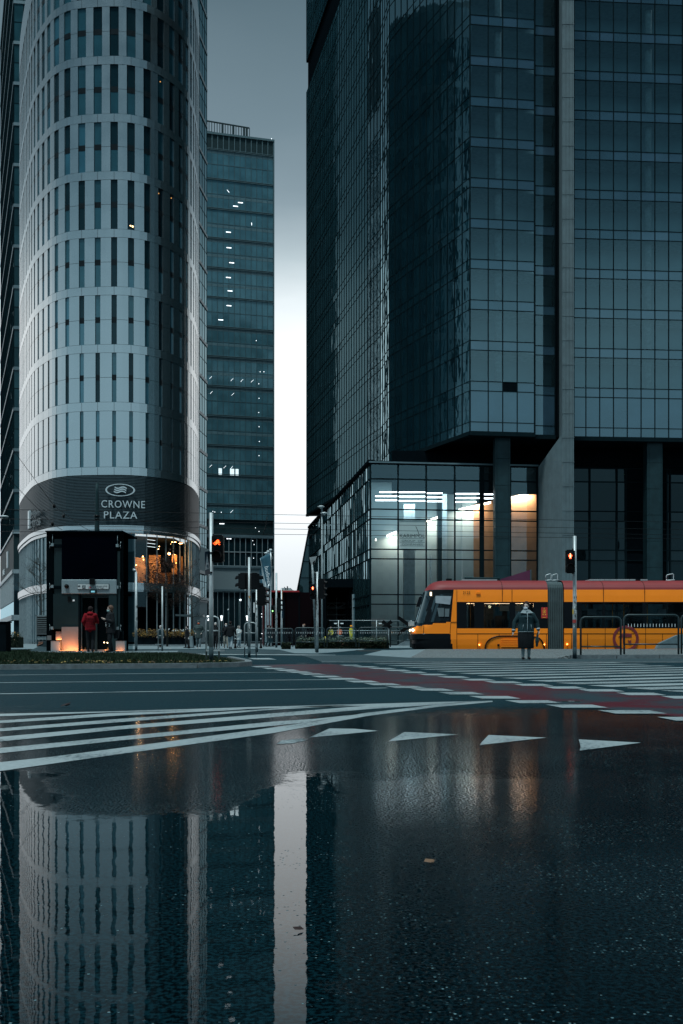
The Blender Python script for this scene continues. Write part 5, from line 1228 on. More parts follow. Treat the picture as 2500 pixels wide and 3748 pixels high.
# middle pole with two signal backs
D = 33.0; t = pole('traffic_light', 'grey pole carrying two black signal heads seen from behind', 'traffic light', 912, 2040, 2401, D, .040, z0=0); k_ = D / F
signal(t, wx(893, D), D + .02, wz(2127, D), 2, 30 * k_, 27 * k_, (-1, .6), None, depth=.26); signal(t, wx(930, D), D + .02, wz(2127, D), 2, 26 * k_, 27 * k_, (1, .5), None, depth=.28)
stickers(t, 912, D, .04, 2180, 2320, 24, SC)
b = MB(mat('sticker_orange', (.55, .28, .10), .6)); wrap(b, wx(912, D), D, .047, -1.7, -.6, wz(2190, D), wz(2181, D)); b.build('sticker', t, fix=False)
# pole behind with large black signal
D = 47.0; t = pole('traffic_light', 'grey pole with one large black signal head facing right', 'traffic light', 939.5, 2152, 2372, D, .055, z0=0); k_ = D / F
signal(t, wx(958, D), D - .05, wz(2182, D), 3, 24 * k_, 22 * k_, (1, -.15), None, depth=.36); stickers(t, 939.5, D, .055, 2190, 2300, 20, SC)
b = MB(M_WHITE); b.box(wx(928, D), wx(932.5, D), D - .03, D, wz(2242, D), wz(2205, D)); b.build('plate', t)
# pole with green man
D = 60.0; t = pole('traffic_light', 'slim pole with a green walking figure lamp against the sky gap', 'traffic light', 1011.5, 2097, 2369, D, .055, z0=.1); k_ = D / F
signal(t, wx(1021, D), D - .05, wz(2215, D), 3, 12 * k_, 17 * k_, (1, -.25), None, depth=.2); signal(t, wx(1000, D), D - .1, wz(2230, D), 2, 12 * k_, 13 * k_, (-.2, -1), 1, 'man', depth=.2)
stickers(t, 1011.5, D, .055, 2240, 2340, 18, SC)
D = 63.0; t = pole('signpost', 'slim post with an orange tinted top and small blue tag', 'post', 1031, 2154, 2365, D, .055, z0=.1)
b = MB(mat('rust_orange', (.45, .16, .03), .6)); wrap(b, wx(1031, D), D, .064, -1.2, .3, wz(2200, D), wz(2157, D)); b.use(M_SGN); b.box(wx(1032, D), wx(1037, D), D - .08, D - .06, wz(2262, D), wz(2230, D)); b.build('tag', t, fix=False)
# pole with red man in front of the pavilion
D = 45.0; t = pole('traffic_light', 'grey pole with a small red pedestrian lamp before the dark red pavilion', 'traffic light', 1161.5, 2093, 2388, D, .05, z0=0); k_ = D / F
signal(t, wx(1146, D), D - .06, wz(2166, D), 2, 21 * k_, 25 * k_, (-.08, -1), 0, 'man', depth=.2); signal(t, wx(1177, D), D - .02, wz(2155, D), 3, 17 * k_, 23 * k_, (1, -.25), None, depth=.26)
b = MB(M_SIG)
for y in (2121, 2190): b.box(wx(1150, D), wx(1174, D), D - .02, D + .02, wz(y + 1.2, D), wz(y - 1.2, D))
b.build('bracket', t); stickers(t, 1161.5, D, .05, 2180, 2320, 20, SC)
D = 46.5; t = thing('signpost', 'leaning weathered post with a tapered board on top beside the red pedestrian lamp', 'signpost', (wx(1155, D), D, 0))
b = MB(M_POLE2); b.tube([P(1157, 2388, D), P(1146, 2120, D), P(1143, 2066, D)], [.05, .05, .045], 10); b.build('pole', t)
b = MB(mat('board_grey', (.22, .25, .26), .6)); b.extr([P(1132, 2040, D), P(1159, 2036, D), P(1152, 2060, D), P(1146, 2072, D), P(1140, 2070, D)], (0, .12, 0)); b.use(M_SIG); b.extr([P(1145, 2058, D - .03), P(1153, 2050, D - .03), P(1151, 2064, D - .03), P(1144, 2068, D - .03)], (0, -.05, 0)); b.use(M_POLE); b.tube([P(1147, 2103, D), P(1150, 2093, D), P(1157, 2096, D), P(1159, 2110, D)], .012, 5); b.build('board', t)
# street lamps and masts
D = 75; t = pole('street_lamp', 'tall slim street lamp with two flat disc heads in front of the glass hall', 'street lamp', 1178.5, 1860, 2362, D, .06, z0=0, m=M_POLE2, sleeve=False)
b = MB(M_GREY)
for x, y in ((1175.6, 1857), (1186, 1881)):
    X, Z = wx(x, D), wz(y, D); b.lathe([(.02, .14), (.12, .13), (.26, .06), (.27, .03), (.1, -.03), (.08, -.1)][::-1], (X, D, Z), 16)
b.tube([P(1178, 1872, D), P(1176, 1862, D)], .02, 6); b.tube([P(1179, 1890, D), P(1186, 1884, D)], .02, 6); b.build('lamp_head', t)
D = 56; t = thing('mast', 'dark tapered overhead line mast rising behind the street lift', 'mast', (wx(355, D), D, 0)); b = MB(M_LOUV); X = wx(355, D)
b.tube([(X, D, 0), (X, D, wz(1940, D)), (X, D, wz(1890, D)), (X, D, wz(1800, D)), (X, D, wz(1769, D))], [.16, .135, .12, .085, .07], 12); b.use(M_SIG); b.tube([(X, D, wz(1893, D)), (X, D, wz(1886, D))], .15, 12); b.tube([(X, D, wz(1902, D)), (X, D, wz(1899, D))], .16, 12); b.build('shaft', t)
D = 52; t = pole('lamp_post', 'grey post with a short bent top standing right of the street lift', 'post', 498.5, 2092, 2364, D, .058, z0=0); b = MB(M_POLE); b.tube([P(498.5, 2092, D), P(496, 2088, D), P(486.5, 2084.5, D)], .062, 10); b.build('bent_top', t); stickers(t, 498.5, D, .058, 2215, 2310, 14, SC)
D = 44; t = pole('post', 'thin bare grey post in front of the planter and small tree', 'post', 594, 2146, 2377, D, .035, z0=.03, sleeve=True)
for lab, x, y0, y1, D in (('street lamp with a single globe before the distant tower', 875, 2192, 2350, 95), ('dark lamp post behind the pedestrians', 836, 2232, 2350, 100), ('dark lamp post between the two crossing poles', 898, 2160, 2350, 105)):
    t = pole('street_lamp', lab, 'street lamp', x, y0, y1, D, .05, z0=0, m=M_LOUV, sleeve=False); b = MB(M_LAMPC if x == 875 else M_GREY)
    if x == 875: b.ball(P(880, 2196, D), .09, 8, 6)
    else: b.ball(P(x, y0, D), .1, 8, 6)
    b.build('lamp_head', t)
for lab, x in (('lit bollard lamp between the man in black and the bald man', 811), ('lit bollard lamp right of the woman in the pale coat', 905), ('lit bollard lamp at the hotel entrance', 762)):
    D = 88; t = thing('bollard_lamp', lab, 'lamp', (wx(x, D), D, 0), 'lit bollard lamps'); b = MB(M_LOUV); b.tube([(wx(x, D), D, 0), (wx(x, D), D, wz(2272, D))], .05, 8); b.build('post', t)
    b = MB(M_LAMPC); b.lathe([(.05, 0), (.07, .25), (.11, .42)], (wx(x, D), D, wz(2272, D)), 8); b.build('lamp', t)
# cyclist footrests (bent tube frames)
def footrest(lab, x0, x1, yt, yb, ym, yl, D, z0, shelf):
    t = thing('footrest_rail', lab, 'railing', (wx((x0 + x1) / 2, D), D, z0), 'cyclist footrest rails'); r = .021; b = MB(M_POLE)
    X0, X1 = wx(x0, D) + r, wx(x1, D) - r; Z = wz(yt, D); c = .10
    b.tube([(X0, D, z0), (X0, D, Z - c), (X0 + .03, D, Z - .03), (X0 + c, D, Z), (X1 - c, D, Z), (X1 - .03, D, Z - .03), (X1, D, Z - c), (X1, D, z0)], r, 10); b.build('frame', t)
    b = MB(M_POLE); b.tube([(X0, D, wz(ym, D)), (X1, D, wz(ym, D))], r * .9, 8); b.build('handrail', t)
    b = MB(M_GREY); b.extr([(wx(shelf[0], D), D - .18, wz(yl, D)), (wx(shelf[1], D), D - .10, wz(yl, D)), (wx(shelf[1], D), D + .05, wz(yl, D)), (wx(shelf[0], D), D + .05, wz(yl, D))], (0, 0, -.035)); b.build('foot_bar', t)
    return t
footrest('bent tube footrest rail around the thick pole with the bicycle signal', 752, 805, 2257, 2417, 2309, 2378, 24.3, IZ, (757, 821))
footrest('bent tube footrest rail around the pole with the two signal backs', 893, 940, 2279, 2403, 2317, 2365, 34, 0, (884, 940))
footrest('small bent tube footrest rail beside the thin bare post', 577, 595, 2302, 2378, 2327, 2357, 46, .02, (570, 595))
# glass barriers
M_BARF = mat('barrier_frame', (.014, .030, .034), .4, .2); M_BARG = glass('barrier_glass', tint=(.76, .84, .85), ior=1.3); M_TICK = mat('tick_white', (.6, .66, .67), .6)
def barrier(lab, x0, x1, yt, yb, yl, D, z0, D1=None, ticks=None, r=.03, grp='glass barrier panels'):
    D1 = D1 or D; t = thing('glass_barrier', lab, 'barrier', (wx((x0 + x1) / 2, D), D, z0), grp); b = MB(M_BARF)
    a, c = Vector((wx(x0, D), D, 0)), Vector((wx(x1, D1), D1, 0)); d = (c - a).normalized(); a += d * r; c -= d * r; Z = wz(yt, D); zl_ = wz(yl, D); cc = .11
    def q(p, z): return Vector((p.x, p.y, z))
    b.tube([q(a, z0), q(a, Z - cc), q(a + d * .035, Z - .035), q(a + d * cc, Z), q(c - d * cc, Z), q(c - d * .035, Z - .035), q(c, Z - cc), q(c, z0)], r, 10); b.build('frame', t)
    b = MB(M_BARF); b.tube([q(a, zl_), q(c, zl_)], r * .75, 8); b.build('lower_rail', t)
    b = MB(M_BARG); p = d * .03; b.face(q(a + p, zl_ + .02), q(c - p, zl_ + .02), q(c - p, Z - .04), q(a + p, Z - .04)); b.build('glass_panel', t)
    if ticks:
        y0, y1, sp_, o = ticks; b = MB(M_TICK); L_ = (c - a).length; k = 0; s_ = sp_ * D / F; u = o * D / F
        n = Vector((d.y, -d.x, 0)) * .008
        while u < L_ - .05:
            m_ = a + d * u + n; b.face(q(m_ - d * .008, wz(y1, D)), q(m_ + d * .008, wz(y1, D)), q(m_ + d * .008, wz(y0, D)), q(m_ - d * .008, wz(y0, D))); u += s_
        b.build('tick_marks', t, fix=False)
    return t
barrier('clear glass barrier just right of the pedestrian signal pole', 2122, 2276, 2259, 2411, 2367, 30.6, .10)
barrier('glass barrier with white tick marks in front of the round tram logo', 2281, 2487, 2251, 2397, 2358, 31.6, .11, ticks=(2283, 2295, 11.4, 15))
barrier('glass barrier cut by the right edge of the photo', 2491, 2700, 2251, 2395, 2358, 32.6, .11, ticks=(2283, 2295, 11.4, 15))
for lab, x0, x1, yt, yl in (('far glass barrier left of the slim pole pair', 964, 1074, 2301, 2352), ('far glass barrier with a passer-by behind it', 1079, 1189, 2298, 2350), ('far glass barrier in front of the construction workers', 1195, 1305, 2298, 2347), ('far glass barrier below the crossed warning boards', 1312, 1420, 2297, 2346), ('far glass barrier ending at the nose of the tram', 1427, 1515, 2296, 2345)):
    barrier(lab, x0, x1, yt, 2366, yl, 62, .12, ticks=(2313, 2319, 6.4, 5), r=.032, grp='far glass barrier panels')
# crossed boards, fences, hedge
for lab, x, y, w, h, D in (('dark crossed warning boards above the far barriers', 1417, 2287, 17, 13, 64), ('large dark crossed boards just left of the tram nose', 1500, 2290, 42, 30, 68)):
    t = thing('crossing_sign', lab, 'sign', (wx(x, D), D, 0)); b = MB(M_SIG)
    for s_ in (1, -1):
        p0, p1 = P(x - w, y - s_ * h, D + s_ * .02), P(x + w, y + s_ * h, D + s_ * .02); d = (p1 - p0); nn = Vector((-d.z, 0, d.x)).normalized() * .11; b.obox((p0 + p1) / 2, d / 2, (0, .015, 0), nn)
    b.build('board', t); b = MB(M_POLE if x < 1450 else M_SIG); b.tube([(wx(x + 4, D), D + .08, .05), (wx(x + 2, D), D + .08, wz(y, D))], .06, 10); b.build('post', t)
D = 80; t = thing('fence', 'light site fence of wire panels in front of the glass hall', 'fence', (wx(1350, D), D, 0)); b = MB(M_POLE)
for x in (1239, 1378, 1505): b.tube([(wx(x, D), D, 0), (wx(x, D), D, wz(2270, D))], .035, 8)
for y in (2271, 2308): b.tube([P(1205, y, D), P(1505, y, D)], .022, 6)
b.use(M_LOUV)
for k in range(75): x = 1207 + k * 4; b.tube([P(x, 2271, D), P(x, 2338, D)], .006, 4, False)
b.build('wire_panel', t); b = MB(M_WHITE)
for x in (1223, 1246, 1386): b.box(wx(x, D) , wx(x + 11, D), D - .05, D - .03, wz(2284, D), wz(2280, D))
b.build('notice', t)
M_HEDGE = mat('hedge_leaves', (.022, .032, .018), .8, var=.5, vs=2); M_HEDR = mat('hedge_leaves_rust', (.09, .035, .015), .8, var=.5)
def hedge(name, lab, x0, x1, D, d, z0, z1, ms, n, s_=.05, seed=1, cat='hedge'):
    r = random.Random(seed); b = MB(ms[0])
    for _ in range(n):
        b.use(ms[0] if r.random() < .8 else r.choice(ms)); X = wx(r.uniform(x0, x1), D); leaf(b, (X, D + r.uniform(0, d), z0 + (z1 - z0) * r.random() ** .7 * r.uniform(.75, 1.1)), s_ * r.uniform(.6, 1.4), r)
    b.use(M_SOIL); b.box(wx(x0, D), wx(x1, D), D + .1, D + d, z0 - .05, z0 + (z1 - z0) * .7)
    return tag(b.build(name, None, loc=(wx((x0 + x1) / 2, D), D, 0), fix=False), lab, cat)
hedge('hedge', 'low dark hedge with rusty patches under the far glass barriers', 1080, 1425, 63, 1.2, 0, wz(2347, 63) + .06, [M_HEDGE, M_HEDR, M_HEDGE], 9000, .06, 2)
hedge('grass_bank', 'pale dry grass bank behind the far glass barriers', 1085, 1420, 65, 3, .1, wz(2333, 66), [mat('dry_grass', (.09, .11, .08), .8, var=.4), M_HEDGE], 5000, .05, 3, 'bank')
hedge('plant', 'small leafy plant at the foot of the green man pole', 1030, 1062, 61, .8, 0, wz(2352, 61), [M_HEDGE, M_SOIL], 500, .05, 4, 'plant')
D = 92; t = thing('planter', 'long dark planter of yellow flowering plants before the hotel base', 'planter', (wx(610, D), D, 0)); b = MB(M_SOF); b.box(wx(497, D), wx(708, D), D, D + 1.6, 0, wz(2327, D)); b.use(M_KERB); b.box(wx(470, D), wx(706, D), D - .4, D - .02, 0, .12); b.build('box', t)
M_YF = mat('yellow_flowers', (.38, .20, .03), .8, var=.6, vs=8); M_YG = mat('olive_leaves', (.07, .06, .02), .8, var=.5)
b = MB(M_YG); r = random.Random(6)
for _ in range(5200):
    b.use(r.choice([M_YF, M_YG, M_YG, M_LEAFB])); x = r.uniform(486, 706); leaf(b, (wx(x, D), D + r.uniform(-.2, 1.5), wz(2327, D) + r.random() ** 1.2 * (.62 + .25 * math.sin(x * .21) * math.sin(x * .07 + 2)) - .12), r.uniform(.03, .07), r)
b.use(M_WHITE)
for _ in range(30): b.ball((wx(r.uniform(590, 680), D), D - .1, wz(2327 - r.uniform(17, 25), D)), .035, 6, 4)
tag(b.build('plants', t, fix=False), kind='stuff')
# flags
def flag(lab, x0, top, pts, D, wr, sz):
    t = thing('flag', lab, 'flag', (wx(x0, D), D, 0), 'blue banner flags'); b = MB(M_WHITE); b.tube([(wx(x0, D), D, 0), (wx(x0, D), D, wz(top, D))], [.07, .045], 8); b.ball((wx(x0, D), D, wz(top, D) + .04), .14, 10, 5, (1, 1, .5)); b.build('flagpole', t)
    M_FL = mat('flag_blue', (.018, .075, .11), .7, var=.15); b = MB(M_FL)
    L_, R_ = pts; n = 16
    for i in range(n):
        for j in range(10):
            def fp(a, c):
                l, r_ = lerpP(L_, a), lerpP(R_, a); X = l[0] + (r_[0] - l[0]) * c; Y_ = l[1] + (r_[1] - l[1]) * c
                return P(X, Y_, D + .12 * math.sin(c * 5 + a * 2))
            b.sm = True; b.face(fp(i / n, j / 10), fp((i + 1) / n, j / 10), fp((i + 1) / n, (j + 1) / 10), fp(i / n, (j + 1) / 10))
    o = b.build('banner', t, fix=False); wl_ = o.modifiers.new('w', 'WELD'); wl_.merge_threshold = .005; so = o.modifiers.new('s', 'SOLIDIFY'); so.thickness = .03
    if wr:
        p0, p1 = P(*wr[0], D - .32), P(*wr[1], D - .32); ux = (p1 - p0).normalized(); uz = Vector((-ux.z, 0, ux.x)); 
        if ux.cross(uz).y > 0: uz = -uz
        text('budimex', sz, M_WHITE, (p0 + p1) / 2, ux, uz, 'flag_lettering', t, .02, 1.0)
    return t
def lerpP(L_, a):
    a = a * (len(L_) - 1); i = min(int(a), len(L_) - 2); f = a - i
    return (L_[i][0] + (L_[i + 1][0] - L_[i][0]) * f, L_[i][1] + (L_[i + 1][1] - L_[i][1]) * f)
t = flag('long blue flag with white lettering hanging from the nearest white flagpole', 990.5, 2014, ([(954, 2041), (962, 2080), (969, 2115), (976, 2150), (983, 2168)], [(988, 2024), (992, 2060), (992.5, 2100), (993, 2145), (992, 2164)]), 84, ((968, 2070), (981, 2148)), .46)
b = MB(M_WHITE); 
for p in (((980, 2151), (985, 2140)), ((980, 2152), (988, 2167))): b.tube([P(*p[0], 83.6), P(*p[1], 83.6)], .06, 5)
b.build('flag_mark', t)
b = MB(M_POLE); b.tube([P(991, 2024, 84), P(997, 2046, 84), P(991, 2048, 84)], .02, 5); b.build('flag_bracket', t)
flag('blue flag partly hidden behind the long lettered flag', 981, 2020, ([(957, 2072), (950, 2095), (955, 2115), (948, 2145), (946, 2165)], [(961, 2066), (962, 2095), (966, 2120), (966, 2145), (962, 2165)]), 86, ((958, 2105), (963, 2150)), .30)
t = flag('pale flag hanging between the two blue flags', 973, 2026, ([(953, 2044), (958, 2070), (960, 2105), (964, 2150), (968, 2168)], [(956, 2046), (963, 2078), (970, 2115), (974, 2150), (974, 2168)]), 85, None, 1)
for o in t.children:
    if o.name.startswith('banner'): o.data.materials[0] = mat('flag_pale', (.30, .38, .41), .7)
# bollards, concrete block, side objects
for lab, x, y0, y1 in (('black bollard in front of the woman in the pale coat', 861, 2329, 2367), ('black bollard at the left end of the far barriers', 955, 2329, 2366), ('black bollard in front of the concrete block', 691, 2333, 2370)):
    D = 66; t = thing('bollard', lab, 'bollard', (wx(x, D), D, 0), 'black bollards'); X = wx(x, D); b = MB(M_SIG); b.lathe([(.09, 0), (.09, .1), (.06, .16), (.055, .5), (.04, .58)], (X, D, 0), 12); b.build('post', t); b = MB(M_GREY); b.lathe([(.042, 0), (.05, .03), (.045, .06)], (X, D, .585), 10); b.build('cap', t)
D = 71; t = thing('concrete_block', 'tapered pale concrete block beside the planter', 'block', (wx(692, D), D, 0)); b = MB(M_CONC)
b.hexa([(wx(678, D), D, .02), (wx(707, D), D, .02), (wx(707, D), D + .55, .02), (wx(678, D), D + .55, .02)], [(wx(683, D), D + .08, wz(2328, D)), (wx(703, D), D + .08, wz(2328, D)), (wx(703, D), D + .45, wz(2328, D)), (wx(683, D), D + .45, wz(2328, D))]); b.build('block', t, bevel=.02)
b = MB(M_SOF); b.box(wx(677, D), wx(708, D), D - .02, D + .58, 0, .04); b.build('foot', t)
D = 40; t = thing('cabinet', 'dark utility cabinet at the left edge of the grass island', 'cabinet', (wx(12, D), D, IZ)); b = MB(M_SOF); b.box(wx(-40, D), wx(23, D), D, D + .6, IZ, wz(2279, D)); b.build('casing', t, bevel=.03); b = MB(M_BLACK); b.box(wx(-42, D), wx(25, D), D - .03, D + .63, wz(2279, D), wz(2275, D)); b.build('lid', t)
# purple canopy and grey ramp walls
D = 70; t = thing('station_canopy', 'translucent purple sloping canopy peeking over the tram roof', 'canopy', (wx(1890, D), D, 0)); b = MB(glass('purple_glass', ior=1.4, body=(.10, .03, .06)))
b.extr([P(1828, 2121, D), P(1943, 2085, D), P(1944, 2140, D), P(1828, 2140, D)], (0, .06, 0)); b.build('glass_panel', t); b = MB(M_LOUV); b.tube([P(1700, 2117, D), P(1828, 2118, D)], .09, 6); b.tube([P(1943, 2085, D), P(1944, 2380, D)], .05, 6); b.tube([P(1828, 2120, D), P(1828, 2380, D)], .05, 6); b.build('frame', t)
D = 45; t = thing('ramp_wall', 'pale triangular concrete upstand behind the right-hand barriers', 'wall', (wx(2450, D), D, .1)); b = MB(M_CONC); b.extr([P(2403, 2375, D), P(2700, 2375, D), P(2700, 2290, D), P(2480, 2325, D), P(2412, 2356, D)], (0, .3, 0)); b.build('wall', t)
D = 70; t = thing('ramp_wall', 'grey sloping upstand behind the far barriers beside the tram nose', 'wall', (wx(1480, D), D, 0)); b = MB(M_CONC); b.extr([P(1455, 2362, D), P(1520, 2362, D), P(1520, 2330, D), P(1500, 2336, D)], (0, .3, 0)); b.build('wall', t)
# overhead wires
def wire(lab, pts, r=.012, ins=None):
    b = MB(M_SIG); b.tube(pts, r, 6)
    for p in (ins or ()): b.ball(p, .075, 8, 5, (1, 1, 1.3))
    tag(b.build('overhead_wire', None, loc=pts[0]), lab, 'wire', 'overhead wires')
for lab, y0, y1 in (('topmost overhead wire crossing the whole street', 1864, 1912), ('second overhead wire from the top', 1899, 1938), ('third overhead wire from the top', 1921, 1958), ('lowest overhead wire crossing the street', 1945, 1972)):
    pts = [P(-300 + 3200 * k / 16, y0 + (y1 - y0) * (-300 + 3200 * k / 16) / 2500 + 3 * math.sin(k * .9) * 0, 52 + (y1 - y0) * .01 * k) for k in range(17)]; wire(lab, pts)
wire('steep diagonal wire with two insulators across the hotel sign band', [P(-40, 1545, 40), P(22, 1611, 41), P(198, 1852, 46), P(300, 1927, 50), P(340, 1948, 52)], .011, [P(198, 1852, 46), P(233, 1889, 47.5)])
wire('lower diagonal wire with one insulator at the far left', [P(-40, 1690, 42), P(0, 1719, 43), P(192, 1918, 49), P(228, 1940, 51)], .011, [P(192, 1918, 49)])
wire('slanted spacer wire hanging between the overhead wires in the gap', [P(977, 1892, 52.1), P(973, 1925, 52.2), P(963, 1957, 52.3)], .014)
wire('short slanted spacer wire in front of the glass hall sign', [P(1522, 1896 + 30, 52.4), P(1530, 1945, 52.4), P(1535, 1962, 52.4)], .014)
D = 48; t = thing('street_lamp', 'flat street lamp head reaching in from the left edge above the hotel base', 'street lamp', (wx(-60, D), D, 0)); b = MB(M_LOUV); b.tube([(wx(-60, D), D, 0), (wx(-60, D), D, wz(1893, D))], .08, 10); b.tube([P(-60, 1895, D), P(5, 1893, D)], .04, 8); b.build('pole', t); b = MB(M_GREY); b.ball(P(15, 1891, D), .2, 12, 6, (1.1, .8, .3)); b.build('lamp_head', t)
# ================================================================ street lift
KD = 42.0; KZ = .09
M_BRUSH = mat('brushed_steel', (.20, .21, .21), .42, .5, var=.08, vs=3, rvar=.06); M_PLATE = mat('pale_steel_plate', (.22, .28, .30), .45, .4, var=.06, vs=2)
M_KBLK = glass('lift_dark_glass', ior=1.15, body=(.001, .003, .004)); M_KGRN = mat('lift_dark_panel', (.008, .022, .025), .35, .2, var=.3, vs=.8)
kx = lambda x, d=0: wx(x, KD + d)
kz = lambda y: wz(y, KD)
def k3(x, y): return (100 + x * .26786, 1900 + y * .26790)
lift = thing('street_lift', 'dark glass street lift box with an orange-lit steel plinth', 'lift', (kx(300), KD + 1.5, KZ))
def kb(mb, x0, x1, y0, y1, d0, d1):
    X0, Y0 = k3(x0, y0); X1, Y1 = k3(x1, y1); mb.box(kx(X0), kx(X1), KD + d0, KD + d1, max(KZ, kz(Y1)), kz(Y0))
b = MB(M_KBLK); kb(b, 228, 332, 150, 1822, .35, .40); b.build('side_glass', lift); b = MB(M_KBLK); kb(b, 1205, 1285, 150, 1822, .35, .40); b.build('side_glass', lift); b = MB(M_KBLK)
b.box(kx(k3(228, 0)[0]), kx(k3(230, 0)[0]), KD + .4, KD + 3.2, KZ, kz(1941)); b.use(glass('lift_side_glass', tint=(.4, .5, .52), ior=1.0)); b.face((kx(k3(1285, 0)[0]), KD + .4, KZ), (kx(k3(1285, 0)[0]) - .18, KD + 3.2, KZ), (kx(k3(1285, 0)[0]) - .18, KD + 3.2, kz(1946)), (kx(k3(1285, 0)[0]), KD + .4, kz(1941)))
b.build('side_glass', lift)
b = MB(M_BLACK); kb(b, 226, 1288, 150, 168, .2, 3.2); kb(b, 300, 1230, 165, 820, .42, .5); b.box(kx(165), kx(410), KD + 3.1, KD + 3.2, KZ, kz(1945)); b.box(kx(226 * .268 + 100), kx(425), KD + .6, KD + 3.1, kz(2170), kz(2160)); b.build('roof', lift)
b = MB(glass('lift_front_glass', ior=1.15, body=(.0005, .001, .003), wave=.004)); kb(b, 445, 1205, 168, 818, .28, .34); b.build('front_glass', lift)
b = MB(M_PLATE); kb(b, 450, 1205, 822, 1018, .18, .3); b.build('lintel_plate', lift, bevel=.02)

for a_ in ((332, 447, 260, 1015, .36, .41), (332, 680, 1020, 1500, .22, .34), (1095, 1205, 1020, 1830, .22, .34), (1210, 1245, 430, 1500, .3, .36)): b = MB(M_KGRN); kb(b, *a_); b.build('cladding_panel', lift)

for a_ in ((452, 680, 1472, 1830, .18, .34), (360, 450, 1535, 1655, .30, .34), (238, 295, 1590, 1652, .33, .36)): b = MB(M_BRUSH); kb(b, *a_); b.build('steel_plinth', lift)
b = MB(M_PLATE); kb(b, 326, 447, 1662, 1830, -.05, .2); b.build('steel_box', lift); b = MB(M_PLATE); kb(b, 1212, 1335, 1662, 1836, -.05, .25); b.build('steel_box', lift)

for a_ in ((322, 450, 1655, 1663, -.06, .2), (1208, 1338, 1655, 1663, -.06, .26), (680, 705, 1020, 1830, .2, .34)): b = MB(M_BLACK); kb(b, *a_); b.build('trim', lift)
# doors

for a_ in ((722, 893, 1070, 1782, .42, .45), (928, 1095, 1070, 1782, .42, .45)): b = MB(M_KBLK); kb(b, *a_); b.build('door_pane', lift)
b = MB(M_KGRN); kb(b, 705, 722, 1040, 1830, .34, .44); kb(b, 893, 928, 1070, 1820, .34, .44); kb(b, 722, 1095, 1040, 1070, .36, .44); kb(b, 700, 1100, 1020, 1040, .24, .44); b.use(M_BRUSH); kb(b, 708, 720, 1400, 1830, .30, .338); kb(b, 722, 1095, 1784, 1822, .36, .44); b.build('door_frame', lift)
# brackets holding the glass

for x, y in ((302, 322), (1193, 334), (300, 895), (1193, 905), (300, 1468), (1196, 1470)): b = MB(M_PLATE); kb(b, x, x + 34, y, y + 40, .22, .34); b.build('glass_bracket', lift)
b = MB(M_BLACK)
for x, y in ((334, 335), (334, 905), (334, 1478)): kb(b, x, x + 112, y, y + 42, .30, .345)
b.build('bracket_bar', lift); b = MB(M_MUL)
for x, y0, y1 in ((318, 196, 322), (1212, 205, 334)): X, Y0 = k3(x, y0); _, Y1 = k3(x, y1); b.tube([(kx(X), KD + .28, kz(Y0)), (kx(X), KD + .28, kz(Y1))], .012, 6)
b.build('bracket_rod', lift)
for x, y in ((275, 345), (1255, 345), (275, 915), (1255, 905), (275, 1480), (1258, 1490)):
    b = MB(M_MUL)
    for dy in (-45, 45): p0, p1 = k3(x + (8 if x < 700 else -8), y), k3(x, y + dy); b.tube([(kx(p0[0]), KD + .3, kz(p0[1])), (kx(p1[0]), KD + .3, kz(p1[1]))], .009, 5)
    b.build('bracket_arm', lift)
b = MB(M_SIG); p = k3(525, 915); b.tube([(kx(p[0]), KD + .17, kz(p[1])), (kx(p[0]), KD + .09, kz(p[1]))], .085, 14); b.ball((kx(p[0]), KD + .09, kz(p[1])), .07, 12, 8); b.build('camera_dome', lift)
b = MB(M_SIG); kb(b, 846, 912, 806, 892, .02, .2); b.use(M_KGRN); kb(b, 843, 934, 966, 1013, .08, .2); b.use(emitter('blue_display', (.2, .5, .6), .5)); kb(b, 865, 915, 978, 1000, .07, .08); b.build('indicator', lift)
b = MB(M_SIG); kb(b, 672, 1106, 882, 956, .15, .18); b.use(mat('sign_white', (.5, .5, .5))); kb(b, 677, 1101, 886, 952, .13, .15); b.build('sign', lift)
M_INK = mat('sign_ink', (.02, .025, .03), .6); b = MB(M_INK); kb(b, 682, 712, 905, 922, .12, .128); kb(b, 740, 786, 903, 907, .12, .128); kb(b, 740, 744, 907, 943, .12, .128); kb(b, 782, 786, 907, 943, .12, .128); kb(b, 740, 786, 943, 947, .12, .128)
for x in (752, 770): kb(b, x - 4, x + 4, 915, 940, .12, .128)
b.use(mat('metro_red', (.30, .03, .05), .5)); kb(b, 838, 862, 922, 942, .12, .128); b.build('sign_symbol', lift)
for s_, x, y in (('-1  przej\u015bcie podziemne, schody', 945, 918), ('-2', 826, 942), ('Rondo Daszy\u0144skiego', 945, 942)):
    X, Y = k3(x, y); text(s_, .062, M_INK, (kx(X), KD + .125, kz(Y)), (1, 0, 0), (0, 0, 1), 'sign_lettering', lift, .004, 1.0 if len(s_) > 4 else 1)
b = MB(M_WHITE); kb(b, 602, 628, 1096, 1120, .2, .218); b.use(M_SIG); kb(b, 535, 580, 1055, 1120, .19, .218); b.build('call_panel', lift)
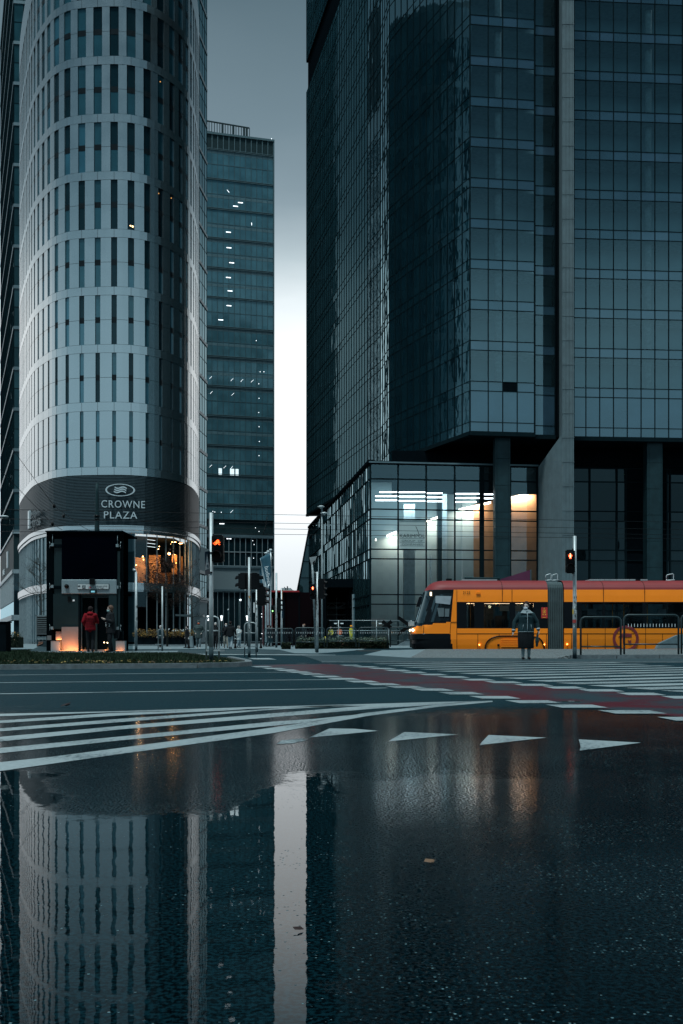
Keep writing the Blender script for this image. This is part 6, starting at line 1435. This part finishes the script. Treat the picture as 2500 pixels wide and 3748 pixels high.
# lamps added at its foot to imitate a warm reflection in the steel
E_KL = emitter('added_foot_lamp', (1, .36, .12), 8)
def added_footlamp(x, dy, r, e):
    b = MB(M_SIG); X = kx(x); Y = KD + dy; b.lathe([(r + .02, 0), (r + .02, .05)], (X, Y, KZ), 12); b.build('added_foot_lamp', lift)
    b = MB(E_KL); b.lathe([(r, 0), (r, .006)], (X, Y, KZ + .052), 12); b.build('added_lamp_glass', lift)
    l = bpy.data.lights.new('added_foot_light', 'POINT'); l.energy = e; l.color = (1, .30, .085); l.shadow_soft_size = r
    o = bpy.data.objects.new('added_foot_light', l); COL.objects.link(o); o.location = (X, Y, KZ + .12)
added_footlamp(296, .12, .03, 1.2)
def added_uplight(x0, x1, d, e, z=.03):
    X0, X1 = kx(k3(x0, 0)[0]), kx(k3(x1, 0)[0]); b = MB(M_SIG); b.box(X0, X1, KD + d - .04, KD + d + .04, KZ, KZ + z); b.build('added_uplight_bar', lift)
    b = MB(E_KL); b.box(X0 + .02, X1 - .02, KD + d - .012, KD + d + .012, KZ + z + .001, KZ + z + .004); b.build('added_lamp_glass', lift)
    o = alight(((X0 + X1) / 2, KD + d, KZ + z + .012), X1 - X0 - .04, .05, (R(180), 0, 0), e, (1, .25, .065)); o.rotation_euler = (R(180 - 22), 0, 0)
added_uplight(458, 675, -.22, 22); added_uplight(1218, 1328, -.22, 1.6); added_uplight(362, 446, .23, 2.2, kz(k3(0, 1650)[1]) - KZ); added_footlamp(382, .22, .03, 4)
b = MB(emitter('reflected_headlamp', (1, .7, .35), 12));  # glowing balls imitate headlamp reflections in the door glass
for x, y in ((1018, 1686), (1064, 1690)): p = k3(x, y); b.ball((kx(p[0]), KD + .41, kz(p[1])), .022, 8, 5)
b.build('headlamp_reflection', lift)
# louvred vent box at its side
vt = thing('vent_box', 'louvred grey ventilation box on a steel base left of the street lift', 'vent', (kx(130), KD + 1, KZ)); b = MB(M_BLACK); kb(b, 36, 224, 1316, 1600, 1.0, 1.8); kb(b, 36, 224, 1650, 1660, .98, 1.8); b.build('casing', vt)
b = MB(M_KERB)
for k in range(10): kb(b, 38, 224, 1318 + k * 27, 1330 + k * 27, .9, 1.0)
b.use(M_PLATE); kb(b, 18, 36, 1305, 1580, .9, 1.0); kb(b, 18, 224, 1305, 1316, .9, 1.0); b.build('louvre', vt)
b = MB(M_PLATE); kb(b, 40, 140, 1604, 1646, .95, 1.8); kb(b, 144, 224, 1604, 1646, .95, 1.8); b.build('upper_base', vt)
b = MB(M_PATH); kb(b, 40, 240, 1664, 1745, .9, 1.8); X0, X1, X2, X3 = kx(k3(-15, 0)[0]), kx(k3(310, 0)[0]), kx(k3(60, 0)[0]), kx(k3(240, 0)[0]); b.hexa([(X0, KD + .3, KZ), (X1, KD + .3, KZ), (X1, KD + 1.8, KZ), (X0, KD + 1.8, KZ)], [(X2, KD + .85, kz(k3(0, 1747)[1])), (X3, KD + .85, kz(k3(0, 1747)[1])), (X3, KD + 1.8, kz(k3(0, 1747)[1])), (X2, KD + 1.8, kz(k3(0, 1747)[1]))]); b.build('sloped_base', vt)
b = MB(mat('graffiti_copper', (.5, .24, .16), .4)); pts = [k3(*q) for q in ((48, 1730), (75, 1700), (66, 1684), (128, 1682), (120, 1700), (82, 1712), (60, 1728))]; b.tube([(kx(x), KD + .885, kz(y)) for x, y in pts], .012, 5); b.build('graffiti', vt)

# ================================================================ trees
M_BARK = mat('bark', (.035, .035, .032), .9, var=.3, vs=10)
def tree(lab, x, D, base_y, h, crown0, spread, n_leaf, leafm, seed, cat='tree', twig=5, ls=.07, lean=0):
    r = random.Random(seed); t = thing('tree', lab, cat, (wx(x, D), D, 0)); X = wx(x, D); b = MB(M_BARK); tips = []
    def br(p, d, L, rad, lev):
        pts = [p]; rs = [rad]; q = p.copy(); dd = d.copy()
        for k in range(4):
            dd = (dd + Vector((r.uniform(-.25, .25), r.uniform(-.25, .25), r.uniform(-.05, .2)))).normalized(); q = q + dd * L / 4; pts.append(q.copy()); rs.append(rad * (1 - .17 * (k + 1)))
            if lev > 0:
                for _ in range(2 if k > 0 else 1):
                    a = r.uniform(0, 6.28); nd_ = (dd * .6 + Vector((math.cos(a), math.sin(a), r.uniform(-.1, .5))) * .8).normalized(); br(q, nd_, L * r.uniform(.42, .62), rad * .5, lev - 1)
            elif k > 1: tips.append(q.copy())
        b.tube(pts, rs, 5, False); tips.append(q.copy())
    b.tube([(X, D, 0), (X + .02, D, crown0), (X + lean, D, h * .75)], [.085, .07, .04], 8)
    nb = 13
    for k in range(nb):
        z = crown0 + (h - crown0) * .8 * k / nb; a = k * 2.4; f_ = math.sin(math.pi * (.22 + .75 * k / nb)); br(Vector((X + lean * z / h, D, z)), Vector((math.cos(a), math.sin(a), .32)).normalized(), spread * f_ * r.uniform(.7, 1.1), .028, 2 if twig > 4 else 1)
    br(Vector((X + lean, D, h * .72)), Vector((0, 0, 1)), h * .24, .04, 1)
    b.build('trunk', t, fix=False)
    c = MB(leafm[0])
    for _ in range(n_leaf):
        c.use(r.choice(leafm)); p = r.choice(tips) + Vector((r.gauss(0, .12), r.gauss(0, .12), r.gauss(0, .10))); leaf(c, p, ls * r.uniform(.6, 1.3), r)
    if n_leaf: tag(c.build('crown', t, fix=False), kind='stuff')
    return t
M_RUST = mat('rusty_leaves', (.085, .035, .02), .8, var=.5, vs=2); M_RUSTD = mat('dark_rusty_leaves', (.03, .018, .014), .8, var=.4)
tree('small autumn tree with thin rusty foliage in front of the hotel windows', 612, 84, 2350, 7.6, 2.9, 2.1, 5200, [M_RUST, M_RUSTD, M_RUSTD], 5, ls=.065)
tree('slender bare tree in front of the left side of the hotel base', 150, 92, 2350, 8.5, 3.0, 2.2, 260, [M_RUSTD], 12, ls=.05)
tree('leafless tree at the hotel corner left of the bicycle signal', 702, 96, 2350, 6.6, 2.6, 1.5, 160, [M_RUSTD], 17, ls=.05, twig=3)
for k, (x, y, h) in enumerate(((8, -30, 12), (13, -33, 14), (17, -31, 11))):
    r = random.Random(30 + k); t = thing('poplar', 'tall bare poplar across the road, mirrored in the hall glass', 'tree', (x, y, 0), 'poplars mirrored in the hall glass'); b = MB(M_BARK); b.tube([(x, y, 0), (x, y, h * .5), (x + .1, y, h)], [.25, .18, .03], 8)
    for _ in range(170):
        z = h * r.uniform(.15, .93); a = r.uniform(0, 6.28); L_ = r.uniform(.8, 2.2) * (1 - .5 * z / h); q = Vector((x, y, z)); p1 = q + Vector((math.cos(a) * L_ * .5, math.sin(a) * L_ * .5, L_)); b.tube([q, (q + p1) / 2 + Vector((math.cos(a), math.sin(a), 0)) * .12, p1], [.035, .022, .008], 4, False)
    b.build('trunk', t, fix=False)
tag(hedge('shrub_bed', 'dim shrub bed with orange leaves behind the vent box at the far left', 20, 66, 70, 1.2, 0, wz(2316, 70), [M_HEDGE, M_YF, M_LEAFB], 900, .06, 9, 'shrubs'))

# ================================================================ people
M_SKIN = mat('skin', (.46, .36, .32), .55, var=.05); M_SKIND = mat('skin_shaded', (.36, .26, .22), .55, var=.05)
def cl(name, c, rough=.8, var=.2): return mat(name, c, rough, var=var, vs=6, bump=.3, bs=25, spec=.12)
BLK = cl('black_cloth', (.008, .010, .012)); NAVY = cl('dark_teal_cloth', (.012, .030, .036)); KHAKI = cl('khaki_cloth', (.22, .21, .18)); JEAN = cl('pale_jeans', (.24, .30, .33)); PARKA = cl('grey_green_parka', (.045, .065, .065)); CREAM = cl('cream_coat', (.46, .50, .50)); GREYT = cl('grey_trousers', (.10, .13, .14))
REDC = cl('red_padded_cloth', (.16, .004, .009), .8); HAIRD = cl('dark_hair', (.018, .012, .012)); HAIRG = cl('grey_hair', (.4, .4, .4)); SHOE = cl('black_shoe', (.006, .006, .007), .5); SHOEW = cl('pale_shoe', (.5, .5, .5)); MASKW = cl('white_mask', (.42, .46, .50), .8, .05); MASKO = cl('orange_mask', (.65, .10, .03), .8, .1); HIVY = cl('hi_vis_yellow', (.75, .62, .05), .7, .05); HIVO = cl('hi_vis_orange', (.85, .20, .08), .7, .05)
TIGHT = cl('grey_tights', (.20, .25, .26), .7, .05)
def person(lab, x, D, z0, h, face=0., stride=0., swing=0., elb=None, wri=None, coat=BLK, coatlen=.80, bulk=1., pants=BLK, skirt=None, shoes=SHOE, hair=HAIRD, hairlen=0, mask=None, hat=None, vox=.016, skin=M_SKIN, headturn=0, fingers=False, hood=None, lean=0., legskin=None, group='pedestrians', cuff=None):
    V = Vector; s_ = stride / 2
    ank = [V((.09, -s_ , .085 + (.0))), V((-.09, s_, .085 + (.04 if stride > .3 else 0)))]; kn = [V((.095, -s_ * .55 - .03, .47)), V((-.095, s_ * .35 - .05, .47))]; hip = [V((.09, 0, .90)), V((-.09, 0, .90))]
    L = lean; ch = V((0, -.02 - L * .4, 1.28)); nk = V((0, -.01 - L * .6, 1.47)); hd = V((0, -.03 - L * .7, 1.60))
    sz = 1.40 - .05 * (bulk > 1.2); sh = [V((.180 * (1 + .15 * (bulk - 1)), -L * .5, sz)), V((-.180 * (1 + .15 * (bulk - 1)), -L * .5, sz))]
    if elb is None: elb = [V((.25 * bulk, .03 + swing, 1.13)), V((-.25 * bulk, .03 - swing, 1.13))]
    if wri is None: wri = [V((.27 * bulk, -.03 + swing * 1.4, .88)), V((-.27 * bulk, -.03 - swing * 1.4, .88))]
    elb = [V(e) for e in elb]; wri = [V(w) for w in wri]
    b = MB(skin)
    b.cap((0, 0, .93), (0, 0, 1.05), .13, .125, 12); b.cap((0, 0, 1.05), ch, .125, .15, 12, (1.15, .8, 1)); b.cap(ch, nk - V((0, 0, .03)), .14, .06, 12); b.cap(nk - V((0, 0, .04)), hd - V((0, 0, .06)), .052, .05, 10)
    ht = Matrix.Rotation(R(headturn), 3, 'Z')
    def hp_(v): return hd + ht @ V(v)
    b.ball(hp_((0, .0, .04)), .095, 14, 10, (.82, 1.0, 1.08)); b.ball(hp_((0, -.02, -.045)), .07, 12, 8, (.85, .95, 1.0)); b.cap(hp_((0, -.085, .02)), hp_((0, -.108, -.008)), .012, .016, 8)
    for sg in (1, -1): b.ball(hp_((sg * .078, .0, .01)), .026, 8, 6, (.45, .9, 1.2))
    for k in (0, 1):
        b.cap(hip[k], kn[k], .095, .058, 12); b.cap(kn[k], kn[k].lerp(ank[k], .3) + V((0, .012, 0)), .056, .056, 12); b.cap(kn[k].lerp(ank[k], .3) + V((0, .012, 0)), ank[k], .056, .036, 10); b.cap(ank[k] + V((0, .02, -.045)), ank[k] + V((0, -.13, -.055)), .034, .028, 8)
        b.cap(ch.lerp(sh[k], .4) + V((0, 0, .01)), sh[k], .06, .05, 10); b.cap(sh[k], elb[k], .052, .04, 10); b.cap(elb[k], wri[k], .04, .027, 10)
        d = (wri[k] - elb[k]).normalized(); side_ = d.cross(V((1, 0, 0)) if abs(d.x) < .7 else V((0, 0, 1))).normalized(); nrm = d.cross(side_)
        pm = wri[k] + d * .07; b.cap(wri[k], pm, .026, .030, 8, None)
        if fingers is not None:
            fr_ = .0105
            for q, (o_, ln) in enumerate(((-.026, .060), (-.009, .072), (.009, .068), (.025, .052))):
                a = pm + side_ * o_ + d * .018; m_ = a + d * ln * .5 + nrm * .006; e = m_ + d * ln * .35 + nrm * .022; b.cap(a, m_, fr_, fr_ * .95, 6); b.cap(m_, e, fr_ * .95, fr_ * .85, 6)
            a = wri[k] + d * .03 - side_ * .022; b.cap(a, a + d * .04 - side_ * .022 + nrm * .01, .0125, .011, 6); b.cap(a + d * .04 - side_ * .022 + nrm * .01, a + d * .062 - side_ * .022 + nrm * .022, .011, .0095, 6)
    o = b.build('person'); blend(o, .0085 if fingers else vox, 2); ORG[o.name] = V()
    X = wx(x, D); o.location = (X, D, z0); sc_ = h / 1.74; o.scale = (sc_, sc_, sc_); o.rotation_euler = (0, 0, R(face)); tag(o, lab, 'person', group)
    # coat
    c = MB(coat); B = bulk
    c.cap((0, 0, max(coatlen, .93)), (0, -L * .3, 1.15), .165 * B, .16 * B, 14, (1.05, .85, 1)); c.cap((0, -L * .3, 1.12), ch + V((0, 0, .02)), .16 * B, .165 * B, 14, (1.08, .85, 1)); c.cap(ch, nk - V((0, 0, .05)), .15 * B, .075, 14); c.lathe([(.17 * B, coatlen), (.172 * B, coatlen + .05), (.16 * B, 1.1), (.13 * B, 1.15)], (0, 0, 0), 18, 1.08, .82)
    BA = min(B, 1.16)
    for k in (0, 1):
        s0 = sh[k] + V((0, 0, .012))
        c.cap(ch.lerp(s0, .4) + V((0, 0, .03)), s0, .095, .078 * BA, 10); c.cap(s0, elb[k], .076 * BA, .064 * BA, 10); c.cap(elb[k], wri[k] - (wri[k] - elb[k]).normalized() * .02, .062 * BA, .046 * BA, 10)
    if hood: c.ball(hd + V((0, .07, -.12)), .12, 12, 8, (1.1, .75, .7))
    c.tube([nk - V((0, 0, .06)), nk + V((0, 0, .035))], [.085, .07], 14)
    cc = c.build('coat', o); blend(cc, vox * .85, 2)
    if cuff:
        for k in (0, 1):
            d = (wri[k] - elb[k]).normalized(); u = MB(cuff); u.tube([wri[k] - d * .055, wri[k] - d * .002], .058, 12); u.build('cuff', o)
    # legs
    pmat = pants
    if pmat:
        p = MB(pmat)
        for k in (0, 1): p.cap(hip[k] + V((0, 0, .02)), kn[k], .112, .078, 12); p.cap(kn[k], ank[k] + V((0, .01, .04)), .076, .058, 12)
        p.cap((0, 0, .93), (0, 0, 1.0), .15, .14, 12); pp_ = p.build('trousers', o); blend(pp_, vox * .9, 2)
    if skirt:
        p = MB(skirt); p.lathe([(.160 * B, .335), (.168 * B, .36), (.176 * B, .78), (.168 * B, .84), (.150 * B, .90), (.12 * B, .95)], (0, 0, 0), 22, 1.06, .78); p.build('skirt', o)
        p = MB(TIGHT)
        for k in (0, 1): p.cap(kn[k] + V((0, 0, .05)), kn[k].lerp(ank[k], .3) + V((0, .012, 0)), .062, .063, 12); p.cap(kn[k].lerp(ank[k], .3) + V((0, .012, 0)), ank[k] + V((0, 0, -.01)), .063, .043, 10)
        q_ = p.build('stockings', o); blend(q_, vox * .8, 2)
    for k in (0, 1):
        p = MB(shoes); p.cap(ank[k] + V((0, .03, -.045)), ank[k] + V((0, -.13, -.05)), .043, .038, 10, (1, 1, .95)); p.tube([ank[k] + V((0, .02, -.03)), ank[k] + V((0, .015, .015))], .045, 10); q_ = p.build('shoe', o); blend(q_, .012, 2)
    # hair, mask, hat, eyes
    if hair:
        p = MB(hair); p.ball(hp_((0, .036, .062)), .108 + (.010 if hairlen else 0), 14, 10, (.92, .92, 1.0))
        if hairlen: 
            p.cap(hp_((0, .055, .0)), hp_((0, .065, -hairlen)), .085, .07, 12, (1.15, .8, 1)); p.cap(hp_((.07, .02, .03)), hp_((.075, .035, -hairlen * .7)), .03, .028, 8); p.cap(hp_((-.07, .02, .03)), hp_((-.075, .035, -hairlen * .7)), .03, .028, 8)
        p.cap(hp_((-.05, -.045, .105)), hp_((.05, -.045, .105)), .032, .032, 8)
        q_ = p.build('hair', o); blend(q_, .011, 2)
    if mask:
        p = MB(mask); p.ball(hp_((0, -.045, -.045)), .072, 14, 10, (.92, .98, .78)); p.cap(hp_((-.07, .0, .0)), hp_((.07, .0, -.0)), .008, .008, 6); p.build('mask', o)
    if hat:
        p = MB(hat); p.ball(hp_((0, .01, .075)), .112, 14, 8, (.92, 1.08, .85)); p.cap(hp_((-.06, -.09, .06)), hp_((.06, -.09, .06)), .02, .02, 8); p.build('hat', o)
    p = MB(BLK)
    for sg in (1, -1): p.ball(hp_((sg * .032, -.082, .032)), .012, 8, 5, (1.3, .6, .7)); p.cap(hp_((sg * .018, -.086, .052)), hp_((sg * .048, -.078, .054)), .004, .003, 5)
    p.build('eyes', o)
    return o
# the woman at the crossing
wm = person('stocky woman in a dark jacket, long skirt and white mask standing before the tram', 1925, 28.4, .03, 1.56, 0, 0.0, 0, elb=[(.335, .02, 1.14), (-.335, .02, 1.14)], wri=[(.375, -.02, .90), (-.385, -.03, .86)], coat=NAVY, coatlen=.83, bulk=1.36, pants=None, skirt=BLK, hair=HAIRD, hairlen=.12, mask=MASKW, headturn=-28, fingers=True, vox=.012, cuff=cl('pale_cuff', (.26, .29, .30)), group='pedestrians')
LT = cl('pale_trim', (.28, .34, .36), .7, .05)
def child(o, mb, name): return mb.build(name, o)
b = MB(LT)
zipp = [(0, -.232, 1.44 - .0), (.005, -.238, 1.36), (.006, -.250, 1.28), (.006, -.245, 1.1), (.004, -.235, .95), (.004, -.232, .84)]
b.tube([(x, y + .045 * (z > 1.40) , z) for x, y, z in zipp], .0085, 6)
for sg in (1, -1): b.tube([(sg * .115, -.218, 1.06), (sg * .135, -.212, .93)], .006, 5)
ring_ = [(.245 * math.cos(a), -.195 * math.sin(a) - .0, .842) for a in [math.pi * k / 16 for k in range(17)]]; b.tube(ring_, .006, 5); child(wm, b, 'zip')
b = MB(cl('pale_scarf', (.17, .21, .225))); b.lathe([(.13, 1.41), (.125, 1.44), (.105, 1.48), (.085, 1.52)], (0, -.025, 0), 14, 1.15, 1.0)
for sg in (1, -1): b.extr([(sg * .02, -.19, 1.40), (sg * .19, -.15, 1.415), (sg * .12, -.06, 1.50), (sg * .03, -.12, 1.49)], (0, -.02, 0))
child(wm, b, 'collar')
D = 28.4; t = thing('carrier_bag', 'dark shiny bag hanging from the woman\u2019s hand in front of the tram', 'bag', (wx(1967, D), D, .3)); b = MB(mat('dark_plastic', (.015, .035, .04), .3, var=.2, vs=10, bump=.8, bs=14))
b.cap(P(1966, 2345, D), P(1965, 2364, D), .055, .030, 12, (1, .7, 1)); b.cap(P(1967, 2325, D), P(1966, 2347, D), .03, .055, 12, (1, .7, 1)); b.cap(P(1969, 2316, D), P(1967, 2328, D), .022, .032, 10); o = b.build('bag', t); blend(o, .008, 2); b = MB(M_SIG); b.tube([P(1970, 2306, D), P(1968, 2318, D)], .012, 6); b.build('handle', t)
# two at the lift
pr = person('person in a red hooded padded jacket seen from behind at the lift doors', 331, 40.6, KZ, 1.76, 180, .06, 0, elb=[(.27, .05, 1.16), (-.25, -.1, 1.16)], wri=[(.20, -.08, .98), (-.16, -.26, 1.14)], coat=REDC, coatlen=.83, bulk=1.12, pants=BLK, hair=HAIRD, hood=True, skin=M_SKIND)
b = MB(cl('red_quilt_seam', (.03, .004, .006)))
for k in range(9): z = .88 + k * .058; rr_ = .195; b.tube([(rr_ * 1.02 * math.cos(a), rr_ * .80 * math.sin(a), z) for a in [2 * math.pi * q / 20 for q in range(21)]], .006, 5)
b.build('quilt_seam', pr)
pw = person('woman in black with pale floral blouse and face mask facing left at the lift', 405, 40.3, KZ, 1.78, -62, .12, 0, elb=[(.25, .02, 1.13), (-.26, .0, 1.15)], wri=[(.16, -.22, 1.22), (-.14, -.20, 1.24)], coat=BLK, coatlen=.70, bulk=1.2, pants=BLK, hair=cl('brown_hair', (.10, .06, .045)), hairlen=.05, mask=cl('green_mask', (.22, .36, .36)), skin=M_SKIND)
b = MB(CREAM); r = random.Random(2)
for _ in range(34):
    a = r.uniform(-3.6, -.3); z = r.uniform(.93, 1.12); R_ = .21; b.ball((R_ * 1.05 * math.cos(a), R_ * .86 * math.sin(a), z), r.uniform(.012, .02), 6, 4, (1, 1, .6))
b.build('flower_print', pw)
D = 40.4; t = thing('handbag', 'dark handbag held by the woman in black at the lift', 'bag', (wx(425, D), D, .7)); b = MB(BLK); b.extr([P(412, 2308, D), P(436, 2304, D), P(433, 2336, D), P(417, 2338, D)], (0, .16, 0)); b.build('bag', t, bevel=.02); b = MB(BLK); b.tube([P(416, 2308, D + .08), P(420, 2290, D + .08), P(428, 2290, D + .08), P(432, 2306, D + .08)], .01, 6); b.build('handle', t)
# walkers behind
person('man in a grey-green parka with an orange mask walking toward the crossing', 727, 63, 0, 1.72, 4, .22, .04, elb=[(.29, .06, 1.14), (-.29, .06, 1.14)], wri=[(.19, -.08, .98), (-.19, -.08, .98)], coat=PARKA, coatlen=.66, bulk=1.25, pants=GREYT, shoes=SHOEW, hat=PARKA, mask=MASKO, hair=HAIRD)
person('man in black with dark face mask walking left of the thick signal pole', 789, 64, 0, 1.6, 0, .3, .06, coat=BLK, coatlen=.85, bulk=1.05, pants=BLK, mask=BLK, hair=HAIRG)
person('bald man in a dark jacket and khaki trousers, masked, walking toward us', 827, 70, 0, 1.66, 12, .26, .03, elb=[(.26, .0, 1.14), (-.26, .0, 1.14)], wri=[(.14, -.2, 1.12), (-.14, -.2, 1.12)], coat=BLK, coatlen=.84, bulk=1.1, pants=KHAKI, mask=MASKW, hair=None)
person('man in a bulky dark jacket and pale jeans walking away', 843, 64, 0, 1.68, 170, .22, .03, coat=BLK, coatlen=.80, bulk=1.3, pants=JEAN, hair=HAIRD, hood=True)
pk = person('woman in a cream coat looking at her phone near the bollard', 874, 72, 0, 1.50, 55, .1, .0, elb=[(.22, .0, 1.14), (-.22, .0, 1.14)], wri=[(.10, -.2, 1.32), (-.12, -.16, 1.2)], coat=CREAM, coatlen=.62, bulk=1.15, pants=JEAN, hair=cl('fair_hair', (.30, .28, .26)), hairlen=.1, hood=True)
D = 71.8; t = thing('tote_bag', 'grey tote bag hanging beside the woman in the cream coat', 'bag', (wx(866, D), D, .7)); b = MB(cl('grey_canvas', (.24, .27, .27))); b.extr([P(858, 2318, D), P(868, 2313, D), P(876, 2322, D), P(872, 2330, D), P(860, 2327, D)], (0, .12, 0)); b.build('bag', t); b = MB(BLK); b.tube([P(866, 2314, D + .06), P(872, 2300, D + .06), P(874, 2290, D + .06)], .014, 5); b.build('strap', t)
person('person in black with a scarf walking in front of the planter', 685, 70, 0, 1.48, -70, .3, .05, coat=BLK, coatlen=.55, bulk=1.15, pants=BLK, hair=HAIRD, mask=cl('dusky_scarf', (.16, .08, .08)))
person('small figure in grey half hidden behind the thin post by the planter', 588, 74, .0, 1.55, -20, .1, .03, coat=NAVY, coatlen=.7, bulk=1.0, pants=BLK, hair=HAIRG)
person('lone passer-by in dark clothes behind the far glass barrier', 1113, 68, .12, 1.45, -60, .15, .03, coat=BLK, coatlen=.6, bulk=1.1, pants=BLK, hair=cl('reddish_hair', (.22, .12, .09)))
person('dark clothed walker behind the leftmost far barrier, left of the pair', 981, 82, 0, 1.68, 90, .3, .04, coat=BLK, coatlen=.8, pants=NAVY, hair=HAIRD); person('dark clothed walker behind the leftmost far barrier, right of the pair', 991, 83, 0, 1.66, 90, .3, .04, coat=BLK, coatlen=.78, pants=NAVY, hair=HAIRD)
person('worker in a yellow vest and pale helmet bending at the hall entrance', 1213, 98, .1, 1.62, -30, .2, .0, elb=[(.25, -.1, 1.12), (-.25, -.1, 1.12)], wri=[(.2, -.3, 1.0), (-.2, -.3, 1.0)], coat=HIVY, coatlen=.95, pants=BLK, hair=None, hat=cl('pinkish_helmet', (.6, .36, .33)), lean=.18, group='construction workers')
person('worker in an orange vest and white helmet seen from behind', 1243, 98, .1, 1.62, 170, .1, .0, elb=[(.24, -.1, 1.14), (-.24, -.1, 1.14)], wri=[(.16, -.3, 1.1), (-.16, -.3, 1.1)], coat=HIVO, coatlen=.98, pants=BLK, hair=None, hat=MASKW, lean=.1, group='construction workers')
person('worker in a full yellow suit with orange helmet standing by the hall glass', 1285, 96, .1, 1.76, 60, .05, .02, coat=HIVY, coatlen=.78, pants=HIVY, hair=None, hat=cl('orange_helmet', (.85, .30, .02)), group='construction workers')
D = 97; t = thing('cart', 'dark tool cart between the construction workers', 'cart', (wx(1226, D), D, 0)); b = MB(M_SIG); b.box(wx(1206, D), wx(1222, D), D - .4, D, .35, .95); b.box(wx(1230, D), wx(1258, D), D - .4, D, .3, .5); b.build('tray', t); b = MB(M_POLE); b.tube([P(1230, 2328, D - .4), P(1258, 2327, D - .4)], .03, 6); b.build('rail', t); b = MB(M_SIG)
for x in (1208, 1220, 1234, 1254): b.tube([(wx(x, D), D - .45, .2), (wx(x, D), D - .38, .2)], .2, 12)
b.build('wheel', t)
D = 72; t = thing('marker_post', 'short yellow marker post at the corner of the far barriers', 'post', (wx(1190, D), D, .1)); b = MB(HIVY); b.lathe([(.06, 0), (.06, .5), (.05, .58), (.02, .62)], (wx(1190, D), D, .15), 12); b.build('post', t); b = MB(M_SIG); b.lathe([(.1, 0), (.08, .05)], (wx(1190, D), D, .1), 12); b.build('foot', t)
